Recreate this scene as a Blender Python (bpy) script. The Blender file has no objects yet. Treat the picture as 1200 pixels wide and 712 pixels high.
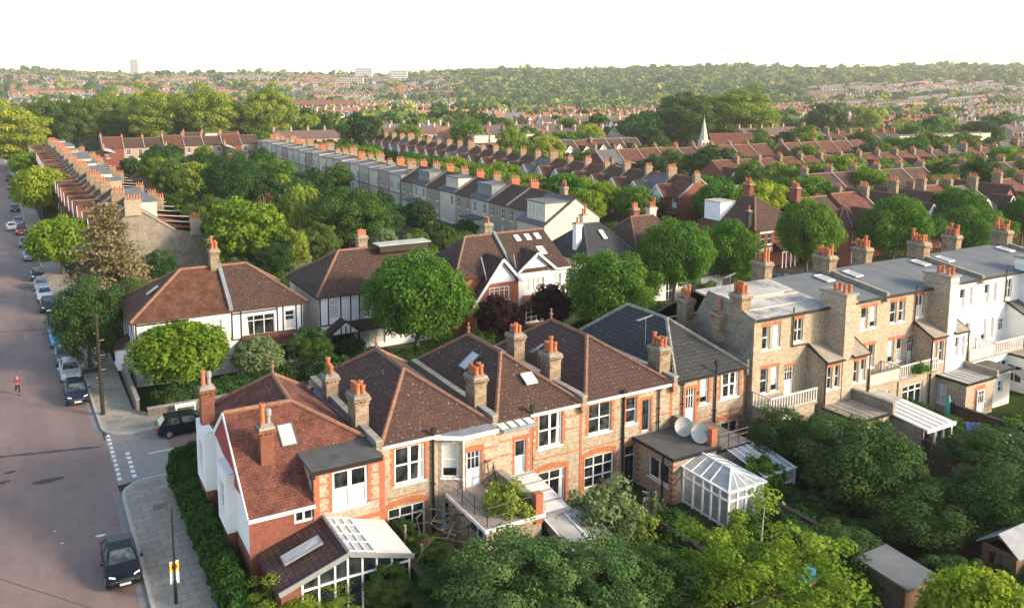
import bpy, math, random
import numpy as np
from mathutils import Vector, Matrix
S=bpy.context.scene; COL=S.collection
R=math.radians; PI=math.pi
rng=random.Random(7)
# ---------------------------------------------------------------- camera model (used to survey positions on the ground)
F_PX,CX,HOR,CAMH=980.,550.,100.,24.
PIT,YAW=R(7.0),R(28.4)
PCY=HOR+F_PX*math.tan(PIT)
FW=Vector((math.sin(YAW)*math.cos(PIT),math.cos(YAW)*math.cos(PIT),-math.sin(PIT)))
RT=Vector((math.cos(YAW),-math.sin(YAW),0)); UP=RT.cross(FW)
CAM=Vector((0,0,CAMH))
def smooth(a,b,x):
    t=min(1,max(0,(x-a)/(b-a))); return t*t*(3-2*t)
def terrain(x,y):
    d=y*math.cos(YAW)+x*math.sin(YAW); l=x*math.cos(YAW)-y*math.sin(YAW)
    a=l/max(d,60.)
    if d<420: return 0.0
    h=smooth(880,1950,d)*(46+9*smooth(0.05,0.4,a)+4*math.sin(a*9)+3*math.sin(a*23+1))
    h+=smooth(2000,3200,d)*14
    h+=smooth(420,700,d)*(2.2*math.sin(a*6+d*.004)-1.5)
    h+=8*smooth(0.25,.55,a)*smooth(650,1150,d)
    return h
def at(x,y,z=0.):
    d=FW*F_PX+RT*(x-CX)-UP*(y-PCY); t=(z-CAMH)/d.z if d.z<-1e-6 else 5000
    q=CAM+d*t
    if z==0 and (t<0 or math.hypot(q.x,q.y)>420):
        t=300/F_PX
        while t<6 and (CAM+d*t).z>terrain((CAM+d*t).x,(CAM+d*t).y): t+=.004
        q=CAM+d*t
    return q
def depth(p): return (Vector(p)-CAM).dot(FW)
# ---------------------------------------------------------------- mesh builder
class MB:
    def __init__(s): s.v=[];s.f=[];s.m=[];s.sm=[]
    def poly(s,pts,mi=0,sm=False):
        n=len(s.v); s.v+= [tuple(p) for p in pts]; s.f.append(tuple(range(n,n+len(pts)))); s.m.append(mi); s.sm.append(sm)
    def box(s,x0,y0,z0,x1,y1,z1,mi=0):
        if x0>x1:x0,x1=x1,x0
        if y0>y1:y0,y1=y1,y0
        if z0>z1:z0,z1=z1,z0
        a=[(x0,y0,z0),(x1,y0,z0),(x1,y1,z0),(x0,y1,z0),(x0,y0,z1),(x1,y0,z1),(x1,y1,z1),(x0,y1,z1)]
        for q in ((0,3,2,1),(4,5,6,7),(0,1,5,4),(1,2,6,5),(2,3,7,6),(3,0,4,7)): s.poly([a[i] for i in q],mi)
    def prism(s,base,z0,z1,mi=0,top=None):   # base: ccw list of (x,y)
        n=len(base)
        zt=(lambda x,y:z1) if not callable(z1) else z1
        s.poly([(x,y,zt(x,y)) for x,y in base],mi if top is None else top)
        s.poly([(x,y,z0) for x,y in reversed(base)],mi)
        for i in range(n):
            a,b=base[i],base[(i+1)%n]
            s.poly([(a[0],a[1],z0),(b[0],b[1],z0),(b[0],b[1],zt(*b)),(a[0],a[1],zt(*a))],mi)
    def slab(s,pts,th,mi=0,edge=None):       # planar polygon given thickness straight down
        n=len(pts); e=mi if edge is None else edge
        s.poly(pts,mi); lo=[(p[0],p[1],p[2]-th) for p in pts]; s.poly(lo[::-1],e)
        for i in range(n):
            j=(i+1)%n; s.poly([lo[i],lo[j],pts[j],pts[i]],e)
    def tube(s,p0,p1,r0,r1=None,n=8,mi=0,cap=True):
        r1=r0 if r1 is None else r1
        p0,p1=Vector(p0),Vector(p1); d=(p1-p0)
        if d.length<1e-6: return
        d.normalize(); a=d.orthogonal().normalized(); b=d.cross(a)
        A=[p0+(a*math.cos(2*PI*i/n)+b*math.sin(2*PI*i/n))*r0 for i in range(n)]
        B=[p1+(a*math.cos(2*PI*i/n)+b*math.sin(2*PI*i/n))*r1 for i in range(n)]
        for i in range(n):
            j=(i+1)%n; s.poly([A[i],A[j],B[j],B[i]],mi,True)
        if cap:
            s.poly(B,mi); s.poly(A[::-1],mi)
    def lathe(s,prof,cx=0,cy=0,n=12,mi=0):   # prof: (r,z)
        for (r0,z0),(r1,z1) in zip(prof,prof[1:]):
            for i in range(n):
                a,b=2*PI*i/n,2*PI*(i+1)/n
                q=[(cx+r0*math.cos(a),cy+r0*math.sin(a),z0),(cx+r0*math.cos(b),cy+r0*math.sin(b),z0),(cx+r1*math.cos(b),cy+r1*math.sin(b),z1),(cx+r1*math.cos(a),cy+r1*math.sin(a),z1)]
                if r0<1e-5: q=[q[0],q[2],q[3]]
                elif r1<1e-5: q=[q[0],q[1],q[2]]
                s.poly(q,mi,True)
    def bar(s,a,b,w,h,mi=0):                 # rectangular bar from a to b
        a,b=Vector(a),Vector(b); d=(b-a).normalized()
        u=Vector((0,0,1)).cross(d)
        u=u.normalized() if u.length>1e-4 else Vector((1,0,0))
        v=d.cross(u); P=[]
        for p in (a,b):
            P.append([p-u*w/2-v*h/2,p+u*w/2-v*h/2,p+u*w/2+v*h/2,p-u*w/2+v*h/2])
        A,B=P
        s.poly(A[::-1],mi); s.poly(B,mi)
        for i in range(4):
            j=(i+1)%4; s.poly([A[i],A[j],B[j],B[i]],mi)
    def mesh(s,name,mats,smooth_all=False):
        me=bpy.data.meshes.new(name)
        me.from_pydata([tuple(v) for v in s.v],[],s.f)
        if not isinstance(mats,(list,tuple)): mats=[mats]
        for m in mats: me.materials.append(M[m] if isinstance(m,str) else m)
        me.polygons.foreach_set('material_index',s.m)
        me.polygons.foreach_set('use_smooth',[True]*len(s.f) if smooth_all else s.sm)
        uv=me.uv_layers.new(name='UVMap'); buf=[]
        for f in s.f:
            p0,p1,p2=(s.v[f[0]],s.v[f[1]],s.v[f[2]])
            ax,ay,az=p1[0]-p0[0],p1[1]-p0[1],p1[2]-p0[2]; bx,by,bz=p2[0]-p0[0],p2[1]-p0[1],p2[2]-p0[2]
            nx,ny,nz=ay*bz-az*by,az*bx-ax*bz,ax*by-ay*bx
            l=math.hypot(nx,ny); L=math.sqrt(nx*nx+ny*ny+nz*nz) or 1
            if l/L<1e-3: t=(1,0,0); q=(0,1,0)
            else:
                t=(-ny/l,nx/l,0); nx,ny,nz=nx/L,ny/L,nz/L
                q=(ny*t[2]-nz*t[1],nz*t[0]-nx*t[2],nx*t[1]-ny*t[0])
            for i in f:
                p=s.v[i]; buf+= [p[0]*t[0]+p[1]*t[1],p[0]*q[0]+p[1]*q[1]+p[2]*q[2]]
        uv.data.foreach_set('uv',buf)
        me.update(); return me
def link(name,me,parent=None,loc=(0,0,0),rz=0,sc=None):
    o=bpy.data.objects.new(name,me); COL.objects.link(o); o.location=loc; o.rotation_euler=(0,0,rz)
    if parent is not None: o.parent=parent
    if sc is not None: o.scale=(sc,sc,sc) if not isinstance(sc,(tuple,list)) else sc
    return o
def tag(o,label,cat,group=None):
    o['label']=label; o['category']=cat
    if group: o['group']=group
    return o
def thing(name,label,cat,loc=(0,0,0),rz=0,group=None):
    return tag(link(name,None,None,loc,rz),label,cat,group)
def struct(name,mb,m,kind='structure'):
    o=link(name,mb.mesh(name,m)); o['kind']=kind; return o
CH={}
def kids(o): return CH.get(o.name) or list(o.children)
def copy_tree(o,parent=None):
    c=o.copy(); COL.objects.link(c)
    if parent is not None: c.parent=parent
    for k in list(o.children): copy_tree(k,c)
    return c
def place(o,loc,rz=0,label=None,group=None,sc=None):
    c=copy_tree(o); c.location=loc; c.rotation_euler=(0,0,rz)
    if label: c['label']=label
    if group: c['group']=group
    if sc: c.scale=(sc,sc,sc) if not isinstance(sc,(tuple,list)) else sc
    return c
SUN_E,SUN_A,SKY_E,EXPO,HAZE=2.1,9.0,.15,1.55,.00015
# ---------------------------------------------------------------- materials
M={}
def new_mat(name):
    m=bpy.data.materials.new(name); m.use_nodes=True; M[name]=m
    nt=m.node_tree; b=nt.nodes['Principled BSDF']; return m,nt,b
def N(nt,t,**k):
    n=nt.nodes.new(t)
    for a,v in k.items():
        if a.startswith('i_'): n.inputs[a[2:].replace('_',' ')].default_value=v
        else: setattr(n,a,v)
    return n
def c4(c): return (c[0],c[1],c[2],1)
def uvs(nt,coord='UV'):
    return N(nt,'ShaderNodeTexCoord').outputs[coord]
def ramp(nt,fac,stops):
    r=N(nt,'ShaderNodeValToRGB'); e=r.color_ramp.elements
    e[0].position,e[0].color=stops[0][0],c4(stops[0][1]); e[1].position,e[1].color=stops[-1][0],c4(stops[-1][1])
    for p,c in stops[1:-1]:
        x=e.new(p); x.color=c4(c)
    nt.links.new(fac,r.inputs[0]); return r.outputs[0]
def noise(nt,vec,scale,detail=3,rough=.6):
    n=N(nt,'ShaderNodeTexNoise'); n.inputs['Scale'].default_value=scale; n.inputs['Detail'].default_value=detail; n.inputs['Roughness'].default_value=rough
    nt.links.new(vec,n.inputs['Vector']); return n.outputs['Fac']
def mix(nt,a,b,fac,mode='MIX'):
    x=N(nt,'ShaderNodeMix',data_type='RGBA',blend_type=mode)
    for s,v in (('Factor',fac),('A',a),('B',b)):
        i=[q for q in x.inputs if q.name==s and (q.type=='RGBA' if s!='Factor' else q.type=='VALUE')][0]
        if hasattr(v,'is_linked'): nt.links.new(v,i)
        else: i.default_value=v if s=='Factor' else c4(v)
    return [q for q in x.outputs if q.type=='RGBA'][0]
def bump(nt,b,h,strength=.4,dist=.02):
    n=N(nt,'ShaderNodeBump'); n.inputs['Strength'].default_value=strength; n.inputs['Distance'].default_value=dist
    nt.links.new(h,n.inputs['Height']); nt.links.new(n.outputs[0],b.inputs['Normal'])
def objrand(nt,col,amt=.12,hue=.02):
    i=N(nt,'ShaderNodeObjectInfo'); h=N(nt,'ShaderNodeHueSaturation'); mr=N(nt,'ShaderNodeMapRange')
    nt.links.new(i.outputs['Random'],mr.inputs[0]); mr.inputs[3].default_value=1-amt; mr.inputs[4].default_value=1+amt
    nt.links.new(mr.outputs[0],h.inputs['Value'])
    m2=N(nt,'ShaderNodeMath',operation='MULTIPLY_ADD'); nt.links.new(i.outputs['Random'],m2.inputs[0]); m2.inputs[1].default_value=-2*hue; m2.inputs[2].default_value=.5+hue
    nt.links.new(m2.outputs[0],h.inputs['Hue']); nt.links.new(col,h.inputs['Color']); return h.outputs[0]
def plain(name,c,rough=.6,metal=0,var=.12,scale=3.,spec=.4,coord='Object'):
    m,nt,b=new_mat(name); v=uvs(nt,coord)
    f=noise(nt,v,scale,4); d=tuple(x*(1-var) for x in c); l=tuple(min(1,x*(1+var)) for x in c)
    nt.links.new(ramp(nt,f,[(.3,d),(.7,l)]),b.inputs['Base Color'])
    b.inputs['Roughness'].default_value=rough; b.inputs['Metallic'].default_value=metal; b.inputs['Specular IOR Level'].default_value=spec
    return m
def bricks(name,c1,c2,mortar,bw=.225,rh=.075,ms=.011,stain=(.5,.5,.5),spk=None,rough=.9,bstr=.25,off=.5,amt=.35,rnd=.08,big=.35):
    m,nt,b=new_mat(name); v=uvs(nt)
    t=N(nt,'ShaderNodeTexBrick',offset=off); nt.links.new(v,t.inputs['Vector'])
    for k,x in (('Scale',1),('Mortar Size',ms),('Brick Width',bw),('Row Height',rh),('Bias',0)): t.inputs[k].default_value=x
    t.inputs['Color1'].default_value=c4(c1); t.inputs['Color2'].default_value=c4(c2); t.inputs['Mortar'].default_value=c4(mortar)
    f=noise(nt,v,1.1,5,.7); r=ramp(nt,f,[(.35,stain),(.62,(1,1,1))])
    col=mix(nt,t.outputs['Color'],r,amt,'MULTIPLY')
    f2=noise(nt,v,5.5,3,.7); r2=ramp(nt,f2,[(.3,(1-big,)*3),(.7,(1+big*.5,)*3)])
    col=mix(nt,col,r2,.8,'MULTIPLY')
    if spk:
        f3=noise(nt,v,7.,2,.5); r3=ramp(nt,f3,[(spk[1],(0,0,0)),(spk[1]+.05,(1,1,1))])
        col=mix(nt,col,spk[0],r3)
    nt.links.new(objrand(nt,col,rnd,.008),b.inputs['Base Color'])
    b.inputs['Roughness'].default_value=rough; b.inputs['Specular IOR Level'].default_value=.25
    bump(nt,b,t.outputs['Fac'],-bstr,.02)
    if name[:4]=='tile':
        n2=N(nt,'ShaderNodeBump'); n2.inputs['Strength'].default_value=.55; n2.inputs['Distance'].default_value=.09
        nt.links.new(noise(nt,v,.9,4,.6),n2.inputs['Height']); nt.links.new(n2.outputs[0],b.inputs['Normal'].links[0].from_node.inputs['Normal'])
    return m
bricks('stock_brick',(.50,.40,.29),(.37,.28,.20),(.46,.41,.34),stain=(.55,.47,.42),big=.6)
bricks('old_brick',(.36,.31,.24),(.25,.21,.165),(.30,.27,.23),stain=(.45,.43,.42),amt=.6)
bricks('red_brick',(.27,.070,.042),(.19,.052,.034),(.22,.13,.10),stain=(.6,.55,.5))
bricks('orange_brick',(.50,.125,.045),(.40,.092,.036),(.42,.22,.15),stain=(.75,.7,.65),rnd=.03)
bricks('chimney_brick',(.40,.29,.19),(.28,.20,.13),(.33,.29,.24),stain=(.42,.37,.33),amt=.75,big=.6)
bricks('tile_brown',(.105,.056,.042),(.072,.042,.034),(.038,.026,.022),bw=.30,rh=.26,ms=.016,stain=(.7,.6,.55),spk=((.40,.36,.31),.66),rough=.85,bstr=.6,rnd=.1)
bricks('tile_red',(.215,.085,.052),(.14,.058,.042),(.09,.04,.03),bw=.2,rh=.16,ms=.014,stain=(.36,.36,.30),spk=((.34,.26,.16),.70),rough=.85,bstr=.6,amt=.85,rnd=.12)
bricks('tile_plum',(.12,.06,.052),(.085,.045,.04),(.045,.03,.03),bw=.30,rh=.30,ms=.03,stain=(.7,.65,.6),spk=((.42,.39,.36),.69),rough=.85,bstr=.7,off=0)
bricks('tile_slate',(.060,.064,.068),(.042,.045,.05),(.022,.024,.026),bw=.30,rh=.30,ms=.03,stain=(.7,.7,.7),spk=((.45,.45,.43),.70),rough=.75,bstr=.7,off=0)
bricks('slate',(.14,.14,.145),(.10,.10,.11),(.06,.06,.065),bw=.25,rh=.2,ms=.008,stain=(.6,.58,.55),rough=.6,bstr=.4,rnd=.18)
bricks('tile_orange',(.36,.13,.065),(.26,.09,.05),(.14,.06,.04),bw=.2,rh=.16,ms=.014,stain=(.65,.6,.5),rough=.85,bstr=.5,rnd=.16)
bricks('paving',(.42,.365,.29),(.355,.31,.25),(.20,.175,.14),bw=.9,rh=.6,ms=.018,stain=(.65,.63,.6),rough=.85,bstr=.3,amt=.5,rnd=0,big=.18)
bricks('setts',(.36,.335,.30),(.30,.28,.25),(.20,.185,.165),bw=.22,rh=.11,ms=.014,stain=(.7,.7,.7),rough=.8,bstr=.3,rnd=0)
bricks('fence_wood',(.16,.10,.065),(.11,.07,.045),(.04,.028,.02),bw=3,rh=.15,ms=.012,stain=(.6,.6,.6),rough=.85,rnd=.05)
bricks('timber_cladding',(.20,.115,.07),(.15,.085,.055),(.05,.03,.02),bw=4,rh=.14,ms=.012,stain=(.6,.6,.6),rough=.85,rnd=.05)
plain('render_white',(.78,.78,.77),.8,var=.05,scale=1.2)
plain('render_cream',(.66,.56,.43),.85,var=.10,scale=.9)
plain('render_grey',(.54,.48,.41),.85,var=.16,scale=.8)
plain('pebbledash',(.56,.49,.41),.9,var=.14,scale=1.5)
plain('paint_white',(.82,.82,.81),.4,var=.03)
plain('paint_black',(.018,.018,.02),.4,var=.2)
plain('timber_dark',(.025,.02,.018),.6,var=.2)
plain('paint_red',(.33,.035,.03),.6,var=.15,scale=2)
plain('door_pale',(.60,.65,.70),.45,var=.05)
plain('concrete',(.36,.33,.29),.85,var=.2,scale=2)
plain('coping',(.27,.25,.215),.9,var=.3,scale=2.5)
plain('lead',(.20,.215,.23),.55,var=.22,scale=1.2)
plain('felt_dark',(.085,.085,.082),.8,var=.25,scale=1.2)
plain('felt_grey',(.125,.135,.14),.75,var=.18,scale=.7)
plain('felt_pale',(.40,.385,.35),.75,var=.2,scale=.9)
plain('felt_tan',(.27,.235,.195),.8,var=.2,scale=1)
plain('roof_white',(.62,.60,.57),.5,var=.12,scale=1.5)
plain('terracotta',(.42,.14,.065),.8,var=.25,scale=4)
plain('ridge_clay',(.22,.115,.075),.85,var=.25,scale=3)
plain('asphalt',(.05,.05,.05),.9)
plain('kerbstone',(.42,.38,.32),.85,var=.12,scale=2)
plain('line_white',(.72,.71,.68),.7,var=.12,scale=6)
plain('metal_grey',(.33,.34,.35),.45,.4,var=.1)
plain('iron_rust',(.03,.02,.014),.7,.1,var=.5,scale=6)
plain('dish_grey',(.50,.49,.46),.5,var=.06)
plain('soil',(.055,.04,.028),.95,var=.3,scale=2)
plain('tyre',(.015,.015,.015),.8)
plain('rim',(.45,.46,.48),.3,.8)
plain('plastic_dark',(.02,.021,.023),.5)
plain('plate_white',(.75,.75,.72),.5,var=.03)
plain('tail_red',(.35,.01,.01),.25)
plain('head_glass',(.75,.77,.8),.12,var=.03)
plain('skin',(.50,.29,.20),.6)
plain('hair',(.05,.03,.02),.7)
plain('cloth_pink',(.26,.025,.07),.85,var=.15)
plain('cloth_dark',(.018,.018,.022),.85)
plain('tarp_blue',(.02,.20,.42),.6)
plain('board_blue',(.015,.07,.33),.5)
plain('cloth_teal',(.08,.42,.40),.8)
plain('sign_yellow',(.75,.48,.03),.5)
plain('flower_white',(.75,.72,.66),.7)
plain('flower_pink',(.5,.25,.5),.7)
plain('blossom_peach',(.5,.36,.2),.7)
plain('curtain',(.55,.55,.53),.6,var=.12,scale=9)
plain('bark',(.11,.085,.065),.95,var=.3,scale=6)
plain('bark_pale',(.33,.26,.19),.9,var=.25,scale=6)
for nm_,c_ in (('car_navy',(.012,.022,.045)),('car_black',(.008,.012,.017)),('car_silver',(.42,.44,.46)),('car_white',(.74,.75,.76)),('car_blue',(.05,.30,.50)),('car_grey',(.10,.115,.13)),('car_red',(.30,.03,.03)),('car_steel',(.20,.26,.33))):
    m,nt,b=new_mat(nm_); b.inputs['Base Color'].default_value=c4(c_); b.inputs['Roughness'].default_value=.28; b.inputs['Metallic'].default_value=.25
    b.inputs['Coat Weight'].default_value=.18; b.inputs['Coat Roughness'].default_value=.05; b.inputs['Specular IOR Level'].default_value=.16
    f=noise(nt,uvs(nt,'Object'),2.2,3); nt.links.new(ramp(nt,f,[(.3,tuple(x*.9 for x in c_)),(.7,tuple(x*1.1 for x in c_))]),b.inputs['Base Color'])
m,nt,b=new_mat('glass')
f=noise(nt,uvs(nt,'Object'),1.3,2); nt.links.new(ramp(nt,f,[(.38,(.006,.008,.010)),(.66,(.045,.055,.06))]),b.inputs['Base Color'])
b.inputs['Roughness'].default_value=.06; b.inputs['Specular IOR Level'].default_value=.6
m,nt,b=new_mat('car_glass'); b.inputs['Roughness'].default_value=.05; b.inputs['Specular IOR Level'].default_value=.7
f=noise(nt,uvs(nt,'Object'),1.6,2); nt.links.new(ramp(nt,f,[(.4,(.02,.028,.03)),(.6,(.10,.13,.135))]),b.inputs['Base Color'])
m,nt,b=new_mat('clear_glass'); b.inputs['Base Color'].default_value=(.75,.85,.85,1); b.inputs['Roughness'].default_value=.05
b.inputs['Alpha'].default_value=.35
f=noise(nt,uvs(nt,'Object'),2,2); nt.links.new(ramp(nt,f,[(.3,(.6,.68,.68)),(.7,(.85,.9,.9))]),b.inputs['Base Color'])
# road: worn purple-grey asphalt
m,nt,b=new_mat('road_surface'); v=uvs(nt,'Object')
mp=N(nt,'ShaderNodeMapping'); mp.inputs['Scale'].default_value=(1,.16,1); nt.links.new(v,mp.inputs[0])
f=noise(nt,mp.outputs[0],.55,5,.65); col=ramp(nt,f,[(.3,(.180,.123,.106)),(.55,(.222,.153,.132)),(.75,(.258,.185,.160))])
f2=noise(nt,v,22,3,.8); col=mix(nt,col,ramp(nt,f2,[(.3,(.78,.78,.78)),(.7,(1.15,1.15,1.15))]),.7,'MULTIPLY')
f4=noise(nt,v,.9,6,.75); col=mix(nt,col,ramp(nt,f4,[(.33,(.82,.81,.80)),(.5,(1,1,1)),(.7,(1.1,1.09,1.07))]),.7,'MULTIPLY')
f3=noise(nt,v,1.7,2,.5); col=mix(nt,col,(.085,.075,.072),ramp(nt,f3,[(.74,(0,0,0)),(.80,(.35,.35,.35))]))
nt.links.new(col,b.inputs['Base Color']); b.inputs['Roughness'].default_value=.85; bump(nt,b,f2,.3,.01)
def patchy(name,stops,sc,sc2=30,rough=.95):
    m,nt,b=new_mat(name); v=uvs(nt,'Object'); f=noise(nt,v,sc,6,.7); col=ramp(nt,f,stops)
    g=noise(nt,v,sc2,3,.8); col=mix(nt,col,ramp(nt,g,[(.3,(.6,.6,.6)),(.7,(1.3,1.3,1.3))]),.8,'MULTIPLY')
    nt.links.new(col,b.inputs['Base Color']); b.inputs['Roughness'].default_value=rough; b.inputs['Specular IOR Level'].default_value=.1
    bump(nt,b,g,.6,.05)
patchy('ground_mix',[(.3,(.045,.065,.025)),(.5,(.06,.055,.035)),(.7,(.10,.085,.065))],.05,3)
patchy('roof_patched',[(.35,(.20,.20,.195)),(.5,(.38,.37,.345)),(.65,(.50,.485,.45))],.7,6,.7)
patchy('rubble',[(.3,(.10,.09,.075)),(.7,(.24,.215,.18))],3.5,9)
patchy('lawn',[(.3,(.018,.04,.012)),(.6,(.035,.07,.018)),(.75,(.06,.065,.03))],.35,25)
patchy('asphalt_patch',[(.3,(.07,.065,.062)),(.7,(.10,.092,.088))],.8,20)
patchy('grey_patch',[(.3,(.20,.195,.185)),(.7,(.26,.25,.235))],.8,20)
# foliage: light and dark leaves, tint per tree
def leafmat(name,a,b_,tr=.35,amt=.18,hue=.02):
    m,nt,b=new_mat(name); at_=N(nt,'ShaderNodeAttribute',attribute_name='rnd')
    col=objrand(nt,ramp(nt,at_.outputs['Fac'],[(0,a),(1,b_)]),amt,hue)
    nt.links.new(col,b.inputs['Base Color']); b.inputs['Roughness'].default_value=.65; b.inputs['Specular IOR Level'].default_value=.10
    t=N(nt,'ShaderNodeBsdfTranslucent'); h=N(nt,'ShaderNodeHueSaturation'); h.inputs['Saturation'].default_value=1.1; h.inputs['Value'].default_value=1.3
    nt.links.new(col,h.inputs['Color']); nt.links.new(h.outputs[0],t.inputs[0])
    x=N(nt,'ShaderNodeMixShader'); x.inputs[0].default_value=tr
    nt.links.new(b.outputs[0],x.inputs[1]); nt.links.new(t.outputs[0],x.inputs[2])
    nt.links.new(x.outputs[0],nt.nodes['Material Output'].inputs[0])
leafmat('leaf_plane',(.038,.115,.018),(.12,.25,.035))
leafmat('leaf_mid',(.045,.105,.024),(.13,.205,.045))
leafmat('leaf_dark',(.020,.064,.018),(.058,.128,.034))
leafmat('leaf_lime',(.10,.19,.018),(.28,.36,.045))
leafmat('leaf_yellow',(.11,.19,.028),(.33,.39,.07))
leafmat('leaf_olive',(.13,.135,.06),(.33,.28,.14),.25)
leafmat('leaf_sage',(.13,.19,.07),(.27,.32,.14),.25)
leafmat('leaf_purple',(.018,.008,.010),(.05,.018,.022),.15)
leafmat('leaf_red',(.07,.012,.015),(.13,.03,.03),.2)
leafmat('leaf_hedge',(.016,.062,.012),(.05,.135,.022),.2)
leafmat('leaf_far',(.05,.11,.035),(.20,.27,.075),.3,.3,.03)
leafmat('leaf_sunlit',(.13,.18,.04),(.34,.36,.10),.3,.3,.02)  # yellow low sun on the far crowns, put into the leaf colour
leafmat('leaf_teal',(.036,.100,.030),(.105,.195,.06),.3)
leafmat('petal',(.7,.68,.62),(.8,.78,.74),.2,.02,0)
leafmat('leaf_rust',(.22,.10,.03),(.36,.20,.06),.3)
# ---------------------------------------------------------------- foliage
def leaf_arrays(pts,nrm,leaf,g):
    n=len(pts); nr=nrm+g.normal(0,.45,(n,3)); nr/=np.linalg.norm(nr,axis=1)[:,None]+1e-9
    a=g.normal(0,1,(n,3)); t=np.cross(nr,a); t/=np.linalg.norm(t,axis=1)[:,None]+1e-9; b=np.cross(nr,t)
    L=(leaf*g.uniform(.65,1.35,n))[:,None]; W=L*g.uniform(.5,.8,n)[:,None]
    V=np.stack([pts-t*L,pts+b*W+nr*L*.12,pts+t*L,pts-b*W+nr*L*.12],1).reshape(-1,3)
    return V
def quads_mesh(name,V,mats,rnd=None,mi=None):
    n=len(V)//4; me=bpy.data.meshes.new(name)
    me.vertices.add(len(V)); me.vertices.foreach_set('co',V.astype(np.float32).ravel())
    me.loops.add(n*4); me.loops.foreach_set('vertex_index',np.arange(n*4,dtype=np.int32))
    me.polygons.add(n); me.polygons.foreach_set('loop_start',np.arange(0,n*4,4,dtype=np.int32))
    for m in mats: me.materials.append(M[m])
    if mi is not None: me.polygons.foreach_set('material_index',mi.astype(np.int32))
    if rnd is not None:
        a=me.attributes.new('rnd','FLOAT','FACE'); a.data.foreach_set('value',rnd.astype(np.float32))
    me.update(calc_edges=True); return me
def clump_points(cl,rc,n,g,up=.25,inner=.55):
    k=len(cl); i=g.integers(0,k,n); d=g.normal(0,1,(n,3)); d/=np.linalg.norm(d,axis=1)[:,None]
    d[:,2]=np.where((d[:,2]<-.35)&(g.random(n)<.6),-d[:,2],d[:,2])
    r=(rc[i] if hasattr(rc,'__len__') else rc)*g.uniform(inner,1.05,n)
    p=cl[i]+d*r[:,None]*np.array([1,1,.85]); nr=d.copy(); nr[:,2]+=up
    return p,nr,i
def crown(name,mat,cz,rx,rz,k,rc,n,leaf,seed,fill=.0,flat=0,egg=0,extra=None,jit=.12,up=.25):
    g=np.random.default_rng(seed)
    d=g.normal(0,1,(k,3)); d/=np.linalg.norm(d,axis=1)[:,None]
    # even spread on the sphere
    for _ in range(12):
        df=d[:,None]-d[None]; q=(df**2).sum(2)+np.eye(k); d=d+.5*(df/q[...,None]**1.5).sum(1)/k; d/=np.linalg.norm(d,axis=1)[:,None]
    rad=1-rc/rx*.75; rr=rad*(1+g.normal(0,jit,k))
    ins=g.random(k)<fill; rr=np.where(ins,rr*g.uniform(.2,.75,k),rr)
    c=d*rr[:,None]; c[:,2]=np.where(c[:,2]<0,c[:,2]*(1-flat),c[:,2])
    s=1-egg*c[:,2]; c[:,0]*=s; c[:,1]*=s
    c=c*np.array([rx,rx,rz])+np.array([0,0,cz])
    if extra is not None: c=np.concatenate([c,np.array(extra,float)])
    rcs=rc*g.uniform(.7,1.3,len(c))
    p,nr,i=clump_points(c,rcs,n,g,up)
    tint=g.uniform(0,1,len(c))[i]; rnd=np.clip(.55*g.random(n)+.45*tint,0,1)
    return quads_mesh(name,leaf_arrays(p,nr,leaf,g),[mat],rnd),c
def trunk_mesh(name,mat,h,r,limbs,seed,hb=None):
    g=random.Random(seed); b=MB(); hb=hb or h*.6
    prev=Vector((0,0,-.2)); rr=r*1.25; segs=4; pts=[prev]
    for i in range(1,segs+1):
        q=Vector((g.uniform(-1,1)*r*.5,g.uniform(-1,1)*r*.5,h*i/segs)); r2=r*(1-.6*i/segs)
        b.tube(prev,q,rr,r2,9,0,False); prev=q; rr=r2; pts.append(q)
    for L in limbs:
        L=Vector(L); z=hb+ (h-hb)*g.random()*.7; s=Vector((0,0,z)); m=(s+L)*.5+Vector((0,0,-.08*L.length*g.random()))+Vector((g.uniform(-.3,.3),g.uniform(-.3,.3),0))
        b.tube(s,m,r*.42,r*.26,6,0,False); b.tube(m,L,r*.26,r*.07,6,0,False)
    return b.mesh(name,[mat])
PROTO={}
def tree_proto(key,name,cmat,H,rx,rz,cz,k,rc,n,leaf,seed,trunk_r=.2,bark='bark',limbs=14,parts=('trunk','crown'),**kw):
    cm,c=crown(key+'_crown',cmat,cz,rx,rz,k,rc,n,leaf,seed,**kw)
    g=random.Random(seed); ids=g.sample(range(len(c)),min(limbs,len(c)))
    tm=trunk_mesh(key+'_trunk',bark,cz+rz*.2,trunk_r,[c[i] for i in ids],seed,hb=max(.3,cz-rz*.8))
    PROTO[key]=(name,tm,cm,rx,H,parts)
def put_tree(key,loc,label,cat='tree',group=None,sc=1,rz=None,name=None):
    nm,tm,cm,rx,H,parts=PROTO[key]
    t=thing(name or nm,label,cat,loc,rng.uniform(0,6.28) if rz is None else rz,group)
    t.scale=(sc,sc,sc) if not isinstance(sc,(tuple,list)) else sc
    link(parts[0],tm,t); link(parts[1],cm,t); return t
def px_tree(key,x,yb,w,ytop,label,cat='tree',group=None,name=None,zb=0.,rz=None):
    """tree standing on the ground point seen at (x, yb); crown width w and top ytop as surveyed in the photograph"""
    p=at(x,yb); dd=depth(p)
    nm,tm,cm,rx,H,parts=PROTO[key]
    wid=w*dd/F_PX
    q=CAM+(p-CAM)  # height from the top ray at the same distance
    d=FW*F_PX+RT*(x-CX)-UP*(ytop-PCY); hd=math.hypot(p.x,p.y); hd+=wid*.32 if yb>520 else wid*.12; t=hd/math.hypot(d.x,d.y); h=CAMH+d.z*t-p.z
    return put_tree(key,p,label,cat,group,(wid/2/rx,wid/2/rx,h/H),rz,name)
tree_proto('round_a','street_tree','leaf_plane',7.6,4.0,3.1,4.6,95,.95,30000,.12,1,.22,flat=.15,jit=.09)
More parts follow.
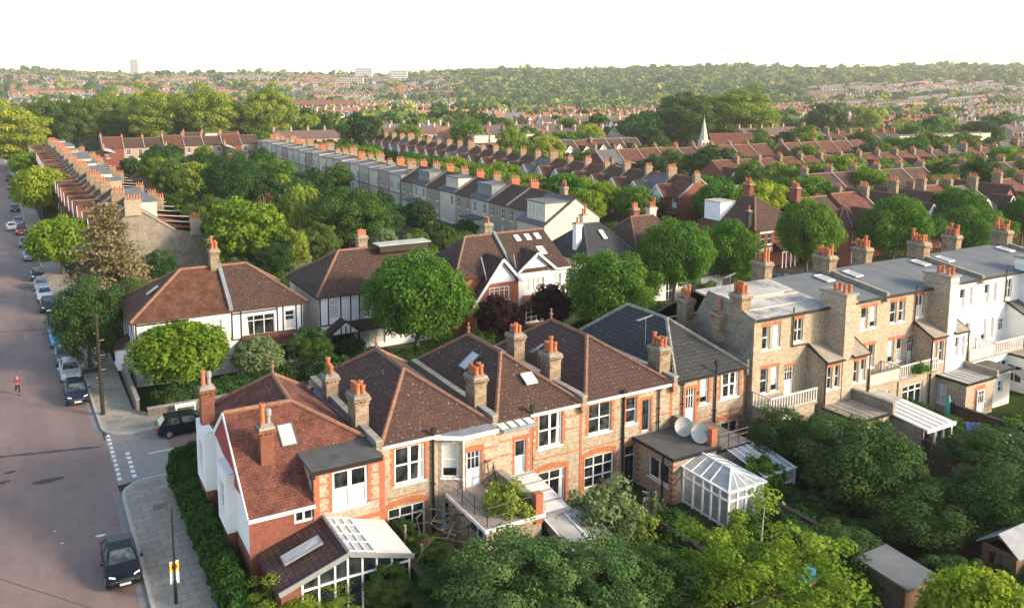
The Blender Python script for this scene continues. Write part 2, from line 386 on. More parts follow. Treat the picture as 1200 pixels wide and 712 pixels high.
tree_proto('round_b','street_tree','leaf_plane',7.6,4.0,3.1,4.6,75,1.05,28000,.125,2,.22,flat=.1,jit=.15)
tree_proto('lime','maple_tree','leaf_lime',6.5,4.0,2.7,3.7,70,1.05,13000,.18,3,.2,flat=.25,jit=.07)
tree_proto('dark','garden_tree','leaf_dark',7.5,3.6,3.2,4.4,70,.95,24000,.11,4,.2,fill=.2,jit=.16)
tree_proto('mid','garden_tree','leaf_mid',8,3.6,3.4,4.6,70,.9,22000,.11,5,.2,fill=.2,jit=.18)
tree_proto('teal','garden_tree','leaf_teal',7,3.8,2.8,4.0,90,.8,30000,.09,6,.18,fill=.2,jit=.16)
tree_proto('sunny','garden_tree','leaf_lime',7,3.6,3.0,4.0,95,.62,15000,.095,7,.17,fill=.35,jit=.22,bark='bark_pale',limbs=34)
tree_proto('olive','conifer','leaf_olive',13,4.2,5.6,7.2,80,1.3,14000,.2,8,.3,fill=.2,egg=.45,jit=.2)
tree_proto('sage','clipped_shrub','leaf_sage',4.4,1.9,1.85,2.5,50,.5,9000,.09,9,.12,jit=.03,parts=('stem','foliage'))
tree_proto('purple','purple_tree','leaf_purple',6,2.3,2.5,3.5,45,.8,9000,.13,10,.14,jit=.2)
tree_proto('red','copper_tree','leaf_red',9,4.2,3.4,5.4,50,1.3,6000,.28,11,.25,jit=.16)
tree_proto('plane','plane_tree','leaf_yellow',19,7.0,8.2,11,85,1.8,26000,.25,12,.45,fill=.1,jit=.15)  # yellow sunlight on these crowns is painted in as leaf colour
tree_proto('plane_g','plane_tree','leaf_mid',19,7.0,8.2,11,85,1.8,26000,.25,13,.45,fill=.1,jit=.15)
tree_proto('med_a','tree','leaf_mid',8,3.8,3.3,4.7,50,1.05,7500,.21,14,.22,jit=.14)
tree_proto('med_b','tree','leaf_lime',8,3.8,3.3,4.7,50,1.05,7500,.21,15,.22,jit=.14)
tree_proto('med_c','tree','leaf_plane',8,3.8,3.3,4.7,50,1.05,7500,.21,16,.22,jit=.12)
tree_proto('med_d','tree','leaf_dark',8,3.8,3.4,4.6,50,1.05,7500,.21,17,.22,jit=.16)
tree_proto('med_y','tree','leaf_yellow',8,3.8,3.4,4.6,50,1.05,7500,.21,18,.22,jit=.16)
tree_proto('shrub','shrub','leaf_mid',1.9,1.3,.85,1.0,36,.42,4200,.075,20,.05,jit=.2,parts=('stem','foliage'),limbs=8)
tree_proto('shrub_d','shrub','leaf_dark',1.9,1.3,.85,1.0,36,.42,4200,.075,21,.05,jit=.2,parts=('stem','foliage'),limbs=8)
tree_proto('shrub_s','shrub','leaf_sage',1.9,1.3,.85,1.0,36,.42,4200,.075,22,.05,jit=.2,parts=('stem','foliage'),limbs=8)
tree_proto('shrub_y','shrub','leaf_yellow',1.9,1.3,.85,1.0,36,.40,2600,.075,23,.05,jit=.25,parts=('stem','foliage'),limbs=12)
# willow: hanging strands
def strand_tree(key,name,mat,seed,n=150,bark='bark'):
    g=np.random.default_rng(seed); P=[];Q=[];T=[]
    for i in range(n):
        a=g.uniform(0,6.28); r=3.6*math.sqrt(g.random()); z=7.6-.16*r*r+g.normal(0,.3); L=g.uniform(1.5,4.2); tt=g.random()
        for s in np.linspace(0,1,55):
            P.append((math.cos(a)*(r+.7*math.sin(s*1.5))+g.normal(0,.1),math.sin(a)*(r+.7*math.sin(s*1.5))+g.normal(0,.1),z-L*s)); Q.append((math.cos(a),math.sin(a),.4)); T.append(tt)
    P=np.array(P);Q=np.array(Q); me=quads_mesh(key+'_crown',leaf_arrays(P,Q,.17,g),[mat],np.clip(.5*np.array(T)+.5*g.random(len(P)),0,1))
    tm=trunk_mesh(key+'_trunk',bark,6,.3,[(2*math.cos(a),2*math.sin(a),6.8) for a in (0,1,2,3,4,5)],seed)
    PROTO[key]=(name,tm,me,4.2,8.2,('trunk','crown'))
strand_tree('willow','willow_tree','leaf_yellow',31)
# cedar: flat layered sprays
def cedar(key,mat,seed):
    g=np.random.default_rng(seed); C=[]
    for lv in range(12):
        z=2.6+lv*.92; rr=4.7*(1-lv/12.5)**.85
        for j in range(max(4,int(9-lv*.4))):
            a=g.uniform(0,6.28)
            for s in np.linspace(.35,1,4): C.append((math.cos(a)*rr*s,math.sin(a)*rr*s,z-.55*s*s+g.normal(0,.15)))
    C=np.array(C); n=17000; i=g.integers(0,len(C),n); p=C[i]+g.normal(0,1,(n,3))*np.array([.55,.55,.17]); nr=np.tile([0,0,1.],(n,1))+g.normal(0,.35,(n,3))
    t=g.random(len(C))[i]; me=quads_mesh(key+'_crown',leaf_arrays(p,nr,.17,g),[mat],np.clip(.5*t+.5*g.random(n),0,1))
    tm=trunk_mesh(key+'_trunk','bark',13,.35,[C[k] for k in range(0,len(C),7)],seed,hb=2.5)
    PROTO[key]=('cedar_tree',tm,me,4.9,13.6,('trunk','crown'))
cedar('cedar','leaf_olive',33)
# palm-like cordyline and bare tree
def spiky(key,mat,seed):
    g=np.random.default_rng(seed); P=[];Q=[]
    V=[]
    for c in ((0,0,3.6),(.7,.4,3.0),(-.6,.5,3.2),(.1,-.7,2.7)):
        for _ in range(110):
            d=g.normal(0,1,3); d/=np.linalg.norm(d); d[2]=abs(d[2])*.9-.25; L=g.uniform(.7,1.2); w=np.cross(d,[0,0,1]); w/=np.linalg.norm(w)+1e-6; w*=.06
            b=np.array(c); e=b+d*L-np.array([0,0,.25*L]); m=b+d*L*.55
            V+= [b-w*.4,m-w,e,m+w]
    me=quads_mesh(key+'_crown',np.array(V),[mat],g.random(len(V)//4))
    tm=trunk_mesh(key+'_trunk','bark',2.6,.12,[(0,0,3.5),(.7,.4,2.9),(-.6,.5,3.1),(.1,-.7,2.6)],seed,hb=1.6)
    PROTO[key]=('palm_tree',tm,me,1.6,4.4,('trunk','crown'))
spiky('palm','leaf_mid',35)
# far tree variants, trunk and crown in one small mesh
FAR=[]
def far_mesh(name,mat,seed,n=1000,leaf=.5):
    g=np.random.default_rng(seed); k=22
    d=g.normal(0,1,(k,3)); d/=np.linalg.norm(d,axis=1)[:,None]; c=d*np.array([2.7,2.7,2.6])*(1+g.normal(0,.15,(k,1)))+np.array([0,0,4.9])
    p,nr,i=clump_points(c,1.5*np.ones(k),n,g); V=leaf_arrays(p,nr,leaf,g)
    T=[]
    for a in range(4):
        a0,a1=a*PI/2,(a+1)*PI/2; T+= [(.3*math.cos(a0),.3*math.sin(a0),-1),(.3*math.cos(a1),.3*math.sin(a1),-1),(.2*math.cos(a1),.2*math.sin(a1),4.5),(.2*math.cos(a0),.2*math.sin(a0),4.5)]
    V=np.concatenate([V,np.array(T)]); mi=np.array([0]*n+[1]*4)
    rn=np.concatenate([np.clip(.5*g.random(k)[i]+.5*g.random(n),0,1),np.zeros(4)])
    return quads_mesh(name,V,[mat,'bark'],rn,mi),V,rn
for q,mt in enumerate(('leaf_mid','leaf_far','leaf_far','leaf_lime','leaf_dark','leaf_yellow','leaf_plane')): FAR.append(far_mesh('far_tree_%d'%q,mt,50+q)[0])
def mass(name,label_mat,spots,seed,n=70,leaf=1.9,hs=1.):
    """many far crowns that read as one wood: merged leaf faces"""
    g=np.random.default_rng(seed); out=[];rn=[]
    for (x,y,z,s) in spots:
        k=9; d=g.normal(0,1,(k,3)); d/=np.linalg.norm(d,axis=1)[:,None]; c=d*np.array([.6,.6,.5])
        p,nr,i=clump_points(c,.42*np.ones(k),n,g); p[:,2]=np.maximum(p[:,2],-1)
        P=p*s*np.array([1,1,hs])+np.array([x,y,z+s*hs*.85]); out.append(leaf_arrays(P,nr,leaf*s/6,g)); rn.append(np.clip(g.uniform(-.1,.55)+.6*g.random(n),0,1))
    o=link(name,quads_mesh(name,np.concatenate(out),[label_mat],np.concatenate(rn))); o['kind']='stuff'; return o
# ---------------------------------------------------------------- terrain, roads, pavements
def build_terrain():
    V=[];F=[]; rad=[0]+list(np.geomspace(14,4000,100)); A=np.linspace(R(-62),R(62),90)
    b=MB(); base=YAW
    for r in rad:
        for a in A:
            th=base+a; x=r*math.sin(th)-40*math.sin(base); y=r*math.cos(th)-40*math.cos(base); V.append((x,y,terrain(x,y)-.05))
    n=len(A)
    for i in range(len(rad)-1):
        for j in range(n-1): F.append((i*n+j,i*n+j+1,(i+1)*n+j+1,(i+1)*n+j))
    me=bpy.data.meshes.new('ground'); me.from_pydata(V,[],[f[::-1] for f in F]); me.materials.append(M['ground_mix']); 
    for p in me.polygons: p.use_smooth=True
    o=link('ground',me); o['kind']='structure'
build_terrain()
KT=[(-30,4.3),(40,4.25),(61,3.95),(71,3.8),(108,2.5),(143,.9),(180,-.2),(233,-1.1),(300,-4),(420,-11)]
def kx(y):
    for (a,b),(c,d) in zip(KT,KT[1:]):
        if y<=c: return b+(d-b)*(y-a)/(c-a)
    return KT[-1][1]
ys=[-30]+[y for y in range(20,421,10)]
def strip(b,x0,x1,z,ys,mi=0):
    for a,c in zip(ys,ys[1:]): b.poly([(kx(a)+x0,a,z),(kx(a)+x1,a,z),(kx(c)+x1,c,z),(kx(c)+x0,c,z)],mi)
b=MB(); strip(b,-13,.05,0.0,ys); struct('main_road',b,'road_surface')
b=MB(); b.poly([(3.8,52.6,.004),(330,52.6,.004),(330,59.8,.004),(3.8,59.8,.004)]); struct('side_road',b,'road_surface')
# worn patches and repairs in the asphalt
b=MB(); 
def blob(b,cx,cy,rx,ry,z,n=14,seed=1,rot=0):
    g=random.Random(seed); p=[]
    for i in range(n):
        a=2*PI*i/n; r=g.uniform(.75,1.15); x,y=rx*r*math.cos(a),ry*r*math.sin(a); p.append((cx+x*math.cos(rot)-y*math.sin(rot),cy+x*math.sin(rot)+y*math.cos(rot),z))
    b.poly(p)
for i,(x,y,rx,ry) in enumerate(((55,563,.9,.35),(60,562,.45,.25),(-2,566,.6,.3),(12,553,.4,.16))):
    p=at(x,y); blob(b,p.x,p.y,rx,ry,.005+.003*i,seed=i)
a0,a1=at(-20,537),at(118,523)
for i in range(12):
    p=a0.lerp(a1,i/12); q=a0.lerp(a1,(i+1)/12); w=.16+.05*math.sin(i*2.1); b.poly([(p.x,p.y-w,.006),(q.x,q.y-w,.006),(q.x,q.y+w,.006),(p.x,p.y+w,.006)])
for (u,v,w_) in (((0,678),(120,716),.03),((20,338),(50,336),.12),((-10,390),(56,385),.10)):
    p,q=at(*u),at(*v); b.poly([(p.x,p.y-w_,.006),(q.x,q.y-w_,.006),(q.x,q.y+w_,.006),(p.x,p.y+w_,.006)])
struct('road_patches',b,'asphalt_patch')
# raised crossing of grey setts in the mouth of the side road
b=MB(); b.poly([(4.15,52.3,.008),(7.6,52.6,.008),(7.9,59.8,.008),(4.1,60.6,.008)]); struct('crossing_setts',b,'setts')
b=MB()
g_=random.Random(3)
for i in range(11):
    y=53.0+i*.72; b.box(4.22+g_.uniform(-.02,.02),y,.009,4.44,y+.42,.013)
for i in range(6):
    y=53.0+i*.72; b.box(5.05,y,.009,5.30,y+.42,.013)
b.box(6.4,56.1,.009,9.4,56.22,.014); struct('road_markings',b,'line_white')
b=MB(); p=at(118,669); 
for (x,y,s) in ((118,627,.22),(73,636,.08),(64,622,.07)):
    p=at(x,y); blob(b,p.x,p.y,s*1.3,s*.6,.012,8,seed=int(x))
struct('paint_spots',b,'line_white')
# pavements with kerbs
def arc(cx,cy,r,a0,a1,n=7): return [(cx+r*math.cos(R(a0+(a1-a0)*i/n)),cy+r*math.sin(R(a0+(a1-a0)*i/n))) for i in range(n+1)]
near=[(kx(-25),-25),(12,-25),(12,36),(12.0,50.6),(40,50.6),(40,52.4)]+[(7.5,52.4)]+arc(6.0,50.6,1.8,90,180,8)+[(4.18,40)]
far=[(7.5,60.0),(40,60.0),(330,60),(330,62.3),(8,62.3),(6.4,64.5),(6.2,80)]+[(kx(y)+2.6,y) for y in range(90,421,15)]+[(kx(y),y) for y in range(420,70,-15)]+[(kx(66),66)]+arc(6.0,62.0,2.0,180,270,8)
b=MB(); b.prism(near,-.1,.12); struct('pavement',b,'paving')
b=MB(); b.prism(far,-.1,.12); struct('pavement',b,'paving')
b=MB(); far_r=[(60,50.4),(330,50.4),(330,52.4),(60,52.4)]; b.prism([(40.02,50.4),(330,50.4),(330,52.4),(40.02,52.4)],-.1,.12); struct('pavement',b,'paving')
def kerb(chain,w=.16):
    b=MB()
    P=[Vector((x,y,0)) for x,y in chain]
    for i,(p,q) in enumerate(zip(P,P[1:])):
        d=(q-p).normalized(); n=Vector((-d.y,d.x,0)); L=(q-p).length; m=max(1,int(L/.95)) if L>2 and p.y<140 and p.x<45 else 1
        for k in range(m):
            s=p.lerp(q,k/m)+d*.012; e=p.lerp(q,(k+1)/m)
            b.prism([tuple((s-n*.02).xy),tuple((e-n*.02).xy),tuple((e+n*w).xy),tuple((s+n*w).xy)],-.05,.125)
    struct('kerb',b,'kerbstone')
kerb([(40,52.4),(7.5,52.4)]+arc(6.0,50.6,1.8,90,180,8)+[(4.2,40),(kx(-25),-25)])
kerb([(kx(y),y) for y in range(420,70,-15)]+[(kx(66),66)]+arc(6.0,62.0,2.0,180,270,8)+[(7.5,60),(60,60)])
# gutter strip of pale grit beside the near kerb
b=MB(); b.poly([(3.62,-20,.01),(4.22,-20,.01),(4.2,51.5,.01),(3.75,51.5,.01)]); struct('gutter',b,'grey_patch')
b=MB(); b.poly([(3.45,61.5,.01),(3.97,61.5,.01),(3.75,72,.01),(3.4,72,.01)]); struct('gutter',b,'grey_patch')
# tan repair slabs at both dropped kerbs
b=MB(); b.poly([(4.6,50.9,.125),(7.2,50.9,.125),(7.2,52.2,.125),(5.6,52.2,.125)]); b.poly([(4.5,61.0,.125),(9.5,60.25,.125),(9.5,62.2,.125),(4.4,63,.125)]); struct('pavement_patch',b,'felt_tan')
b=MB(); p=at(139,490); b.box(p.x-.3,p.y-.2,.121,p.x+.3,p.y+.2,.128); struct('pavement_cover',b,'metal_grey')
# gardens
b=MB(); b.poly([(8.4,-10,.02),(120,-10,.02),(120,37.4,.02),(8.4,37.4,.02)]); struct('lawn',b,'lawn')
b=MB(); b.poly([(7,62.4,.015),(90,62.4,.015),(90,69,.015),(7,69,.015)]); struct('front_gardens',b,'lawn')
# ---------------------------------------------------------------- building parts
WIN={}
def win_mesh(w,h,cols,rows,mid,sill,frame_m,cur,fr):
    """frame faces -Y, lower left at the origin; glass sits behind the bars"""
    key=(round(w,2),round(h,2),cols,rows,mid,sill,frame_m,cur,fr)
    if key in WIN: return WIN[key]
    b=MB(); d=.07
    b.box(0,-.02,0,fr,d,h); b.box(w-fr,-.02,0,w,d,h); b.box(fr,-.02,0,w-fr,d,fr); b.box(fr,-.02,h-fr,w-fr,d,h)
    for i in range(1,cols):
        x=w*i/cols; t=fr*(.9 if mid!='thick' else 1.5); b.box(x-t/2,-.012,fr,x+t/2,d-.002,h-fr)
    for j in range(1,rows):
        z=h*(j/rows if mid!='top' else (.72 if rows==2 else j/rows)); t=fr*.7; b.box(fr,-.005,z-t/2,w-fr,d-.004,z+t/2)
    if sill: b.box(-.09,-.12,-.10,w+.09,d,-.002)
    fm=b.mesh('window_frame',frame_m)
    p=MB(); p.poly([(fr*.5,.05,fr*.5),(w-fr*.5,.05,fr*.5),(w-fr*.5,.05,h-fr*.5),(fr*.5,.05,h-fr*.5)],0)
    if cur:
        cw=w*.16; 
        if cur in(1,3): p.poly([(fr,.046,fr),(fr+cw,.046,fr),(fr+cw*.7,.046,h-fr),(fr,.046,h-fr)],1)
        if cur in(2,3): p.poly([(w-fr-cw,.046,fr),(w-fr,.046,fr),(w-fr,.046,h-fr),(w-fr-cw*.7,.046,h-fr)],1)
        if cur==4: p.poly([(fr,.046,fr),(w-fr,.046,fr),(w-fr,.046,h*.5),(fr,.046,h*.5)],1)
        if cur==5: p.poly([(fr,.046,h*.25),(w-fr,.046,h*.25),(w-fr,.046,h-fr),(fr,.046,h-fr)],1)
        if cur==6: p.poly([(fr,.046,fr),(w-fr,.046,fr),(w-fr,.046,h-fr),(fr,.046,h-fr)],1)
    pm=p.mesh('window_pane',['glass','curtain']); WIN[key]=(fm,pm); return WIN[key]
def window(par,x,z,w,h,cols=2,rows=2,y=.10,rz=0,mid='',sill=True,m='paint_white',cur=0,fr=.07,name='window'):
    fm,pm=win_mesh(w,h,cols,rows,mid,sill,m,cur,fr)
    f=link(name,fm,par,(x,y,z) if rz==0 else (x,y,z),rz); link('pane',pm,f); return f
def wall(b,p0,p1,z0,z1,ops=(),mi=0,rev=.16):
    """upright wall from p0 to p1 (outside on the right of p0->p1) with openings (u, z, w, h) cut out and reveals built"""
    p0,p1=Vector((p0[0],p0[1],0)),Vector((p1[0],p1[1],0)); L=(p1-p0).length; t=(p1-p0)/L; n=Vector((t.y,-t.x,0))
    us=sorted({0,L,*[o[0] for o in ops],*[o[0]+o[2] for o in ops]}); zs=sorted({z0,z1,*[o[1] for o in ops],*[o[1]+o[3] for o in ops]})
    us=[u for u in us if -1e-6<=u<=L+1e-6]; zs=[z for z in zs if z0-1e-6<=z<=z1+1e-6]
    P=lambda u,z,d=0: tuple(p0+t*u-n*d+Vector((0,0,z)))
    for u0,u1 in zip(us,us[1:]):
        for a,c in zip(zs,zs[1:]):
            um,zm=(u0+u1)/2,(a+c)/2
            if any(o[0]<um<o[0]+o[2] and o[1]<zm<o[1]+o[3] for o in ops): continue
            b.poly([P(u0,a),P(u1,a),P(u1,c),P(u0,c)],mi)
    for u,z,w,h in ops:
        b.poly([P(u,z),P(u,z+h),P(u,z+h,rev),P(u,z,rev)],mi); b.poly([P(u+w,z+h),P(u+w,z),P(u+w,z,rev),P(u+w,z+h,rev)],mi)
        b.poly([P(u,z+h),P(u+w,z+h),P(u+w,z+h,rev),P(u,z+h,rev)],mi); b.poly([P(u+w,z),P(u,z),P(u,z,rev),P(u+w,z,rev)],mi)
        b.poly([P(u,z,rev),P(u+w,z,rev),P(u+w,z+h,rev),P(u,z+h,rev)],mi)
def surround(b,x,z,w,h,t=.2,y=-.015,mi=0,arch=True,key=True):
    """quoined brick surround standing 15 mm proud of a -Y wall"""
    k=0; zz=z
    while zz<z+h-.05:
        tt=t*(1.25 if k%2 and key else .85); z2=min(zz+.225,z+h)
        b.box(x-tt,y,zz,x-.001,.002,z2,mi); b.box(x+w+.001,y,zz,x+w+tt,.002,z2,mi); zz=z2; k+=1
    if arch:
        n=8; P=[]
        hi=z+h>4.9; rise=.02*w if hi else .10*w if w>1.4 else .04*w
        for i in range(n+1):
            u=-t+(w+2*t)*i/n; q=2*i/n-1; P.append((x+u,z+h+rise*(1-q*q)))
        for (x0,a0),(x1,a1) in zip(P,P[1:]):
            T=.14 if hi else .26
            b.poly([(x0,y-.004,a0-.06),(x1,y-.004,a1-.06),(x1,y-.004,a1+T),(x0,y-.004,a0+T)],mi); b.poly([(x0,y-.004,a0+T),(x1,y-.004,a1+T),(x1,.002,a1+T),(x0,.002,a0+T)],mi); b.poly([(x1,y-.004,a1-.06),(x0,y-.004,a0-.06),(x0,.002,a0-.06),(x1,.002,a1-.06)],mi)
def pipe(par,x,z0,z1,y=-.09,m='paint_black',r=.05,name='drainpipe',hop=True):
    b=MB(); b.tube((x,y,z0),(x,y,z1),r,r,8)
    if hop: b.box(x-.12,y-.09,z1-.25,x+.12,y+.07,z1-.02)
    for z in (z0+.6,(z0+z1)/2): b.box(x-r-.03,y-r-.01,z,x+r+.03,y+.09,z+.07)
    return link(name,b.mesh('drainpipe',m),par)
POT={}
def pot_mesh(kind):
    if kind in POT: return POT[kind]
    b=MB()
    if kind=='cowl': b.lathe([(.11,0),(.10,.45),(.14,.46),(.16,.52),(.16,.80),(.10,.86),(0,.88)],n=10)
    elif kind=='tall': b.lathe([(.15,0),(.13,.1),(.115,.80),(.15,.84),(.15,.92),(.12,.95),(.085,.95),(.085,.7),(0,.68)],n=10)
    else: b.lathe([(.15,0),(.13,.08),(.115,.42),(.15,.46),(.15,.53),(.125,.56),(.09,.56),(.09,.36),(0,.34)],n=10)
    POT[kind]=b.mesh('chimney_pot','metal_grey' if kind=='cowl' else 'terracotta'); return POT[kind]
def chimney(par,x,y,z0,z1,sx,sy,pots=4,m='chimney_brick',rows=1,kinds=None,seed=0,name='chimney',cap='coping'):
    b=MB(); hx,hy=sx/2,sy/2; h=z1-z0
    b.box(x-hx,y-hy,z0,x+hx,y+hy,z1-.46,0)
    b.box(x-hx-.05,y-hy-.05,z1-.46,x+hx+.05,y+hy+.05,z1-.36,0)
    # dentil course
    n=max(3,int(sx/.2))
    for i in range(n):
        u=x-hx+sx*(i+.5)/n; b.box(u-.045,y-hy-.10,z1-.36,u+.045,y-hy+.02,z1-.27,0)
    n2=max(3,int(sy/.2))
    for i in range(n2):
        u=y-hy+sy*(i+.5)/n2; b.box(x-hx-.10,u-.045,z1-.36,x-hx+.02,u+.045,z1-.27,0)
    b.box(x-hx-.0,y-hy-.0,z1-.36,x+hx,y+hy,z1-.27,0)
    b.box(x-hx-.11,y-hy-.11,z1-.27,x+hx+.11,y+hy+.11,z1-.12,0)
    b.box(x-hx-.06,y-hy-.06,z1-.12,x+hx+.06,y+hy+.06,z1,1)
    # mortar flaunching
    b.poly([(x-hx-.05,y-hy-.05,z1+.003),(x+hx+.05,y-hy-.05,z1+.003),(x+hx*.7,y-hy*.3,z1+.1),(x-hx*.7,y-hy*.3,z1+.1)],1)
    b.poly([(x+hx+.05,y+hy+.05,z1+.003),(x-hx-.05,y+hy+.05,z1+.003),(x-hx*.7,y+hy*.3,z1+.1),(x+hx*.7,y+hy*.3,z1+.1)],1)
    b.poly([(x-hx*.7,y-hy*.3,z1+.1),(x+hx*.7,y-hy*.3,z1+.1),(x+hx*.7,y+hy*.3,z1+.1),(x-hx*.7,y+hy*.3,z1+.1)],1)
    c=link(name,b.mesh('chimney',[m,cap]),par); g=random.Random(seed+int(x*10))
    along_y=sy>sx; per=math.ceil(pots/rows); 
    for k in range(pots):
        r_,q=divmod(k,per); t=(q+.5)/per-.5; s=(r_-(rows-1)/2)*.3
        px_,py_=(x+s,y+t*sy*.9) if along_y else (x+t*sx*.9,y+s)
        kd=kinds[k] if kinds else g.choice(['short','short','tall','short'])
        o=link('chimney_pot',pot_mesh(kd),c,(px_,py_,z1+.05),g.random()*6,(1,1,g.uniform(.85,1.15)))
    return c
def ridge(b,p,q,r=.13,mi=1):
    p,q=Vector(p),Vector(q); L=(q-p).length; n=max(1,int(L/.42)); d=(q-p)/n
    for i in range(n): b.tube(p+d*i,p+d*(i+1)*1.0,r*1.06,r*.94,7,mi,False)
def hip_roof(par,x0,x1,y0,y1,ze,zr,ya,yb,m,xr=None,rm='ridge_clay',over=.12,name='roof',th=.12,finial=False,lichen=None):
    """hipped roof with its ridge along y (ya..yb)"""
    b=MB(); xr=(x0+x1)/2 if xr is None else xr
    A,B=(xr,ya,zr),(xr,yb,zr); e=[(x0-over,y0-over,ze),(x1+over,y0-over,ze),(x1+over,y1+over,ze),(x0-over,y1+over,ze)]
    for q in ([e[0],e[1],A],[e[1],e[2],B,A],[e[2],e[3],B],[e[3],e[0],A,B]): b.slab(q,th,0)
    up=lambda p:(p[0],p[1],p[2]+.03)
    if abs(ya-yb)>.1: ridge(b,up(A),up(B))
    for p,q in ((e[0],A),(e[1],A),(e[2],B),(e[3],B)): ridge(b,up(p),up(q))
    if finial: b.lathe([(.10,zr+.05),(.07,zr+.3),(.14,zr+.45),(.04,zr+.6),(.09,zr+.75),(0,zr+.85)],xr,yb,8,1)
    return link(name,b.mesh('roof',[m,rm]),par)
def gable_roof(par,x0,x1,y0,y1,ze,zr,m,axis='x',rm='ridge_clay',over=.25,side=.05,name='roof',th=.14,yr=None,ze2=None):
    """pitched roof; ridge along x (eaves at y0,y1) or along y (eaves at x0,x1)"""
    b=MB(); ze2=ze if ze2 is None else ze2
    T=(lambda u,v,z:(u,v,z)) if axis=='x' else (lambda u,v,z:(v,u,z))
    if axis!='x': x0,x1,y0,y1=y0,y1,x0,x1
    ym=(y0+y1)/2 if yr is None else yr; s1=(zr-ze)/(ym-y0); s2=(zr-ze2)/(y1-ym)
    a=[T(x0-side,y0-over,ze-s1*over),T(x1+side,y0-over,ze-s1*over),T(x1+side,ym,zr),T(x0-side,ym,zr)]
    c=[T(x0-side,ym,zr),T(x1+side,ym,zr),T(x1+side,y1+over,ze2-s2*over),T(x0-side,y1+over,ze2-s2*over)]
    if axis!='x': a=a[::-1]; c=c[::-1]
    b.slab(a,th,0); b.slab(c,th,0); ridge(b,T(x0-side,ym,zr+.03),T(x1+side,ym,zr+.03))
    return link(name,b.mesh('roof',[m,rm]),par)
def part(par,name,b,m,sm=False): return link(name,b.mesh(name,m,sm),par)
def rooflight(par,cx,cy,cz,w,l,slope_dir,ang,name='rooflight',m='metal_grey',glass='pale_pane'):
    """window lying in a roof slope; slope_dir = heading of the downhill direction"""
    b=MB(); t=.06
    b.box(-w/2,-l/2,0,-w/2+t,l/2,.10); b.box(w/2-t,-l/2,0,w/2,l/2,.10); b.box(-w/2+t,-l/2,0,w/2-t,-l/2+t,.10); b.box(-w/2+t,l/2-t,0,w/2-t,l/2,.10)
    o=link(name,b.mesh('rooflight',m),par); 
    mt=Matrix.Translation((cx,cy,cz))@Matrix.Rotation(slope_dir+PI/2,4,'Z')@Matrix.Rotation(ang,4,'X'); o.matrix_local=mt
    p=MB(); p.poly([(-w/2+t/2,-l/2+t/2,.075),(w/2-t/2,-l/2+t/2,.075),(w/2-t/2,l/2-t/2,.075),(-w/2+t/2,l/2-t/2,.075)]); link('pane',p.mesh('rooflight_pane',glass),o); return o
def door(par,x,z,w,h,y=.08,panel='door_pale',glaz=.45,name='door',rz=0):
    b=MB(); t=.07
    b.box(0,-.02,0,t,.07,h); b.box(w-t,-.02,0,w,.07,h); b.box(t,-.02,h-t,w-t,.07,h)
    f=link(name,b.mesh('door',['paint_white']),par,(x,y,z),rz)
    q=MB(); q.box(t,.01,.02,w-t,.05,h*(1-glaz)-.05); 
    z0=h*(1-glaz)-.05
    for i in range(4): u=t+(w-2*t-.04)*i/3; q.box(u,.01,z0,u+.04,.05,h-t)
    q.box(t,.012,z0+(h-t-z0)*.62,w-t,.048,z0+(h-t-z0)*.62+.04)
    link('leaf',q.mesh('door_leaf',panel),f)
    p=MB(); p.poly([(t,.03,z0),(w-t,.03,z0),(w-t,.03,h-t),(t,.03,h-t)]); link('pane',p.mesh('door_pane','glass'),f)
    k=MB(); k.tube((w-t-.1,-.04,h*.47),(w-t-.1,.02,h*.47),.03,.03,7); link('handle',k.mesh('handle','metal_grey'),f); return f
def aerial(par,x,y,z,h=1.6,rz=0,name='aerial'):
    b=MB(); b.tube((0,0,0),(0,0,h),.02,.02,5); b.tube((-.9,0,h-.05),(.7,0,h+.05),.015,.015,5)
    for i in range(9): u=-.85+i*.18; b.tube((u,-.24+.01*i,h-.05+.06*(u+.9)),(u,.24-.01*i,h-.05+.06*(u+.9)),.011,.011,4)
    return link(name,b.mesh('aerial','metal_grey'),par,(x,y,z),rz)
plain('pale_pane',(.42,.44,.44),.12,var=.08,scale=3,spec=.6)
# ---------------------------------------------------------------- the near terrace of five houses (rear faces at Y=38 look towards us)
TY=38.0; EV=5.75; ZR=7.95
def terr(label,X0,rz=0): return thing('terraced_house',label,'house',(X0,TY,0),0,'houses of the near brick terrace')
def party(par,x,ye=10.2,y0=-.28,z=6.12,name='parapet'):
    b=MB(); b.box(x-.14,y0,5.2,x+.14,ye,z,0); b.box(x-.19,y0-.03,z+.002,x+.19,ye,z+.10,1); b.box(x-.24,y0-.02,5.35,x-.142,y0+.3,z-.3,2)
    b.box(x-.50,.1,5.70,x-.142,ye-.4,5.80,3); b.box(x+.142,.1,5.70,x+.50,ye-.4,5.80,3)
    return part(par,name,b,['old_brick','coping','orange_brick','lead'])
def gutter(par,x0,x1,y=-.16,z=EV-.02):
    b=MB(); b.box(x0,y-.10,z-.11,x1,y+.02,z+.02); return part(par,'gutter',b,'paint_white')
def band(b,x0,x1,z,y=-.012,t=.075): b.box(x0,y,z,x1,.002,z+t)
def body(par,w,ops,low=-.2,depth=11.3,m='stock_brick',sides=True):
    b=MB(); wall(b,(0,0),(w,0),low,EV-.05,ops); wall(b,(w,0),(w,depth),low,EV-.05); wall(b,(w,depth),(0,depth),low,EV-.05); wall(b,(0,depth),(0,0),low,EV-.05)
    return part(par,'wall',b,m)
def openings(par,spec,trim=True):
    b=MB()
    for s in spec:
        x,z,w,h,kind=s[:5]; kw=s[5] if len(s)>5 else {}
        if kind=='door': door(par,x,z,w,h,**kw)
        else: window(par,x,z,w,h,**kw)
        surround(b,x,z,w,h,.2 if kind!='slim' else .16)
    return b
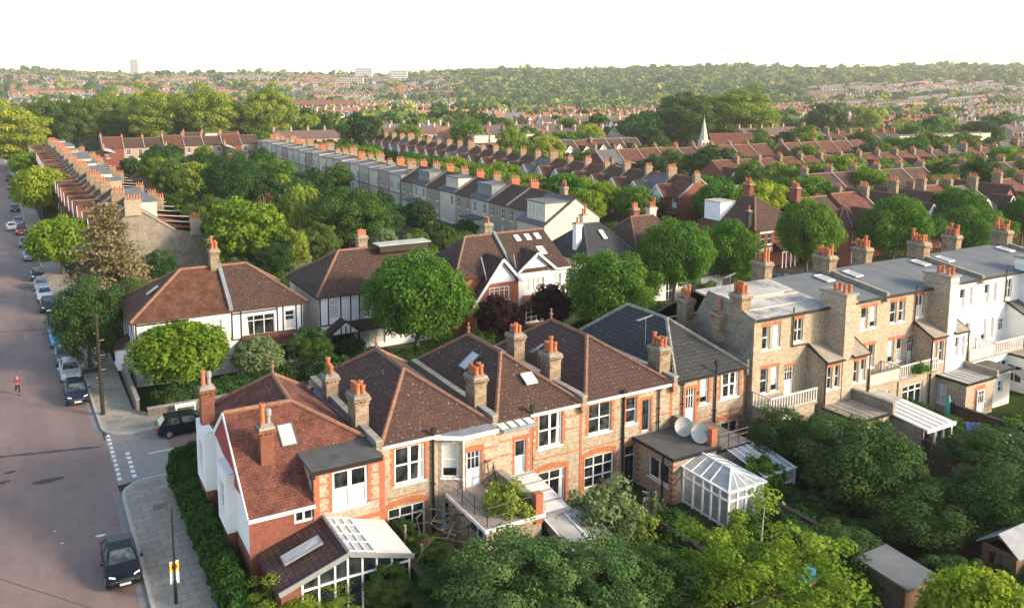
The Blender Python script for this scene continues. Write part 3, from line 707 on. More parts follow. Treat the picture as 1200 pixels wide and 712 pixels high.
# ---- house B
h=terr('stock brick terraced house with its brown hipped roof, second along the terrace from the road',15.2)
sp=[(.95,3.4,1.75,2.05,'w',dict(cols=2,rows=2,mid='thick',cur=2,fr=.1)),(.55,.15,2.15,2.05,'w',dict(cols=3,rows=2,mid='top',fr=.09,sill=False))]
body(h,6.8,[s[:4] for s in sp]); b=openings(h,sp)
for x0,x1,z in ((.14,.6,5.0),(.14,.6,4.0),(.14,3.0,2.75),(2.95,3.3,4.0)): band(b,x0,x1,z)
b.box(-.02,-.02,-.1,.16,.003,5.65); part(h,'brick_trim',b,'orange_brick')
hip_roof(h,.25,6.55,0,10.9,EV,ZR,4.3,8.4,'tile_brown',finial=True); gutter(h,.2,3.5)
# wing with a canted window and the garden door
b=MB(); o1=[(.28,3.3,.78,1.95),(.28,.6,.78,1.35)]
wall(b,(3.45,0),(4.55,-.62),-.2,5.55,[(.2,3.3,.86,1.95),(.2,.5,.86,1.45)]); wall(b,(4.55,-.62),(6.8,-.62),-.2,5.55,[(.28,2.55,.9,2.1)]); wall(b,(6.8,-.62),(6.8,0),-.2,5.55)
part(h,'rear_wing',b,'stock_brick')
ang=math.atan2(-.62,1.1); q=Vector((1.1,-.62,0)).normalized(); nn=Vector((q.y,-q.x,0))
for z,hh in ((3.3,1.95),(.5,1.45)):
    p=Vector((3.45,0,0))+q*.2-nn*.10; window(h,p.x,z,.86,hh,cols=1,rows=2,y=p.y,rz=ang,cur=3 if z<2 else 5)
door(h,4.83,2.55,.9,2.1,y=-.54)
b=MB(); surround(b,4.83,2.55,.9,2.1,.17,y=-.635); b2=MB()
for v in b.v: b2.v.append((v[0],min(v[1],-.618) if v[1]<-.3 else -.619,v[2]))
b2.f,b2.m,b2.sm=b.f,b.m,b.sm
b2.box(5.9,-.632,3.9,6.75,-.618,3.975); b2.box(5.9,-.632,4.6,6.75,-.618,4.675); b2.box(5.9,-.632,3.9,5.975,-.618,4.3); part(h,'door_trim',b2,'orange_brick')
b=MB(); b.prism([(3.2,-.05),(4.5,-.85),(6.66,-.85),(6.66,1.2),(3.2,.6)],5.56,lambda x,y:5.68+.12*max(0,y+.5),0); b.prism([(3.15,-.13),(4.48,-.95),(6.66,-.95),(6.66,-.852),(4.5,-.852),(3.2,-.052)],5.50,5.70,1)
part(h,'flat_roof',b,['lead','paint_white'])
pipe(h,3.12,-.1,6.2,y=-.11,r=.07); pipe(h,4.62,2.6,5.5,y=-.72,m='paint_white',hop=False)
party(h,0,10.4); chimney(h,0,2.6,5.9,7.75,.75,1.15,5,rows=2,seed=1); chimney(h,0,7.2,5.9,7.35,.7,.9,3,seed=2)
# ---- house C
h=terr('stock brick terraced house with two rooflights in its brown roof, between lead flat roofs',22.0)
sp=[(3.0,3.5,1.62,2.0,'w',dict(cols=2,rows=2,mid='thick',cur=2,fr=.09)),(2.75,-.05,2.15,2.1,'w',dict(cols=2,rows=2,mid='top',cur=2,fr=.08,sill=False))]
body(h,6.0,[s[:4] for s in sp]); b=openings(h,sp)
for x0,x1,z in ((4.85,5.9,5.0),(4.85,5.9,4.25),(2.3,5.9,2.85)): band(b,x0,x1,z)
b.box(5.86,-.02,-.1,6.02,.003,5.65); part(h,'brick_trim',b,'orange_brick')
hip_roof(h,.25,5.8,0,10.9,EV,ZR,4.3,8.4,'tile_brown',finial=True); gutter(h,2.35,5.85)
b=MB(); wall(b,(0,-.62),(2.2,-.62),-.2,5.4,[(1.05,2.7,.72,1.95)]); wall(b,(2.2,-.62),(2.2,0),-.2,5.4); part(h,'rear_wing',b,'stock_brick')
window(h,1.05,2.7,.72,1.95,cols=1,rows=2,y=-.52,cur=4)
b=MB(); 
for k in range(9): 
    z=2.7+k*.217; tt=.2 if k%2 else .13; b.box(1.05-tt,-.634,z,1.049,-.618,z+.217); b.box(1.771,-.634,z,1.77+tt,-.618,z+.217)
b.box(.85,-.636,4.66,1.97,-.618,4.9); b.box(2.02,-.634,.0,2.2,-.618,5.38); b.box(.05,-.632,3.95,.8,-.618,4.03); b.box(.05,-.632,4.75,.8,-.618,4.83); part(h,'door_trim',b,'orange_brick')
b=MB(); b.prism([(.16,-.85),(2.3,-.85),(2.3,.9),(.16,.9)],5.42,lambda x,y:5.52+.14*(y+.85),0); b.box(.16,-.93,5.36,2.32,-.852,5.56,1)
for x in (.7,1.25,1.8): b.bar((x,-.84,5.545),(x,.88,5.79),.05,.04,1)
part(h,'flat_roof',b,['roof_white','lead'])
pipe(h,2.48,-.1,6.3,y=-.13,r=.08)
party(h,0,10.4); chimney(h,0,1.9,5.9,7.85,.75,1.1,5,rows=2,seed=3)
a=math.atan2(ZR-EV,2.9); rooflight(h,1.75,5.9,7.13,1.0,1.35,PI,a,m='felt_dark'); rooflight(h,3.6,2.0,EV+2.0*2.2/4.3+.14,.75,.85,-PI/2,math.atan(2.2/4.3),m='paint_white')
# ---- house D
h=terr('brick terraced house with a plum ribbed roof and wide arched ground floor window',28.0)
sp=[(.5,3.6,1.65,1.85,'w',dict(cols=2,rows=2,fr=.07)),(3.25,3.7,.82,1.7,'slim',dict(cols=1,rows=2)),(4.5,2.95,.68,2.1,'slim',dict(cols=1,rows=1,sill=False)),(.25,.3,2.15,1.95,'w',dict(cols=3,rows=3,fr=.08,sill=False)),(3.25,-.05,.85,2.4,'slim',dict(cols=1,rows=2,mid='top',sill=False))]
body(h,6.9,[s[:4] for s in sp]); b=openings(h,sp)
for x0,x1,z in ((.1,.3,4.6),(2.35,3.0,4.9),(2.35,3.0,4.1),(5.4,6.4,4.9),(6.4,6.8,5.15),(5.4,6.8,3.8),(0,3,2.8)): band(b,x0,x1,z)
b.box(6.72,-.02,3.0,6.9,.003,5.65); part(h,'brick_trim',b,'orange_brick')
hip_roof(h,.25,6.65,0,10.9,EV,ZR+.1,4.3,8.4,'tile_plum',finial=True); gutter(h,.2,6.6)
pipe(h,3.02,-.1,6.0,r=.07); pipe(h,5.75,2.8,5.7)
party(h,0,10.4); chimney(h,0,7.4,5.9,7.9,.8,1.0,4,rows=2,seed=4); chimney(h,0,3.3,5.9,7.8,.8,1.05,4,rows=2,seed=5); aerial(h,-.2,4.4,6.5,1.3,.5)
# ---- house E
h=terr('brick terraced house with a slate grey roof and scarlet trim at its windows',34.9)
sp=[(1.1,2.55,.78,2.55,'slim',None),(2.3,3.85,.72,1.7,'slim',dict(cols=1,rows=2,cur=5)),(4.1,3.85,1.6,1.7,'w',dict(cols=2,rows=2,mid='thick',cur=3,fr=.09)),(3.5,.35,2.3,1.9,'w',dict(cols=3,rows=2,fr=.09,sill=False))]
body(h,6.35,[s[:4] for s in sp]); b=MB()
for s in sp:
    if s[5] is None: door(h,*s[:4],panel='paint_white',glaz=.5)
    else: window(h,*s[:4],**s[5])
    surround(b,*s[:4],.22)
for x0,x1,z in ((.15,.8,4.9),(.15,.8,3.9),(3.3,3.8,4.6),(3.3,3.8,3.9),(5.95,6.2,4.7),(5.95,6.2,4.0),(2.2,6.2,2.95)): band(b,x0,x1,z)
b.box(6.15,-.02,-.1,6.36,.003,5.7); part(h,'brick_trim',b,'orange_brick')
hip_roof(h,.25,6.15,0,10.9,EV,ZR+.35,4.3,8.4,'tile_slate',rm='coping'); b=MB(); b.box(.2,-.26,5.64,6.2,-.14,5.77); part(h,'gutter',b,'paint_black')
pipe(h,3.55,-.1,6.6,r=.06); pipe(h,.75,2.7,5.7)
party(h,0,10.4); chimney(h,0,1.3,5.9,7.7,.85,1.1,5,rows=2,seed=6); aerial(h,1.15,4.0,6.8,1.9,.2)
b=MB(); b.box(6.2,-.2,5.2,6.48,10.2,6.15,0); b.box(6.16,-.22,6.152,6.52,10.2,6.24,1); part(h,'parapet',b,['old_brick','coping'])
# ---- house A: the corner house beside the main road
h=terr('red tiled corner house with a white rendered flank above the long hedge',8.4)
W_=6.8; z0=-.2
b=MB()
wall(b,(0,-1.0),(3.1,-1.0),z0,4.25,[(2.15,3.25,.95,.72)]) # red brick below the long rear slope
part(h,'rear_wall',b,'red_brick'); window(h,2.15,3.25,.95,.72,y=-.9,cols=2,rows=1,fr=.1,sill=False)
b=MB(); wall(b,(3.1,-1.0),(W_,-1.0),z0,EV-.1,[(.95,3.45,1.85,2.0)]); wall(b,(3.1,1.0),(3.1,-1.0),z0,EV-.1); wall(b,(W_,-1.0),(W_,0),z0,EV-.1); wall(b,(W_,0),(W_,9.3),z0,EV-.05); wall(b,(W_,9.3),(0,9.3),z0,EV-.05)
part(h,'wall',b,'stock_brick'); window(h,4.05,3.45,1.85,2.0,y=-.9,cols=2,rows=2,mid='thick',fr=.13,cur=4)
b=MB(); surround(b,4.05,3.45,1.85,2.0,.2); b2=MB(); b2.v=[(v[0],v[1]-1.0 if v[1]<0 else -1.002,v[2]) for v in b.v]; b2.f,b2.m,b2.sm=b.f,b.m,b.sm
b2.box(3.09,-1.016,z0,3.4,-.998,5.6); b2.box(3.4,-1.013,2.6,W_,-.998,2.85); b2.box(6.5,-1.014,z0,6.8,-.998,5.6)
for z in (3.5,4.2,4.9,5.4): b2.box(3.4,-1.012,z,3.85,-.998,z+.08); b2.box(6.05,-1.012,z,6.5,-.998,z+.08)
part(h,'brick_trim',b2,'orange_brick')
# flank towards the road: red brick below, white render above, two square bays
fl=MB(); wall(fl,(0,9.3),(0,-1.0),z0,2.3,[(2.2,.6,.9,1.5),(6.6,.5,1.2,1.6)]); part(h,'flank_wall',fl,'red_brick')
fw=MB(); wall(fw,(0,9.3),(0,-1.0),2.3,4.2,[(1.9,3.0,.8,1.2-.002)]); 
fw.poly([(0,9.3,4.2),(0,-1.0,4.2),(0,-1.0,4.25),(0,3.6,7.35),(0,6.0,5.7),(0,9.3,5.7)]); part(h,'white_render',fw,'render_white')
def sidewin(y,z,w,hh,x=.10,**k): return window(h,x,z,w,hh,y=y,rz=-PI/2,**k)
sidewin(9.3-1.9,3.0,.8,1.2,cols=1,rows=2); sidewin(9.3-2.2,.6,.9,1.5,cols=1,rows=2); sidewin(9.3-6.6,.5,1.2,1.6,cols=2,rows=2)
b1=MB(); wall(b1,(-.55,8.6),(-.55,6.2),2.35,5.6,[(.7,3.2,.8,1.5)]); wall(b1,(0,8.6),(-.55,8.6),2.35,5.6); wall(b1,(-.55,6.2),(0,6.2),2.35,5.6); b1.poly([(-.55,8.6,5.6),(-.55,6.2,5.6),(0,6.2,5.65),(0,8.6,5.65)]); part(h,'bay',b1,'render_white')
b2=MB(); wall(b2,(-.45,3.6),(-.45,1.6),2.2,5.2,[(.5,3.0,.95,1.5)]); wall(b2,(0,3.6),(-.45,3.6),2.2,5.2); wall(b2,(-.45,1.6),(0,1.6),2.2,5.2); b2.poly([(-.45,3.6,5.2),(-.45,1.6,5.2),(0,1.6,5.25),(0,3.6,5.25)]); part(h,'bay',b2,'render_white')
sidewin(7.9,3.2,.8,1.5,x=-.45,cols=1,rows=2); sidewin(3.1,3.0,.95,1.5,x=-.35,cols=2,rows=2)
lb=MB(); lb.box(-.50,6.25,z0,0,8.55,2.34); part(h,'bay_base',lb,'red_brick'); lb=MB(); lb.box(-.40,1.65,z0,0,3.55,2.19); part(h,'bay_base',lb,'red_brick')
rf=MB(); F=(3.4,7.0,ZR); Rr=(3.4,3.6,7.55); G=(-.07,3.6,7.55); up=lambda p:(p[0],p[1],p[2]+.04)
fc=[(-.25,9.5,5.6),(W_-.2,9.5,5.6)]; val=(-.07,6.1,5.62); er=(W_-.2,1.15,5.86); el=(-.07,-1.2,4.2); em=(3.12,-1.2,4.2); mm=(3.12,.55,5.32)
rf.slab([F,(3.4,3.6,7.55),val,fc[0]][::-1],.12,0) ; rf.slab([F,fc[0],fc[1]],.12,0); rf.slab([fc[1],er,Rr,F],.12,0)
rf.slab([G,val,Rr],.12,0); rf.slab([el,em,(3.12,1.15,5.86),er,Rr,G],.12,0)
for p,q in ((F,Rr),(Rr,G),(Rr,er),(F,fc[0]),(F,fc[1])): ridge(rf,up(p),up(q),.12)
rf.lathe([(.10,ZR+.05),(.07,ZR+.3),(.14,ZR+.45),(.04,ZR+.6),(.09,ZR+.75),(0,ZR+.85)],F[0],F[1],8,1)
part(h,'roof',rf,['tile_red','ridge_clay'])
b=MB(); b.poly([(-.04,3.6,7.28),(-.04,-.2,4.72),(-.04,1.9,4.5),(-.04,3.6,5.22)]); b.poly([(-.04,3.6,7.28),(-.04,3.62,5.22),(-.04,4.2,5.25),(-.04,5.9,5.55)]); part(h,'tile_hanging',b,'paint_red')
b=MB()
for p,q in (((-.09,3.6,7.52),(-.09,6.15,5.55)),((-.09,3.6,7.52),(-.09,-1.2,4.15))): b.bar(p,q,.05,.24)
b.box(-.08,-1.36,4.02,3.1,-1.24,4.16); part(h,'bargeboard',b,'paint_white')
b=MB(); b.prism([(2.95,-1.25),(W_-.2,-1.25),(W_-.2,1.22),(2.95,1.22)],5.66,5.83,0); b.box(2.9,-1.3,5.6,W_-.2,-1.252,5.8,1); part(h,'flat_roof',b,['felt_dark','paint_black'])
chimney(h,1.45,1.15,5.0,7.55,.66,.62,2,'red_brick',kinds=['tall','cowl'],seed=9); chimney(h,-.1,7.6,5.3,7.7,.7,.62,2,'red_brick',kinds=['tall','cowl'],seed=8)
a=math.atan2(3.35,4.8); rooflight(h,2.75,2.05,6.42,.85,1.35,-PI/2,a,m='felt_dark')
pipe(h,3.05,3.5,5.6,y=-1.08)
# conservatory behind the corner house
cs=thing('conservatory','half tiled, half white roofed conservatory on the corner house','conservatory',(8.9,33.6,0))
b=MB(); w_,d_=6.1,3.38; rx=3.05
wl=MB(); wall(wl,(0,d_),(0,0),-.1,2.35,[(1.0,.9,1.5,1.15)]); wl.box(0,-.02,-.1,.9,.1,2.2); part(cs,'wall',wl,'red_brick'); window(cs,.1,.9,1.5,1.15,y=d_-1.0,rz=-PI/2,cols=2,rows=1)
b=MB(); b.slab([(-.15,-.25,2.3),(rx,-.25,3.3),(rx,d_,3.3),(-.15,d_,2.3)],.14,0); b.bar((-.15,-.27,2.28),(rx,-.27,3.26),.05,.24,1); part(cs,'tiled_roof',b,['tile_plum','metal_grey'])
rooflight(cs,1.45,1.6,2.92,.75,1.9,PI,math.atan(1/3.2),m='metal_grey')
b=MB(); b.slab([(rx+1.35,-.25,2.885),(w_+.1,-.25,2.35),(w_+.1,d_,2.35),(rx+1.35,d_,2.885)],.09,0); b.bar((rx,-.27,3.26),(w_+.1,-.27,2.32),.05,.22,1); part(cs,'white_roof',b,['roof_white','metal_grey'])
b=MB()
for i in range(4): x=rx+.04+1.3*i/3; z=3.3-(x-rx)*.3; b.bar((x,-.2,z),(x,d_,z),.06,.07)
for y in (.0,.9,1.7,2.6,d_-.05): b.bar((rx,y,3.31),(rx+1.36,y,2.9),.05,.05)
part(cs,'glazing_bars',b,'paint_white')
b=MB(); b.slab([(rx,-.2,3.27),(rx+1.36,-.2,2.86),(rx+1.36,d_,2.86),(rx,d_,3.27)],.02); part(cs,'roof_glass',b,'clear_glass')
b=MB(); b.tube((rx,-.26,3.36),(rx,d_,3.36),.09,.09,8); part(cs,'ridge_cap',b,'metal_grey')
b=MB(); b.box(.9,0,-.1,w_,.03,.12)
zt=lambda x: 2.3+(x/rx)*.95-.12 if x<=rx else 3.2-(x-rx)*.29-.05
for x in (.95,1.7,2.45,rx,3.75,4.45,5.2,w_-.03): b.box(x-.045,-.03,.1,x+.045,.06,zt(x))
for x0,x1 in ((.95,rx),(rx,w_)): b.bar((x0,.0,2.0 if x0<2 else 2.05),(x1,.0,2.0 if x0>2 else 2.05),.07,.09)
b.bar((.9,.0,zt(.9)),(rx,.0,zt(rx)),.08,.1); b.bar((rx,.0,zt(rx)),(w_,.0,zt(w_)),.08,.1)
part(cs,'frame',b,'paint_white')
b=MB(); b.poly([(.95,.02,.1),(w_,.02,.1),(w_,.02,zt(w_)),(rx,.02,zt(rx)),(.95,.02,zt(.95))]); part(cs,'glazing',b,'glass')
b=MB(); wall(b,(w_,0),(w_,d_),-.1,2.25); part(cs,'side_glazing',b,'glass')
# ---- rear extensions
def ext(label,X0,X1,Y0,Y1,zt,mr='felt_tan',mw='stock_brick',ops=(),front=(),name='rear_extension',lip='paint_black'):
    t=thing(name,label,'extension',(X0,Y0,0)); w,d=X1-X0,Y1-Y0; b=MB()
    wall(b,(0,d),(0,0),-.2,zt,[o[:4] for o in ops]); wall(b,(0,0),(w,0),-.2,zt,[o[:4] for o in front]); wall(b,(w,0),(w,d),-.2,zt); part(t,'wall',b,mw)
    b=MB(); b.prism([(-.12,-.15),(w+.1,-.15),(w+.1,d),(-.12,d)],zt+.002,zt+.12,0); b.box(-.18,-.21,zt-.05,-.122,d,zt+.14,1); b.box(-.12,-.21,zt-.05,w+.1,-.152,zt+.14,1); part(t,'roof',b,[mr,lip])
    for u,z,ww,hh,kw in ops: window(t,.10,z,ww,hh,y=d-u,rz=-PI/2,**kw)
    for u,z,ww,hh,kw in front: window(t,u,z,ww,hh,**kw)
    return t
e=ext('flat roofed brick extension with a roof terrace under the yellow climber',18.95,22.15,33.3,37.36,2.55,ops=[(2.2,.05,1.5,2.3,dict(cols=2,rows=2,mid='top',sill=False))],lip='paint_white')
b=MB(); b.box(2.85,-.05,2.67,3.12,3.9,3.25,0); b.box(2.80,-.08,3.252,3.17,3.9,3.33,1); part(e,'parapet',b,['old_brick','coping'])
b=MB(); b.box(2.78,-.12,2.2,3.2,.25,3.75,0); part(e,'brick_pier',b,'orange_brick')
b=MB()
for x,y in ((.1,.1),(.1,1.4),(.1,2.7),(1.4,.1),(2.5,.1)): b.tube((x,y,2.65),(x,y,3.6),.025,.025,6)
for z in (3.1,3.6): b.tube((.1,.1,z),(.1,3.8,z),.015,.015,5); b.tube((.1,.1,z),(2.7,.1,z),.015,.015,5)
part(e,'railing',b,'paint_black')
e=thing('lean_to','white ribbed lean-to roof between the climber and the patio doors','lean-to',(22.25,33.9,0))
b=MB(); wall(b,(0,0),(1.75,0),-.1,2.2); wall(b,(1.75,0),(1.75,3.4),-.1,2.3); part(e,'wall',b,'stock_brick')
b=MB(); b.slab([(-.05,-.25,2.25),(1.95,-.25,2.25),(1.95,3.4,2.75),(-.05,3.4,2.75)],.1,0)
for i in range(5): b.bar((-.05,-.2+i*.85,2.28+i*.118),(1.95,-.2+i*.85,2.28+i*.118),.06,.05,1)
b.box(-.05,-.33,1.98,1.95,-.252,2.28,1); part(e,'roof',b,['roof_white','lead'])
e=thing('lean_to','pale two panel lean-to roof low among the garden shrubs','lean-to',(22.6,31.2,0))
b=MB(); wall(b,(0,0),(2.3,0),-.1,1.6); wall(b,(2.3,0),(2.3,2.6),-.1,1.9); wall(b,(0,2.6),(0,0),-.1,1.9); part(e,'wall',b,'stock_brick')
b=MB(); b.slab([(-.1,-.2,1.62),(2.45,-.2,1.62),(2.45,2.65,2.1),(-.1,2.65,2.1)],.06,0); part(e,'roof',b,'felt_pale')
b=MB()
for x in (-.1,1.15,2.45): b.bar((x,-.22,1.64),(x,2.65,2.12),.07,.07)
part(e,'glazing_bars',b,'paint_white')
e=ext('brick extension under a dark felt roof with two satellite dishes behind it',31.95,35.35,34.55,37.96,2.75,mr='felt_dark',ops=[(1.3,.95,1.75,1.25,dict(cols=2,rows=1))])
b=MB(); b.box(3.05,.4,2.875,3.3,3.4,3.55,0); b.box(3.0,.36,3.552,3.35,3.4,3.62,1); part(e,'parapet',b,['old_brick','coping'])
b=MB(); b.box(2.98,.05,2.2,3.38,.39,3.85,0); b.box(2.94,.0,3.852,3.42,.43,3.92,0); part(e,'brick_pier',b,'orange_brick')
b=MB(); b.tube((-.08,.8,-.1),(-.08,.8,2.7),.05,.05,8); part(e,'drainpipe',b,'paint_black')
b=MB()
for z in (.1,.45,.8,1.15,1.5,1.85,2.2): b.box(-.014,2.95,z,.003,3.2,z+.17); b.box(-.014,.0,z,.003,.3,z+.17); b.box(.0,-.014,z,.3,.003,z+.17)
part(e,'brick_trim',b,'orange_brick')
for i,(x,y,lb) in enumerate(((34.55,36.55,'pale mesh satellite dish nearer the house wall'),(34.75,35.35,'pale mesh satellite dish nearer the brick pier'))):
    t=thing('satellite_dish',lb,'satellite dish',(x,y,2.87),R(-35-8*i)); b=MB()
    n=20; rings=[(0,.10),(.25,.08),(.45,.02),(.55,-.03)]; b.tube((0,.12,0),(0,.12,.6),.03,.03,6,1)
    prof=[(r,z) for r,z in rings]
    ring=lambda r,d:[(r*math.cos(2*PI*k/n),d-.02+.35*r*math.sin(2*PI*k/n)*.6,.62+r*1.05*math.sin(2*PI*k/n)) for k in range(n)]
    for (r0,d0),(r1,d1) in zip(rings,rings[1:]):
        A,B=ring(max(r0,.001),d0),ring(r1,d1)
        for k in range(n): b.poly([A[k],A[(k+1)%n],B[(k+1)%n],B[k]],0,True)
    part(t,'reflector',b,['dish_grey','metal_grey']); b=MB(); b.tube((0,.0,.15),(0,-.55,.5),.015,.015,5); b.box(-.05,-.65,.46,.05,-.53,.58); part(t,'feed_arm',b,'metal_grey')
e=ext('small flat roofed extension with a railed roof terrace under the scarlet trimmed windows',35.5,38.0,34.6,37.96,2.5,mr='felt_tan')
b=MB()
for x in (0,.8,1.6,2.4): b.tube((x,.0,2.6),(x,.0,3.5),.025,.025,6)
for z in (2.9,3.2,3.5): b.tube((0,0,z),(2.4,0,z),.015,.015,5); b.tube((2.4,0,z),(2.4,3.2,z),.015,.015,5)
part(e,'railing',b,'paint_black')
# glazed white conservatory with a hipped roof
t=thing('conservatory','white framed glass conservatory with a hipped glass roof beside the dark felt roof','conservatory',(32.7,31.0,0)); w_,d_=2.55,3.5; ez,rz_=2.2,2.8; 
b=MB(); b.box(0,0,-.1,w_,.12,.55); b.box(0,0,-.1,.12,d_,.2); b.box(w_-.12,0,-.1,w_,d_,.55); part(t,'dwarf_wall',b,'red_brick')
b=MB()
for p in ((0,0),(w_,0),(0,d_),(w_,d_),(w_/2,0),(w_/4,0),(w_*.75,0),(0,.65),(0,1.3),(0,1.95),(0,2.7),(w_,1.2),(w_,2.3)): b.box(p[0]-.05,p[1]-.05,0,p[0]+.05,p[1]+.05,ez)
for z in (.55,1.65,ez): b.bar((-.02,0,z),(w_+.02,0,z),.09,.09); b.bar((0,0,z if z!=.55 else .15),(0,d_,z if z!=.55 else .15),.09,.09); b.bar((w_,0,z),(w_,d_,z),.09,.09)
part(t,'frame',b,'paint_white')
b=MB(); b.poly([(0.03,.02,.5),(w_,.02,.5),(w_,.02,ez),(.03,.02,ez)]); b.poly([(.02,d_,.1),(.02,.03,.1),(.02,.03,ez),(.02,d_,ez)]); b.poly([(w_-.02,0.03,.5),(w_-.02,d_,.5),(w_-.02,d_,ez),(w_-.02,.03,ez)]); part(t,'glazing',b,'clear_glass')
A=(w_/2,1.1,rz_); B=(w_/2,d_,rz_); E_=[(-.15,-.15,ez+.05),(w_+.15,-.15,ez+.05),(w_+.15,d_,ez+.05),(-.15,d_,ez+.05)]
b=MB(); b.poly([E_[0],E_[1],A]); b.poly([E_[1],E_[2],B,A]); b.poly([E_[3],E_[0],A,B]); part(t,'roof_glass',b,'clear_glass')
b=MB(); L3=lambda p,q,s:tuple(p[i]+(q[i]-p[i])*s for i in range(3))
b.bar(A,B,.10,.10)
for p,q in ((E_[0],A),(E_[1],A),(E_[3],B),(E_[2],B),(E_[0],E_[1]),(E_[1],E_[2]),(E_[3],E_[0])): b.bar(p,q,.09,.08)
for s in (.25,.5,.75): b.bar(L3(E_[0],E_[3],.2+s*.8),L3(A,B,s),.06,.06); b.bar(L3(E_[1],E_[2],.2+s*.8),L3(A,B,s),.06,.06)
for s in (.25,.5,.75): b.bar(L3(E_[0],E_[1],s),L3(L3(E_[0],E_[1],.5),A,.97) if s==.5 else A,.05,.05)
part(t,'roof_bars',b,'paint_white')
t=thing('lean_to','white glazed lean-to half hidden by the clipped green climber','lean-to',(36.0,31.6,0)); w_,d_=2.5,3.0
b=MB()
for x,y in ((0,0),(w_,0),(w_,d_),(w_/2,0),(w_,1.5)): b.box(x-.05,y-.05,-.1,x+.05,y+.05,2.1)
for z in (.6,1.3,2.1): b.bar((0,0,z),(w_,0,z),.08,.08); b.bar((w_,0,z),(w_,d_,z),.08,.08)
for i in range(6): b.bar((w_*i/5,-.1,2.1),(w_*i/5,d_,2.6),.05,.06)
b.bar((-.05,-.1,2.1),(w_+.05,-.1,2.1),.1,.1); part(t,'frame',b,'paint_white')
b=MB(); b.slab([(0,-.1,2.08),(w_,-.1,2.08),(w_,d_,2.58),(0,d_,2.58)],.02); b.poly([(0,0,0),(w_,0,0),(w_,0,2.1),(0,0,2.1)]); b.poly([(w_,0,0),(w_,d_,0),(w_,d_,2.1),(w_,0,2.1)]); part(t,'glazing',b,'clear_glass')
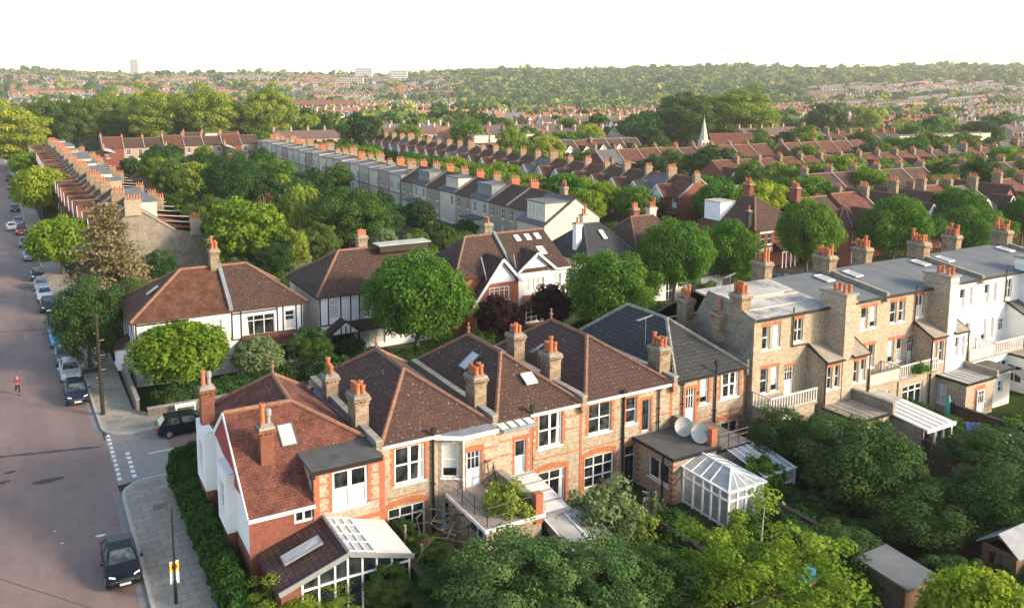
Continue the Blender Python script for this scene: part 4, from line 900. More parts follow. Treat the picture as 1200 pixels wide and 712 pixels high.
# ---------------------------------------------------------------- the three storey terrace to the right (rear faces at Y=37.6)
RY=37.6; RE=8.95
def tall_house(X0,w,mirror,label,wallm,trimm,gut,flank=False,roofm='felt_grey',stack=None,low=True,win_m='paint_white',bayroof='felt_tan',pier='stock_brick',party_=True,rail=True):
    h=thing('tall_terraced_house',label,'house',(X0,RY,0),0,'houses of the three storey terrace')
    X=lambda x,ww=0: w-x-ww if mirror else x
    g=random.Random(int(X0*7))
    top=[(.75,6.75,.72,1.6),(1.75,6.75,.72,1.6),(3.75,6.85,.85,1.6)]; midw=[(.75,3.75,.7,1.75),(1.75,3.75,.7,1.75)]
    dr=(3.05,3.25,.85,2.0)
    ops=[(X(x,ww),z,ww,hh) for x,z,ww,hh in top+midw+[dr]]
    b=MB(); wall(b,(0,0),(w,0),-.4,RE-.05,ops)
    b.poly([(w,0,-.4),(w,11,-.4),(w,11,6),(w,5.5,9.6),(w,0,RE-.05)]); wall(b,(w,11),(0,11),-.4,6)
    if not flank: b.poly([(0,11,-.4),(0,0,-.4),(0,0,RE-.05),(0,5.5,9.6),(0,11,6)])
    part(h,'wall',b,wallm)
    if flank:
        b=MB(); b.poly([(0,11,-.4),(0,0,-.4),(0,0,RE-.05),(0,2.2,9.75),(0,4.2,9.95),(0,5.6,7.6),(0,11,6)]); part(h,'flank_wall',b,'old_brick')
    for k,(x,z,ww,hh) in enumerate(ops[:5]): window(h,x,z,ww,hh,cols=2 if k==2 else 1,rows=2,cur=g.choice([0,0,3,5,4,6]),fr=.06,m=win_m)
    x,z,ww,hh=ops[5]; door(h,x,z,ww,hh,panel='paint_white')
    if trimm:
        b=MB()
        for x,z,ww,hh in ops: b.box(x-.08,-.016,z+hh-.02,x+ww+.08,.002,z+hh+.22)
        part(h,'brick_trim',b,trimm)
    # roof: long shallow rear plane, front slope
    b=MB(); b.slab([(0.02,-.22,RE),(w-.02,-.22,RE),(w-.02,5.5,9.72),(.02,5.5,9.72)],.12,0); b.slab([(.02,5.5,9.72),(w-.02,5.5,9.72),(w-.02,11.2,6.1),(.02,11.2,6.1)],.12,2)
    b.box(0,-.32,RE-.14,w,-.222,RE+.03,1); 
    if roofm=='roof_white':
        for y in (1.2,2.6,3.2): b.bar((.2,y,RE+.05+.135*y),(w-.3,y,RE+.05+.135*y),.12,.10,3)
        b.slab([(.6,2.7,RE+.62),(w-1.6,2.7,RE+.62),(w-1.6,3.7,RE+.74),(.6,3.7,RE+.74)],.25,3)
    part(h,'roof',b,['roof_patched' if roofm=='roof_white' else roofm,gut,'slate','felt_pale'])
    if roofm=='felt_grey': rooflight(h,X(1.6),3.9,RE+.62,.8,1.3,-PI/2,.13,m='paint_white')
    px=0 if mirror else w
    if party_:
        q=w if mirror else 0
        b=MB(); b.slab([(q-.16,-.3,RE+.28),(q+.16,-.3,RE+.28),(q+.16,5.5,10.05),(q-.16,5.5,10.05)],.7,0,1); part(h,'parapet',b,['coping','old_brick'])
        chimney(h,q,5.2,9.4,11.0,.8,1.5,6,rows=2,seed=int(X0)+3)
    if stack: chimney(h,px,6.2,9.2,10.9,.75,1.3,5,rows=2,seed=int(X0)+5,m='chimney_brick')
    if stack:   # tall projecting chimney pier shared by the pair
        b=MB(); b.box(px-.5,-1.55,-.4,px+.5,0.0,10.0,0); b.box(px-.5,0.003,8.6,px+.5,.5,10.0,0); b.box(px-.58,-1.63,9.45,px+.58,.55,9.6,0); b.box(px-.62,-1.67,9.97,px+.62,.6,10.12,1)
        if stack=='white': b.box(px-.44,-1.575,-.4,px+.505,-1.551,9.9,2)
        c=part(h,'chimney_pier',b,[pier,'coping','render_white'])
        for k in range(4): link('chimney_pot',pot_mesh('short'),c,(px-.25+.5*(k%2),-1.2+.75*(k//2),10.1),k)
    # bay beside the pier with a lean-to roof
    bx0,bx1=(w-2.15,w-.5) if not mirror else (.5,2.15)
    b=MB(); wall(b,(bx0,-1.5),(bx1,-1.5),-.4,5.75,[(.2,3.75,.5,1.55),(.95,3.75,.5,1.55)])
    for xs,fw_ in ((bx0,1),(bx1,0)):
        q=[(xs,0,-.4),(xs,-1.5,-.4),(xs,-1.5,5.75),(xs,0,6.5)]; b.poly(q if fw_ else q[::-1])
    part(h,'bay',b,wallm)
    for u in (.2,.95): window(h,bx0+u,3.75,.5,1.55,y=-1.4,cols=1,rows=2,fr=.05,cur=g.choice([0,6,4]),m=win_m)
    if trimm:
        b=MB(); 
        for u in (.2,.95): b.box(bx0+u-.07,-1.516,5.29,bx0+u+.57,-1.498,5.5)
        part(h,'bay_trim',b,trimm)
    b=MB(); b.slab([(bx0-.08,-1.68,5.72),(bx1+.02,-1.68,5.72),(bx1+.02,0,6.56),(bx0-.08,0,6.56)],.10,0,1); b.bar((bx0-.12,-1.7,5.70),(bx0-.12,0,6.54),.07,.14,1); b.bar((bx0-.12,-1.74,5.66),(bx1,-1.74,5.66),.1,.1,1); part(h,'bay_roof',b,[bayroof,gut])
    pxx=bx0-.06 if not mirror else bx1+.1
    b=MB(); b.tube((pxx,-1.58,-.3),(pxx,-1.58,5.7),.05,.05,7); b.tube((pxx,-1.58,5.7),(pxx,-.08,6.6),.05,.05,7); b.tube((X(3.55),-.08,6.6),(X(3.55),-.08,9.3),.05,.05,7); b.tube((X(3.55),-.08,6.65),(pxx,-.08,6.6),.05,.05,7); part(h,'drainpipe',b,gut)
    # ground floor with a balcony on top
    if low and not rail:
        x0,x1=sorted((X(.1),X(3.2))); b=MB(); wall(b,(x0,-1.45),(x1,-1.45),-.4,3.05,[(.4,.75,1.9,1.75)]); b.poly([(x0,0,-.4),(x0,-1.45,-.4),(x0,-1.45,3.05),(x0,0,3.05)]); b.poly([(x1,-1.45,-.4),(x1,0,-.4),(x1,0,3.05),(x1,-1.45,3.05)]); part(h,'lower_wall',b,wallm); window(h,x0+.4,.75,1.9,1.75,y=-1.35,cols=3,rows=2,mid='top',fr=.1)
        b=MB(); b.box(x0-.08,-1.6,3.055,x1+.08,-.01,3.2,0); b.box(x0-.05,-1.55,3.203,x1+.05,-1.45,4.0,1); b.box(x0-.05,-1.447,3.203,x0+.06,-.02,4.4,1); part(h,'balcony_floor',b,['felt_tan','render_cream' if not trimm else 'felt_pale'])
    elif low:
        x0,x1=X(.1),X(4.35)
        if x0>x1: x0,x1=x1,x0
        b=MB(); o=[(.5,.75,2.3,1.75)]; wall(b,(x0,-1.45),(x1,-1.45),-.4,3.05,o); b.poly([(x0,0,-.4),(x0,-1.45,-.4),(x0,-1.45,3.05),(x0,0,3.05)]); b.poly([(x1,-1.45,-.4),(x1,0,-.4),(x1,0,3.05),(x1,-1.45,3.05)]); part(h,'lower_wall',b,wallm)
        window(h,x0+.5,.75,2.3,1.75,y=-1.35,cols=3,rows=2,mid='top',fr=.1,m='paint_white')
        b=MB(); b.box(x0-.08,-1.6,3.055,x1+.08,-.01,3.2,0); part(h,'balcony_floor',b,'felt_tan')
        b=MB(); n=int((x1-x0)/.24)
        for i in range(n+1): u=x0+(x1-x0)*i/n; b.box(u-.035,-1.56,3.2,u+.035,-1.50,4.05)
        b.box(x0-.06,-1.58,4.052,x1+.06,-1.48,4.14); b.box(x0-.06,-1.56,3.203,x1+.06,-1.50,3.28)
        for i in range(6): u=-1.4+i*.27; b.box(x0-.03,u-.03,3.2,x0+.03,u+.03,4.05)
        b.box(x0-.05,-1.47,4.052,x0+.05,0,4.14); part(h,'balcony_railing',b,'roof_white')
    return h
T1='orange_brick'
h=tall_house(41.35,7.35,False,'buff brick tall house with a pale patched flat roof beside the slate grey roof','stock_brick',T1,'paint_black',flank=True,roofm='roof_white',stack='brick',party_=False)
# stacks against the exposed flank
chimney(h,-.15,6.2,6.6,9.0,.8,.9,4,seed=31); chimney(h,-.15,2.95,6.8,8.75,.7,.75,1,kinds=['tall'],seed=32); chimney(h,.35,1.6,9.1,10.3,.8,1.0,6,rows=2,seed=33); aerial(h,.4,2.6,9.8,1.5,.3)
tall_house(48.7,5.7,True,'buff brick tall house with a grey roof right of the first tall chimney pier','stock_brick',T1,'paint_black',rail=False)
tall_house(54.4,5.75,False,'buff brick three storey house with an ivy topped balcony, left of the second chimney pier','stock_brick',T1,'paint_black',stack='white',party_=False,low=True)
tall_house(60.15,5.85,True,'cream white three storey house right of the second chimney pier','render_white',None,'paint_black',bayroof='felt_tan',rail=False)
tall_house(66.0,6.2,False,'white three storey house with a white chimney pier at the right edge','render_white',None,'paint_black',stack='white',pier='render_white',party_=False,bayroof='felt_dark')
tall_house(72.2,5.8,True,'white three storey house cut by the right edge of the view','render_white',None,'paint_black',bayroof='felt_tan')
# ground floor extensions of that terrace
e=ext('stock brick extension with a ribbed tan roof below the first chimney pier',46.35,49.45,33.3,35.98,2.6,ops=[(1.0,.75,1.3,1.4,dict(cols=3,rows=2))],mr='felt_tan')
b=MB(); 
for i in range(1,5): b.bar((i*.62,-.1,2.735),(i*.62,2.6,2.735),.05,.05)
part(e,'roof_battens',b,'felt_pale')
b=MB(); b.box(2.95,-.3,2.73,3.2,4.2,3.35,0); b.box(2.9,-.33,3.352,3.25,4.2,3.45,1); part(e,'parapet',b,['old_brick','coping'])
t=thing('lean_to','long white roofed verandah on white posts beside the ribbed tan roof','lean-to',(49.6,31.0,0))
b=MB(); b.slab([(0,-.2,2.35),(2.9,-.2,2.35),(2.9,3.4,2.65),(0,3.4,2.65)],.1,0); 
for i in range(1,5): b.bar((i*.58,-.18,2.38),(i*.58,3.4,2.68),.04,.04,1)
b.box(-.04,-.28,2.14,2.94,-.202,2.38,1); part(t,'roof',b,['roof_white','paint_white'])
b=MB(); b.slab([(0,3.42,2.66),(2.9,3.42,2.66),(2.9,6.0,2.8),(0,6.0,2.8)],.1,0); part(t,'back_roof',b,'felt_pale')
b=MB(); wall(b,(0,5),(0,.1),-.2,2.3); wall(b,(0,.9),(2.9,.9),-.2,2.3,[(.8,.1,1.6,2)]); wall(b,(2.9,.9),(2.9,5),-.2,2.3); part(t,'wall',b,'old_brick')
b=MB()
for x in (1.1,2.0,2.85): b.box(x-.07,-.08,-.1,x+.07,.06,2.25)
part(t,'post',b,'paint_white'); window(t,.8,.1,1.6,2.0,y=1.0,cols=2,rows=1,sill=False)
e=ext('brick extension with a pale ribbed roof and white garden door in its end',58.9,62.3,33.9,37.5,2.7,ops=[(1.2,.7,1.0,1.5,dict(cols=2,rows=2,cur=6))],mr='felt_pale',front=[])
door(e,1.25,.0,.85,2.05,y=-.1); b=MB()
for i in range(1,6): b.bar((i*.56,-.1,2.83),(i*.56,3.5,2.83),.05,.05)
part(e,'roof_battens',b,'felt_tan'); b=MB(); surround(b,1.25,0,.85,2.05,.2); part(e,'brick_trim',b,'orange_brick')
b=MB(); b.box(3.15,-.3,2.83,3.4,4.2,3.3,0); part(e,'parapet',b,'old_brick')
e=ext('white rendered flat roofed extension with a small dark window',62.5,65.2,34.3,37.5,2.75,mw='render_white',mr='felt_dark',front=[(1.1,1.1,.6,.9,dict(cols=1,rows=2))])
e=ext('white rendered extension with a tan roof at the right edge of the view',68.2,71.4,34.0,37.5,2.9,mw='render_white',mr='felt_tan',ops=[(1.2,.7,1.2,1.4,dict(cols=2,rows=2))])
# ---------------------------------------------------------------- houses across the side street (fronts at Y=69.5 look towards us)
def shell(t,w,d,z1,m,ops=(),z0=-.2,name='wall',left=()):
    b=MB(); wall(b,(0,0),(w,0),z0,z1,ops); wall(b,(w,0),(w,d),z0,z1); wall(b,(w,d),(0,d),z0,z1); wall(b,(0,d),(0,0),z0,z1,left); return part(t,name,b,m)
def timbers(t,xs,z0,z1,hz,w,y=-.03,m='timber_dark'):
    b=MB()
    for x in xs: b.box(x-.06,y,z0,x+.06,.002,z1)
    for z,x0,x1 in hz: b.box(x0,y-.004,z-.06,x1,.003,z+.06)
    return part(t,'timber_framing',b,m)
# pair at the corner
t=thing('semi_detached_house','white semi-detached house with an orange red hipped roof on the street corner','house',(7.3,69.5,0)); w=7.55
sp=[(.9,3.25,1.3,1.45,dict(cols=3,rows=2,mid='top')),(4.6,3.0,2.2,1.7,dict(cols=4,rows=2,mid='top',cur=6)),(4.4,.5,2.4,1.7,dict(cols=4,rows=2,mid='top')),(1.2,-.1,1.0,2.1,dict(cols=1,rows=2,sill=False))]
shell(t,w,8,5.4,'render_white',[s[:4] for s in sp],left=[(3,3.2,.9,1.3)]); [window(t,*s[:4],**s[4]) for s in sp]; window(t,.1,3.2,.9,1.3,y=5,rz=-PI/2)
timbers(t,[.12,2.5,2.9],2.9,5.35,[(5.0,.1,4.2),(4.0,.1,.85)],w)
b=MB()
for y in (.1,2.0,4.4,6.2): b.box(-.03,y,2.8,.003,y+.12,5.3)
b.bar((-.02,.1,3.0),(-.02,2.0,5.0),.04,.12); part(t,'side_timbers',b,'timber_dark')
b=MB(); e=[(-.35,-.35,5.35),(w,-.35,5.35),(w,8.3,5.35),(-.35,8.3,5.35)]; A,B=(4.3,4.0,8.35),(w,4.0,8.35)
b.slab([e[0],e[1],B,A],.13,0); b.slab([e[2],e[3],A,B],.13,0); b.slab([e[3],e[0],A],.13,0)
for p,q in ((A,B),(e[0],A),(e[3],A)): ridge(b,(p[0],p[1],p[2]+.03),(q[0],q[1],q[2]+.03))
part(t,'roof',b,['tile_red','ridge_clay']); chimney(t,7.15,4.0,8.0,9.9,.75,.95,4,'chimney_brick',rows=2,seed=41); aerial(t,7.0,4.3,9.9,.9,1)
rooflight(t,1.9,3.2,7.0,.35,1.1,PI,.6,m='metal_grey')
b=MB(); b.slab([(-1.3,2.9,2.4),(-1.3,4.9,2.4),(0,4.9,3.2),(0,2.9,3.2)][::-1],.1,0); b.box(-1.1,3.0,.6,-.003,4.8,2.3,1); part(t,'side_bay',b,['tile_brown','render_white']); window(t,-1.1,1.0,1.2,1.2,y=4.5,rz=-PI/2)
t=thing('semi_detached_house','white half timbered semi-detached house with a brown hipped roof beside the orange red one','house',(14.85,69.5,0)); w=6.2
sp=[(1.05,2.9,2.65,1.75,dict(cols=3,rows=2,mid='top',cur=1)),(4.6,3.0,.85,1.7,dict(cols=1,rows=2,mid='top',cur=4)),(4.0,.2,.9,1.9,dict(cols=1,rows=2,sill=False)),(1.0,.4,2.5,1.6,dict(cols=3,rows=2,mid='top'))]
shell(t,w,8,5.4,'render_white',[s[:4] for s in sp]); [window(t,*s[:4],**s[4]) for s in sp]
timbers(t,[.1,.85,3.95,4.45,5.6,6.08],2.75,5.35,[(2.75,.0,w),(4.95,.1,4.0),(2.55,.8,4.0)],w)
b=MB(); e=[(0,-.35,5.35),(w+.35,-.35,5.35),(w+.35,8.3,5.35),(0,8.3,5.35)]; A,B=(0,4.0,8.35),(2.3,4.0,8.35)
b.slab([e[0],e[1],B,A],.13,0); b.slab([e[2],e[3],A,B],.13,0); b.slab([e[1],e[2],B],.13,0)
for p,q in ((A,B),(e[1],B),(e[2],B)): ridge(b,(p[0],p[1],p[2]+.03),(q[0],q[1],q[2]+.03))
for y0,y1 in ((-.35,4),):
    b.slab([(-.16,y0,5.35+.32),(.16,y0,5.35+.32),(.16,y1,8.35+.3),(-.16,y1,8.35+.3)],.3,2)
part(t,'roof',b,['tile_brown','ridge_clay','lead'])
b=MB(); P=[(.3,-1.0,2.2),(6.3,-1.0,2.2),(5.4,-.01,3.0),(1.0,-.01,3.0)]; b.slab(P,.12,0); b.poly([(.3,-1.0,2.2),(1.0,-.01,3.0),(.3,-.01,2.2)]); b.box(.4,-.95,2.0,6.2,-.85,2.15,1); part(t,'bay_roof',b,['tile_red','paint_white'])
b=MB(); b.box(.6,-.8,-.1,3.7,-.003,2.1,0); part(t,'bay',b,'render_white'); window(t,.8,.5,2.7,1.4,y=-.87,cols=4,rows=2,mid='top'); 
# second pair
t=thing('semi_detached_house','half timbered house with a brown hip roof and gabled porch beside the round tree','house',(22.7,70,0)); w=6.4
sp=[(.95,3.2,.95,1.75,dict(cols=1,rows=2,mid='top',cur=6)),(3.9,3.0,2.4,1.75,dict(cols=3,rows=2,mid='top',cur=6)),(3.2,.3,3.1,1.75,dict(cols=4,rows=2,mid='top',cur=6)),(.9,-.1,.75,2.0,dict(cols=1,rows=1,sill=False)),(2.3,-.1,.75,2.0,dict(cols=1,rows=1,sill=False))]
shell(t,w,9,5.45,'render_white',[s[:4] for s in sp]); [window(t,*s[:4],**s[4]) for s in sp]
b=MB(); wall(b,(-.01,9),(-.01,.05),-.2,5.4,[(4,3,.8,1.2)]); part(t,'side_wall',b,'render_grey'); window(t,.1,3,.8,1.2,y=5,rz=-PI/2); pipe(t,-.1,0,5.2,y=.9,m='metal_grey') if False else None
timbers(t,[.08,.85,2.0,2.95,3.8],2.7,5.4,[(5.3,0,w),(2.7,0,w)],w)
b=MB(); e=[(-.35,-.35,5.4),(w,-.35,5.4),(w,9.3,5.4),(-.35,9.3,5.4)]; A,B=(3.4,4.4,8.45),(w,4.4,8.45)
b.slab([e[0],e[1],B,A],.13,0); b.slab([e[2],e[3],A,B],.13,0); b.slab([e[3],e[0],A],.13,0)
for p,q in ((A,B),(e[0],A),(e[3],A)): ridge(b,(p[0],p[1],p[2]+.03),(q[0],q[1],q[2]+.03))
part(t,'roof',b,['tile_brown','ridge_clay']); chimney(t,6.0,5.0,7.9,9.6,.9,.8,5,'chimney_brick',seed=42)
b=MB(); b.slab([(2.7,-1.0,2.15),(6.5,-1.0,2.15),(6.5,-.01,2.85),(2.7,-.01,2.85)],.1,0)
b.slab([(.3,-1.5,2.1),(1.95,-1.5,3.3),(1.95,0,3.3),(.3,0,2.1)],.1,0); b.slab([(1.95,-1.5,3.3),(3.6,-1.5,2.1),(3.6,0,2.1),(1.95,0,3.3)],.1,0); b.box(2.7,-.95,2.0,6.4,-.85,2.12,1); part(t,'porch_roof',b,['tile_brown','paint_white'])
b=MB(); b.poly([(.6,-1.4,2.1),(3.3,-1.4,2.1),(1.95,-1.4,3.15)]); part(t,'porch_gable',b,'render_white'); timbers(t,[1.5,1.95,2.4],2.1,2.8,[(2.12,.6,3.3)],w,y=-1.43)
b=MB(); b.bar((.3,-1.47,2.1),(1.95,-1.47,3.3),.04,.16); b.bar((1.95,-1.47,3.3),(3.6,-1.47,2.1),.04,.16)
for x in (.7,3.2): b.box(x-.07,-1.4,-.1,x+.07,-1.26,2.1)
part(t,'porch_frame',b,'timber_dark'); b=MB(); b.box(1.55,-.03,-.1,2.4,.0,2.0); part(t,'front_door',b,'timber_dark')
b=MB(); b.box(3.0,-.12,-.1,3.15,-.003,2.1); part(t,'porch_post',b,'paint_red')
t=thing('semi_detached_house','brown roofed semi-detached house with rooflights, its front hidden by the round tree','house',(29.1,70,0)); w=6.2
shell(t,w,9,5.45,'render_white',[(1,3,2,1.7)]); window(t,1,3,2,1.7,cols=3,rows=2,mid='top')
gable_roof(t,0,w,0,9,5.4,8.3,'tile_brown'); b=MB(); b.box(.8,3.2,8.1,w-.3,4.6,8.75,0); b.box(.6,3.0,8.752,w-.1,4.8,8.85,1); part(t,'dormer',b,['timber_dark','felt_pale'])
rooflight(t,1.4,2.3,7.0,.9,1.1,-PI/2,.57,m='paint_white'); rooflight(t,4.6,2.6,7.2,.6,.8,-PI/2,.57,m='paint_white')
# red brick house with a long gable, white house with a gable
t=thing('gabled_house','orange red brick house with a white topped gable sweeping low on its left','house',(36.7,69.4,0)); w=6.4
sp=[(3.0,2.95,2.3,1.35,dict(cols=4,rows=2,mid='top',cur=6,fr=.1)),(.3,4.2,.7,1.0,dict(cols=1,rows=1)),(1.6,-.1,1.2,2.1,dict(cols=1,rows=1,sill=False)),(3.2,.4,2.2,1.6,dict(cols=3,rows=2,mid='top'))]
b=MB(); wall(b,(0,1.2),(w,1.2),-.2,5.4,[sp[1][:4]]); wall(b,(1.1,0),(w,0),-.2,2.55,[(sp[2][0]-1.1,*sp[2][1:4]),(sp[3][0]-1.1,*sp[3][1:4])]); b.poly([(1.1,0,2.55),(w,0,2.55),(w,0,4.95),(4.45,0,7.0)]); wall(b,(0,9),(0,1.2),-.2,5.4); wall(b,(w,0),(w,9),-.2,5.4); wall(b,(1.1,1.2),(1.1,0),-.2,2.9); part(t,'wall',b,'orange_brick')
window(t,3.0,3.0,2.3,1.35,y=-.03,cols=4,rows=2,mid='top',cur=6,fr=.1); window(t,*sp[1][:4],y=1.3,cols=1,rows=1); window(t,*sp[2][:4],cols=1,rows=1,sill=False); window(t,*sp[3][:4],cols=3,rows=2,mid='top')
b=MB(); b.poly([(3.0,-.02,4.75),(5.95,-.02,4.75),(5.95,-.02,5.1),(4.45,-.02,6.75),(3.0,-.02,5.3)]); part(t,'gable_panel',b,'render_white')
b=MB(); b.slab([(.9,-.35,2.5),(4.45,-.35,7.15),(4.45,4.5,7.15),(.9,4.5,2.5)][::-1][::-1],.12,0); b.slab([(4.45,-.35,7.15),(6.6,-.35,4.75),(6.6,4.5,4.75),(4.45,4.5,7.15)],.12,0)
b.slab([(-.3,.9,5.35),(w,.9,5.35),(w,5,8.6),(3,5,8.6)],.12,0); b.slab([(-.3,9.2,5.35),(-.3,.9,5.35),(3,5,8.6)],.12,0); b.slab([(w,9.2,5.35),(-.3,9.2,5.35),(3,5,8.6),(w,5,8.6)],.12,0)
for p,q in (((-.3,.9,5.38),(3,5,8.63)),((3,5,8.63),(w,5,8.63)),((4.45,-.3,7.18),(4.45,2.9,7.18))): ridge(b,p,q)
b.slab([(w-.12,.9,5.7),(w+.16,.9,5.7),(w+.16,5,8.95),(w-.12,5,8.95)],.35,2)
part(t,'roof',b,['tile_brown','ridge_clay','lead']); b=MB(); b.bar((.88,-.38,2.42),(4.45,-.38,7.1),.06,.26); b.bar((4.45,-.38,7.1),(6.62,-.38,4.68),.06,.26); part(t,'bargeboard',b,'paint_white')
b=MB(); b.tube((2.6,.9,7.3),(2.9,.2,5.0),.07,.07,8); part(t,'drainpipe',b,'metal_grey')
t=thing('gabled_house','white rendered house with a broad white gable and four rooflights','house',(43.15,69.8,0)); w=6.0
sp=[(1.0,3.35,2.3,1.3,dict(cols=4,rows=2,mid='',cur=6,fr=.06)),(4.35,3.6,1.0,1.25,dict(cols=2,rows=2,cur=6)),(.5,.3,2.1,1.7,dict(cols=3,rows=3,cur=6))]
shell(t,w,9.5,5.6,'render_white',[s[:4] for s in sp]); [window(t,*s[:4],**s[4]) for s in sp]
b=MB(); b.poly([(.2,-.003,5.4),(4.3,-.003,5.4),(2.3,-.003,7.1)]); part(t,'gable',b,'render_white')
b=MB(); b.slab([(0,-.3,5.55),(w+.25,-.3,5.55),(w+.25,4.8,8.6),(0,4.8,8.6)],.12,0); b.slab([(w+.25,10,5.55),(0,10,5.55),(0,4.8,8.6),(w+.25,4.8,8.6)],.12,0); ridge(b,(0,4.8,8.63),(w+.25,4.8,8.63))
b.slab([(0,-.33,5.5),(2.3,-.33,7.3),(2.3,2.6,7.3),(0,2.6,5.5)],.1,0); b.slab([(2.3,-.33,7.3),(4.5,-.33,5.5),(4.5,2.6,5.5),(2.3,2.6,7.3)],.1,0); ridge(b,(2.3,-.3,7.33),(2.3,2.5,7.33)); part(t,'roof',b,['tile_brown','ridge_clay'])
b=MB(); b.bar((-.05,-.36,5.42),(2.3,-.36,7.25),.06,.24); b.bar((2.3,-.36,7.25),(4.55,-.36,5.42),.06,.24); b.box(4.5,-.4,5.36,w+.25,-.31,5.5); part(t,'bargeboard',b,'paint_white')
a=math.atan(3.05/5.1)
for x,y in ((2.4,3.9),(3.7,3.9),(4.9,3.9),(4.2,2.0)): rooflight(t,x,y,5.55+(y+.3)*.598+.02,.6 if y>3 else .8,.9 if y>3 else 1.2,-PI/2,a,m='paint_white')
b=MB(); b.slab([(.2,-1.1,2.1),(4.3,-1.1,2.1),(3.6,-.01,3.0),(.7,-.01,3.0)],.1,0); part(t,'bay_roof',b,'tile_orange'); b=MB(); b.box(.4,-.8,-.2,3.2,-.003,2.02,0); part(t,'bay',b,'red_brick'); window(t,.55,.45,2.5,1.5,y=-.87,cols=4,rows=3)
b=MB(); b.tube((-.05,.6,7.2),(.05,.2,5.4),.06,.06,7); part(t,'drainpipe',b,'metal_grey'); chimney(t,-.4,5.5,8.0,9.7,.9,1.0,4,'old_brick',seed=44)
# two hipped dark roofs further along
for X0,Y0,w,ez,zr,lb,xa in ((52.3,70,6.4,5.5,8.8,'cream house under a dark hipped roof with a tall white chimney on its slope',1),(59.3,70.5,7.6,5.3,9.0,'white house under a dark hipped roof just behind the second round tree',0)):
    t=thing('hipped_house',lb,'house',(X0,Y0,0)); d=8.5; sp=[(1,3.2,2,1.4),(4,3.2,1.4,1.4),(1,.5,2,1.6),(4,-.1,1,2.1)]
    shell(t,w,d,ez,'render_cream' if xa else 'render_white',sp,left=[(2,3,.9,1.2),(4.4,3,1.4,1.2)]); [window(t,*s,cols=2,rows=2) for s in sp]; window(t,.1,3,.9,1.2,y=d-2,rz=-PI/2); window(t,.1,3,1.4,1.2,y=d-4.4,rz=-PI/2,cols=3,rows=1)
    b=MB(); e=[(-.35,-.35,ez),(w+.35,-.35,ez),(w+.35,d+.35,ez),(-.35,d+.35,ez)]; A,B=(2.2,d/2,zr),(w-2.2,d/2,zr)
    b.slab([e[0],e[1],B,A],.13,0); b.slab([e[2],e[3],A,B],.13,0); b.slab([e[3],e[0],A],.13,0); b.slab([e[1],e[2],B],.13,0)
    for p,q in ((A,B),(e[0],A),(e[3],A),(e[1],B),(e[2],B)): ridge(b,(p[0],p[1],p[2]+.03),(q[0],q[1],q[2]+.03),.1)
    part(t,'roof',b,['tile_slate','felt_dark'] if xa else ['tile_brown','ridge_clay'])
    if xa: chimney(t,.6,3.2,5.4,9.2,.7,.7,1,'render_white',kinds=['short'],seed=45); rooflight(t,3.6,2.6,7.75,.5,1.3,-PI/2,.65,m='paint_white'); chimney(t,3.2,5.6,8.0,9.6,.7,.7,2,'render_cream',seed=46)
    else: chimney(t,3.4,5,8.3,9.8,.8,.7,4,'red_brick',seed=47); chimney(t,6.9,6.2,7.2,9.6,1.0,.7,6,'pebbledash',rows=2,seed=48); rooflight(t,1.7,4.8,7.7,.4,.8,PI,.7,m='paint_white')
t=thing('garage','low white rendered garage beside the second round tree','garage',(67.6,69.5,0)); shell(t,3.4,5.5,2.4,'render_white',[(.5,-.1,2.4,2.1)]); b=MB(); b.prism([(-.15,-.2),(3.55,-.2),(3.55,5.6),(-.15,5.6)],2.4,2.55); part(t,'roof',b,'felt_dark'); b=MB(); b.box(.5,.08,-.1,2.9,.14,2.0); part(t,'garage_door',b,'paint_white')
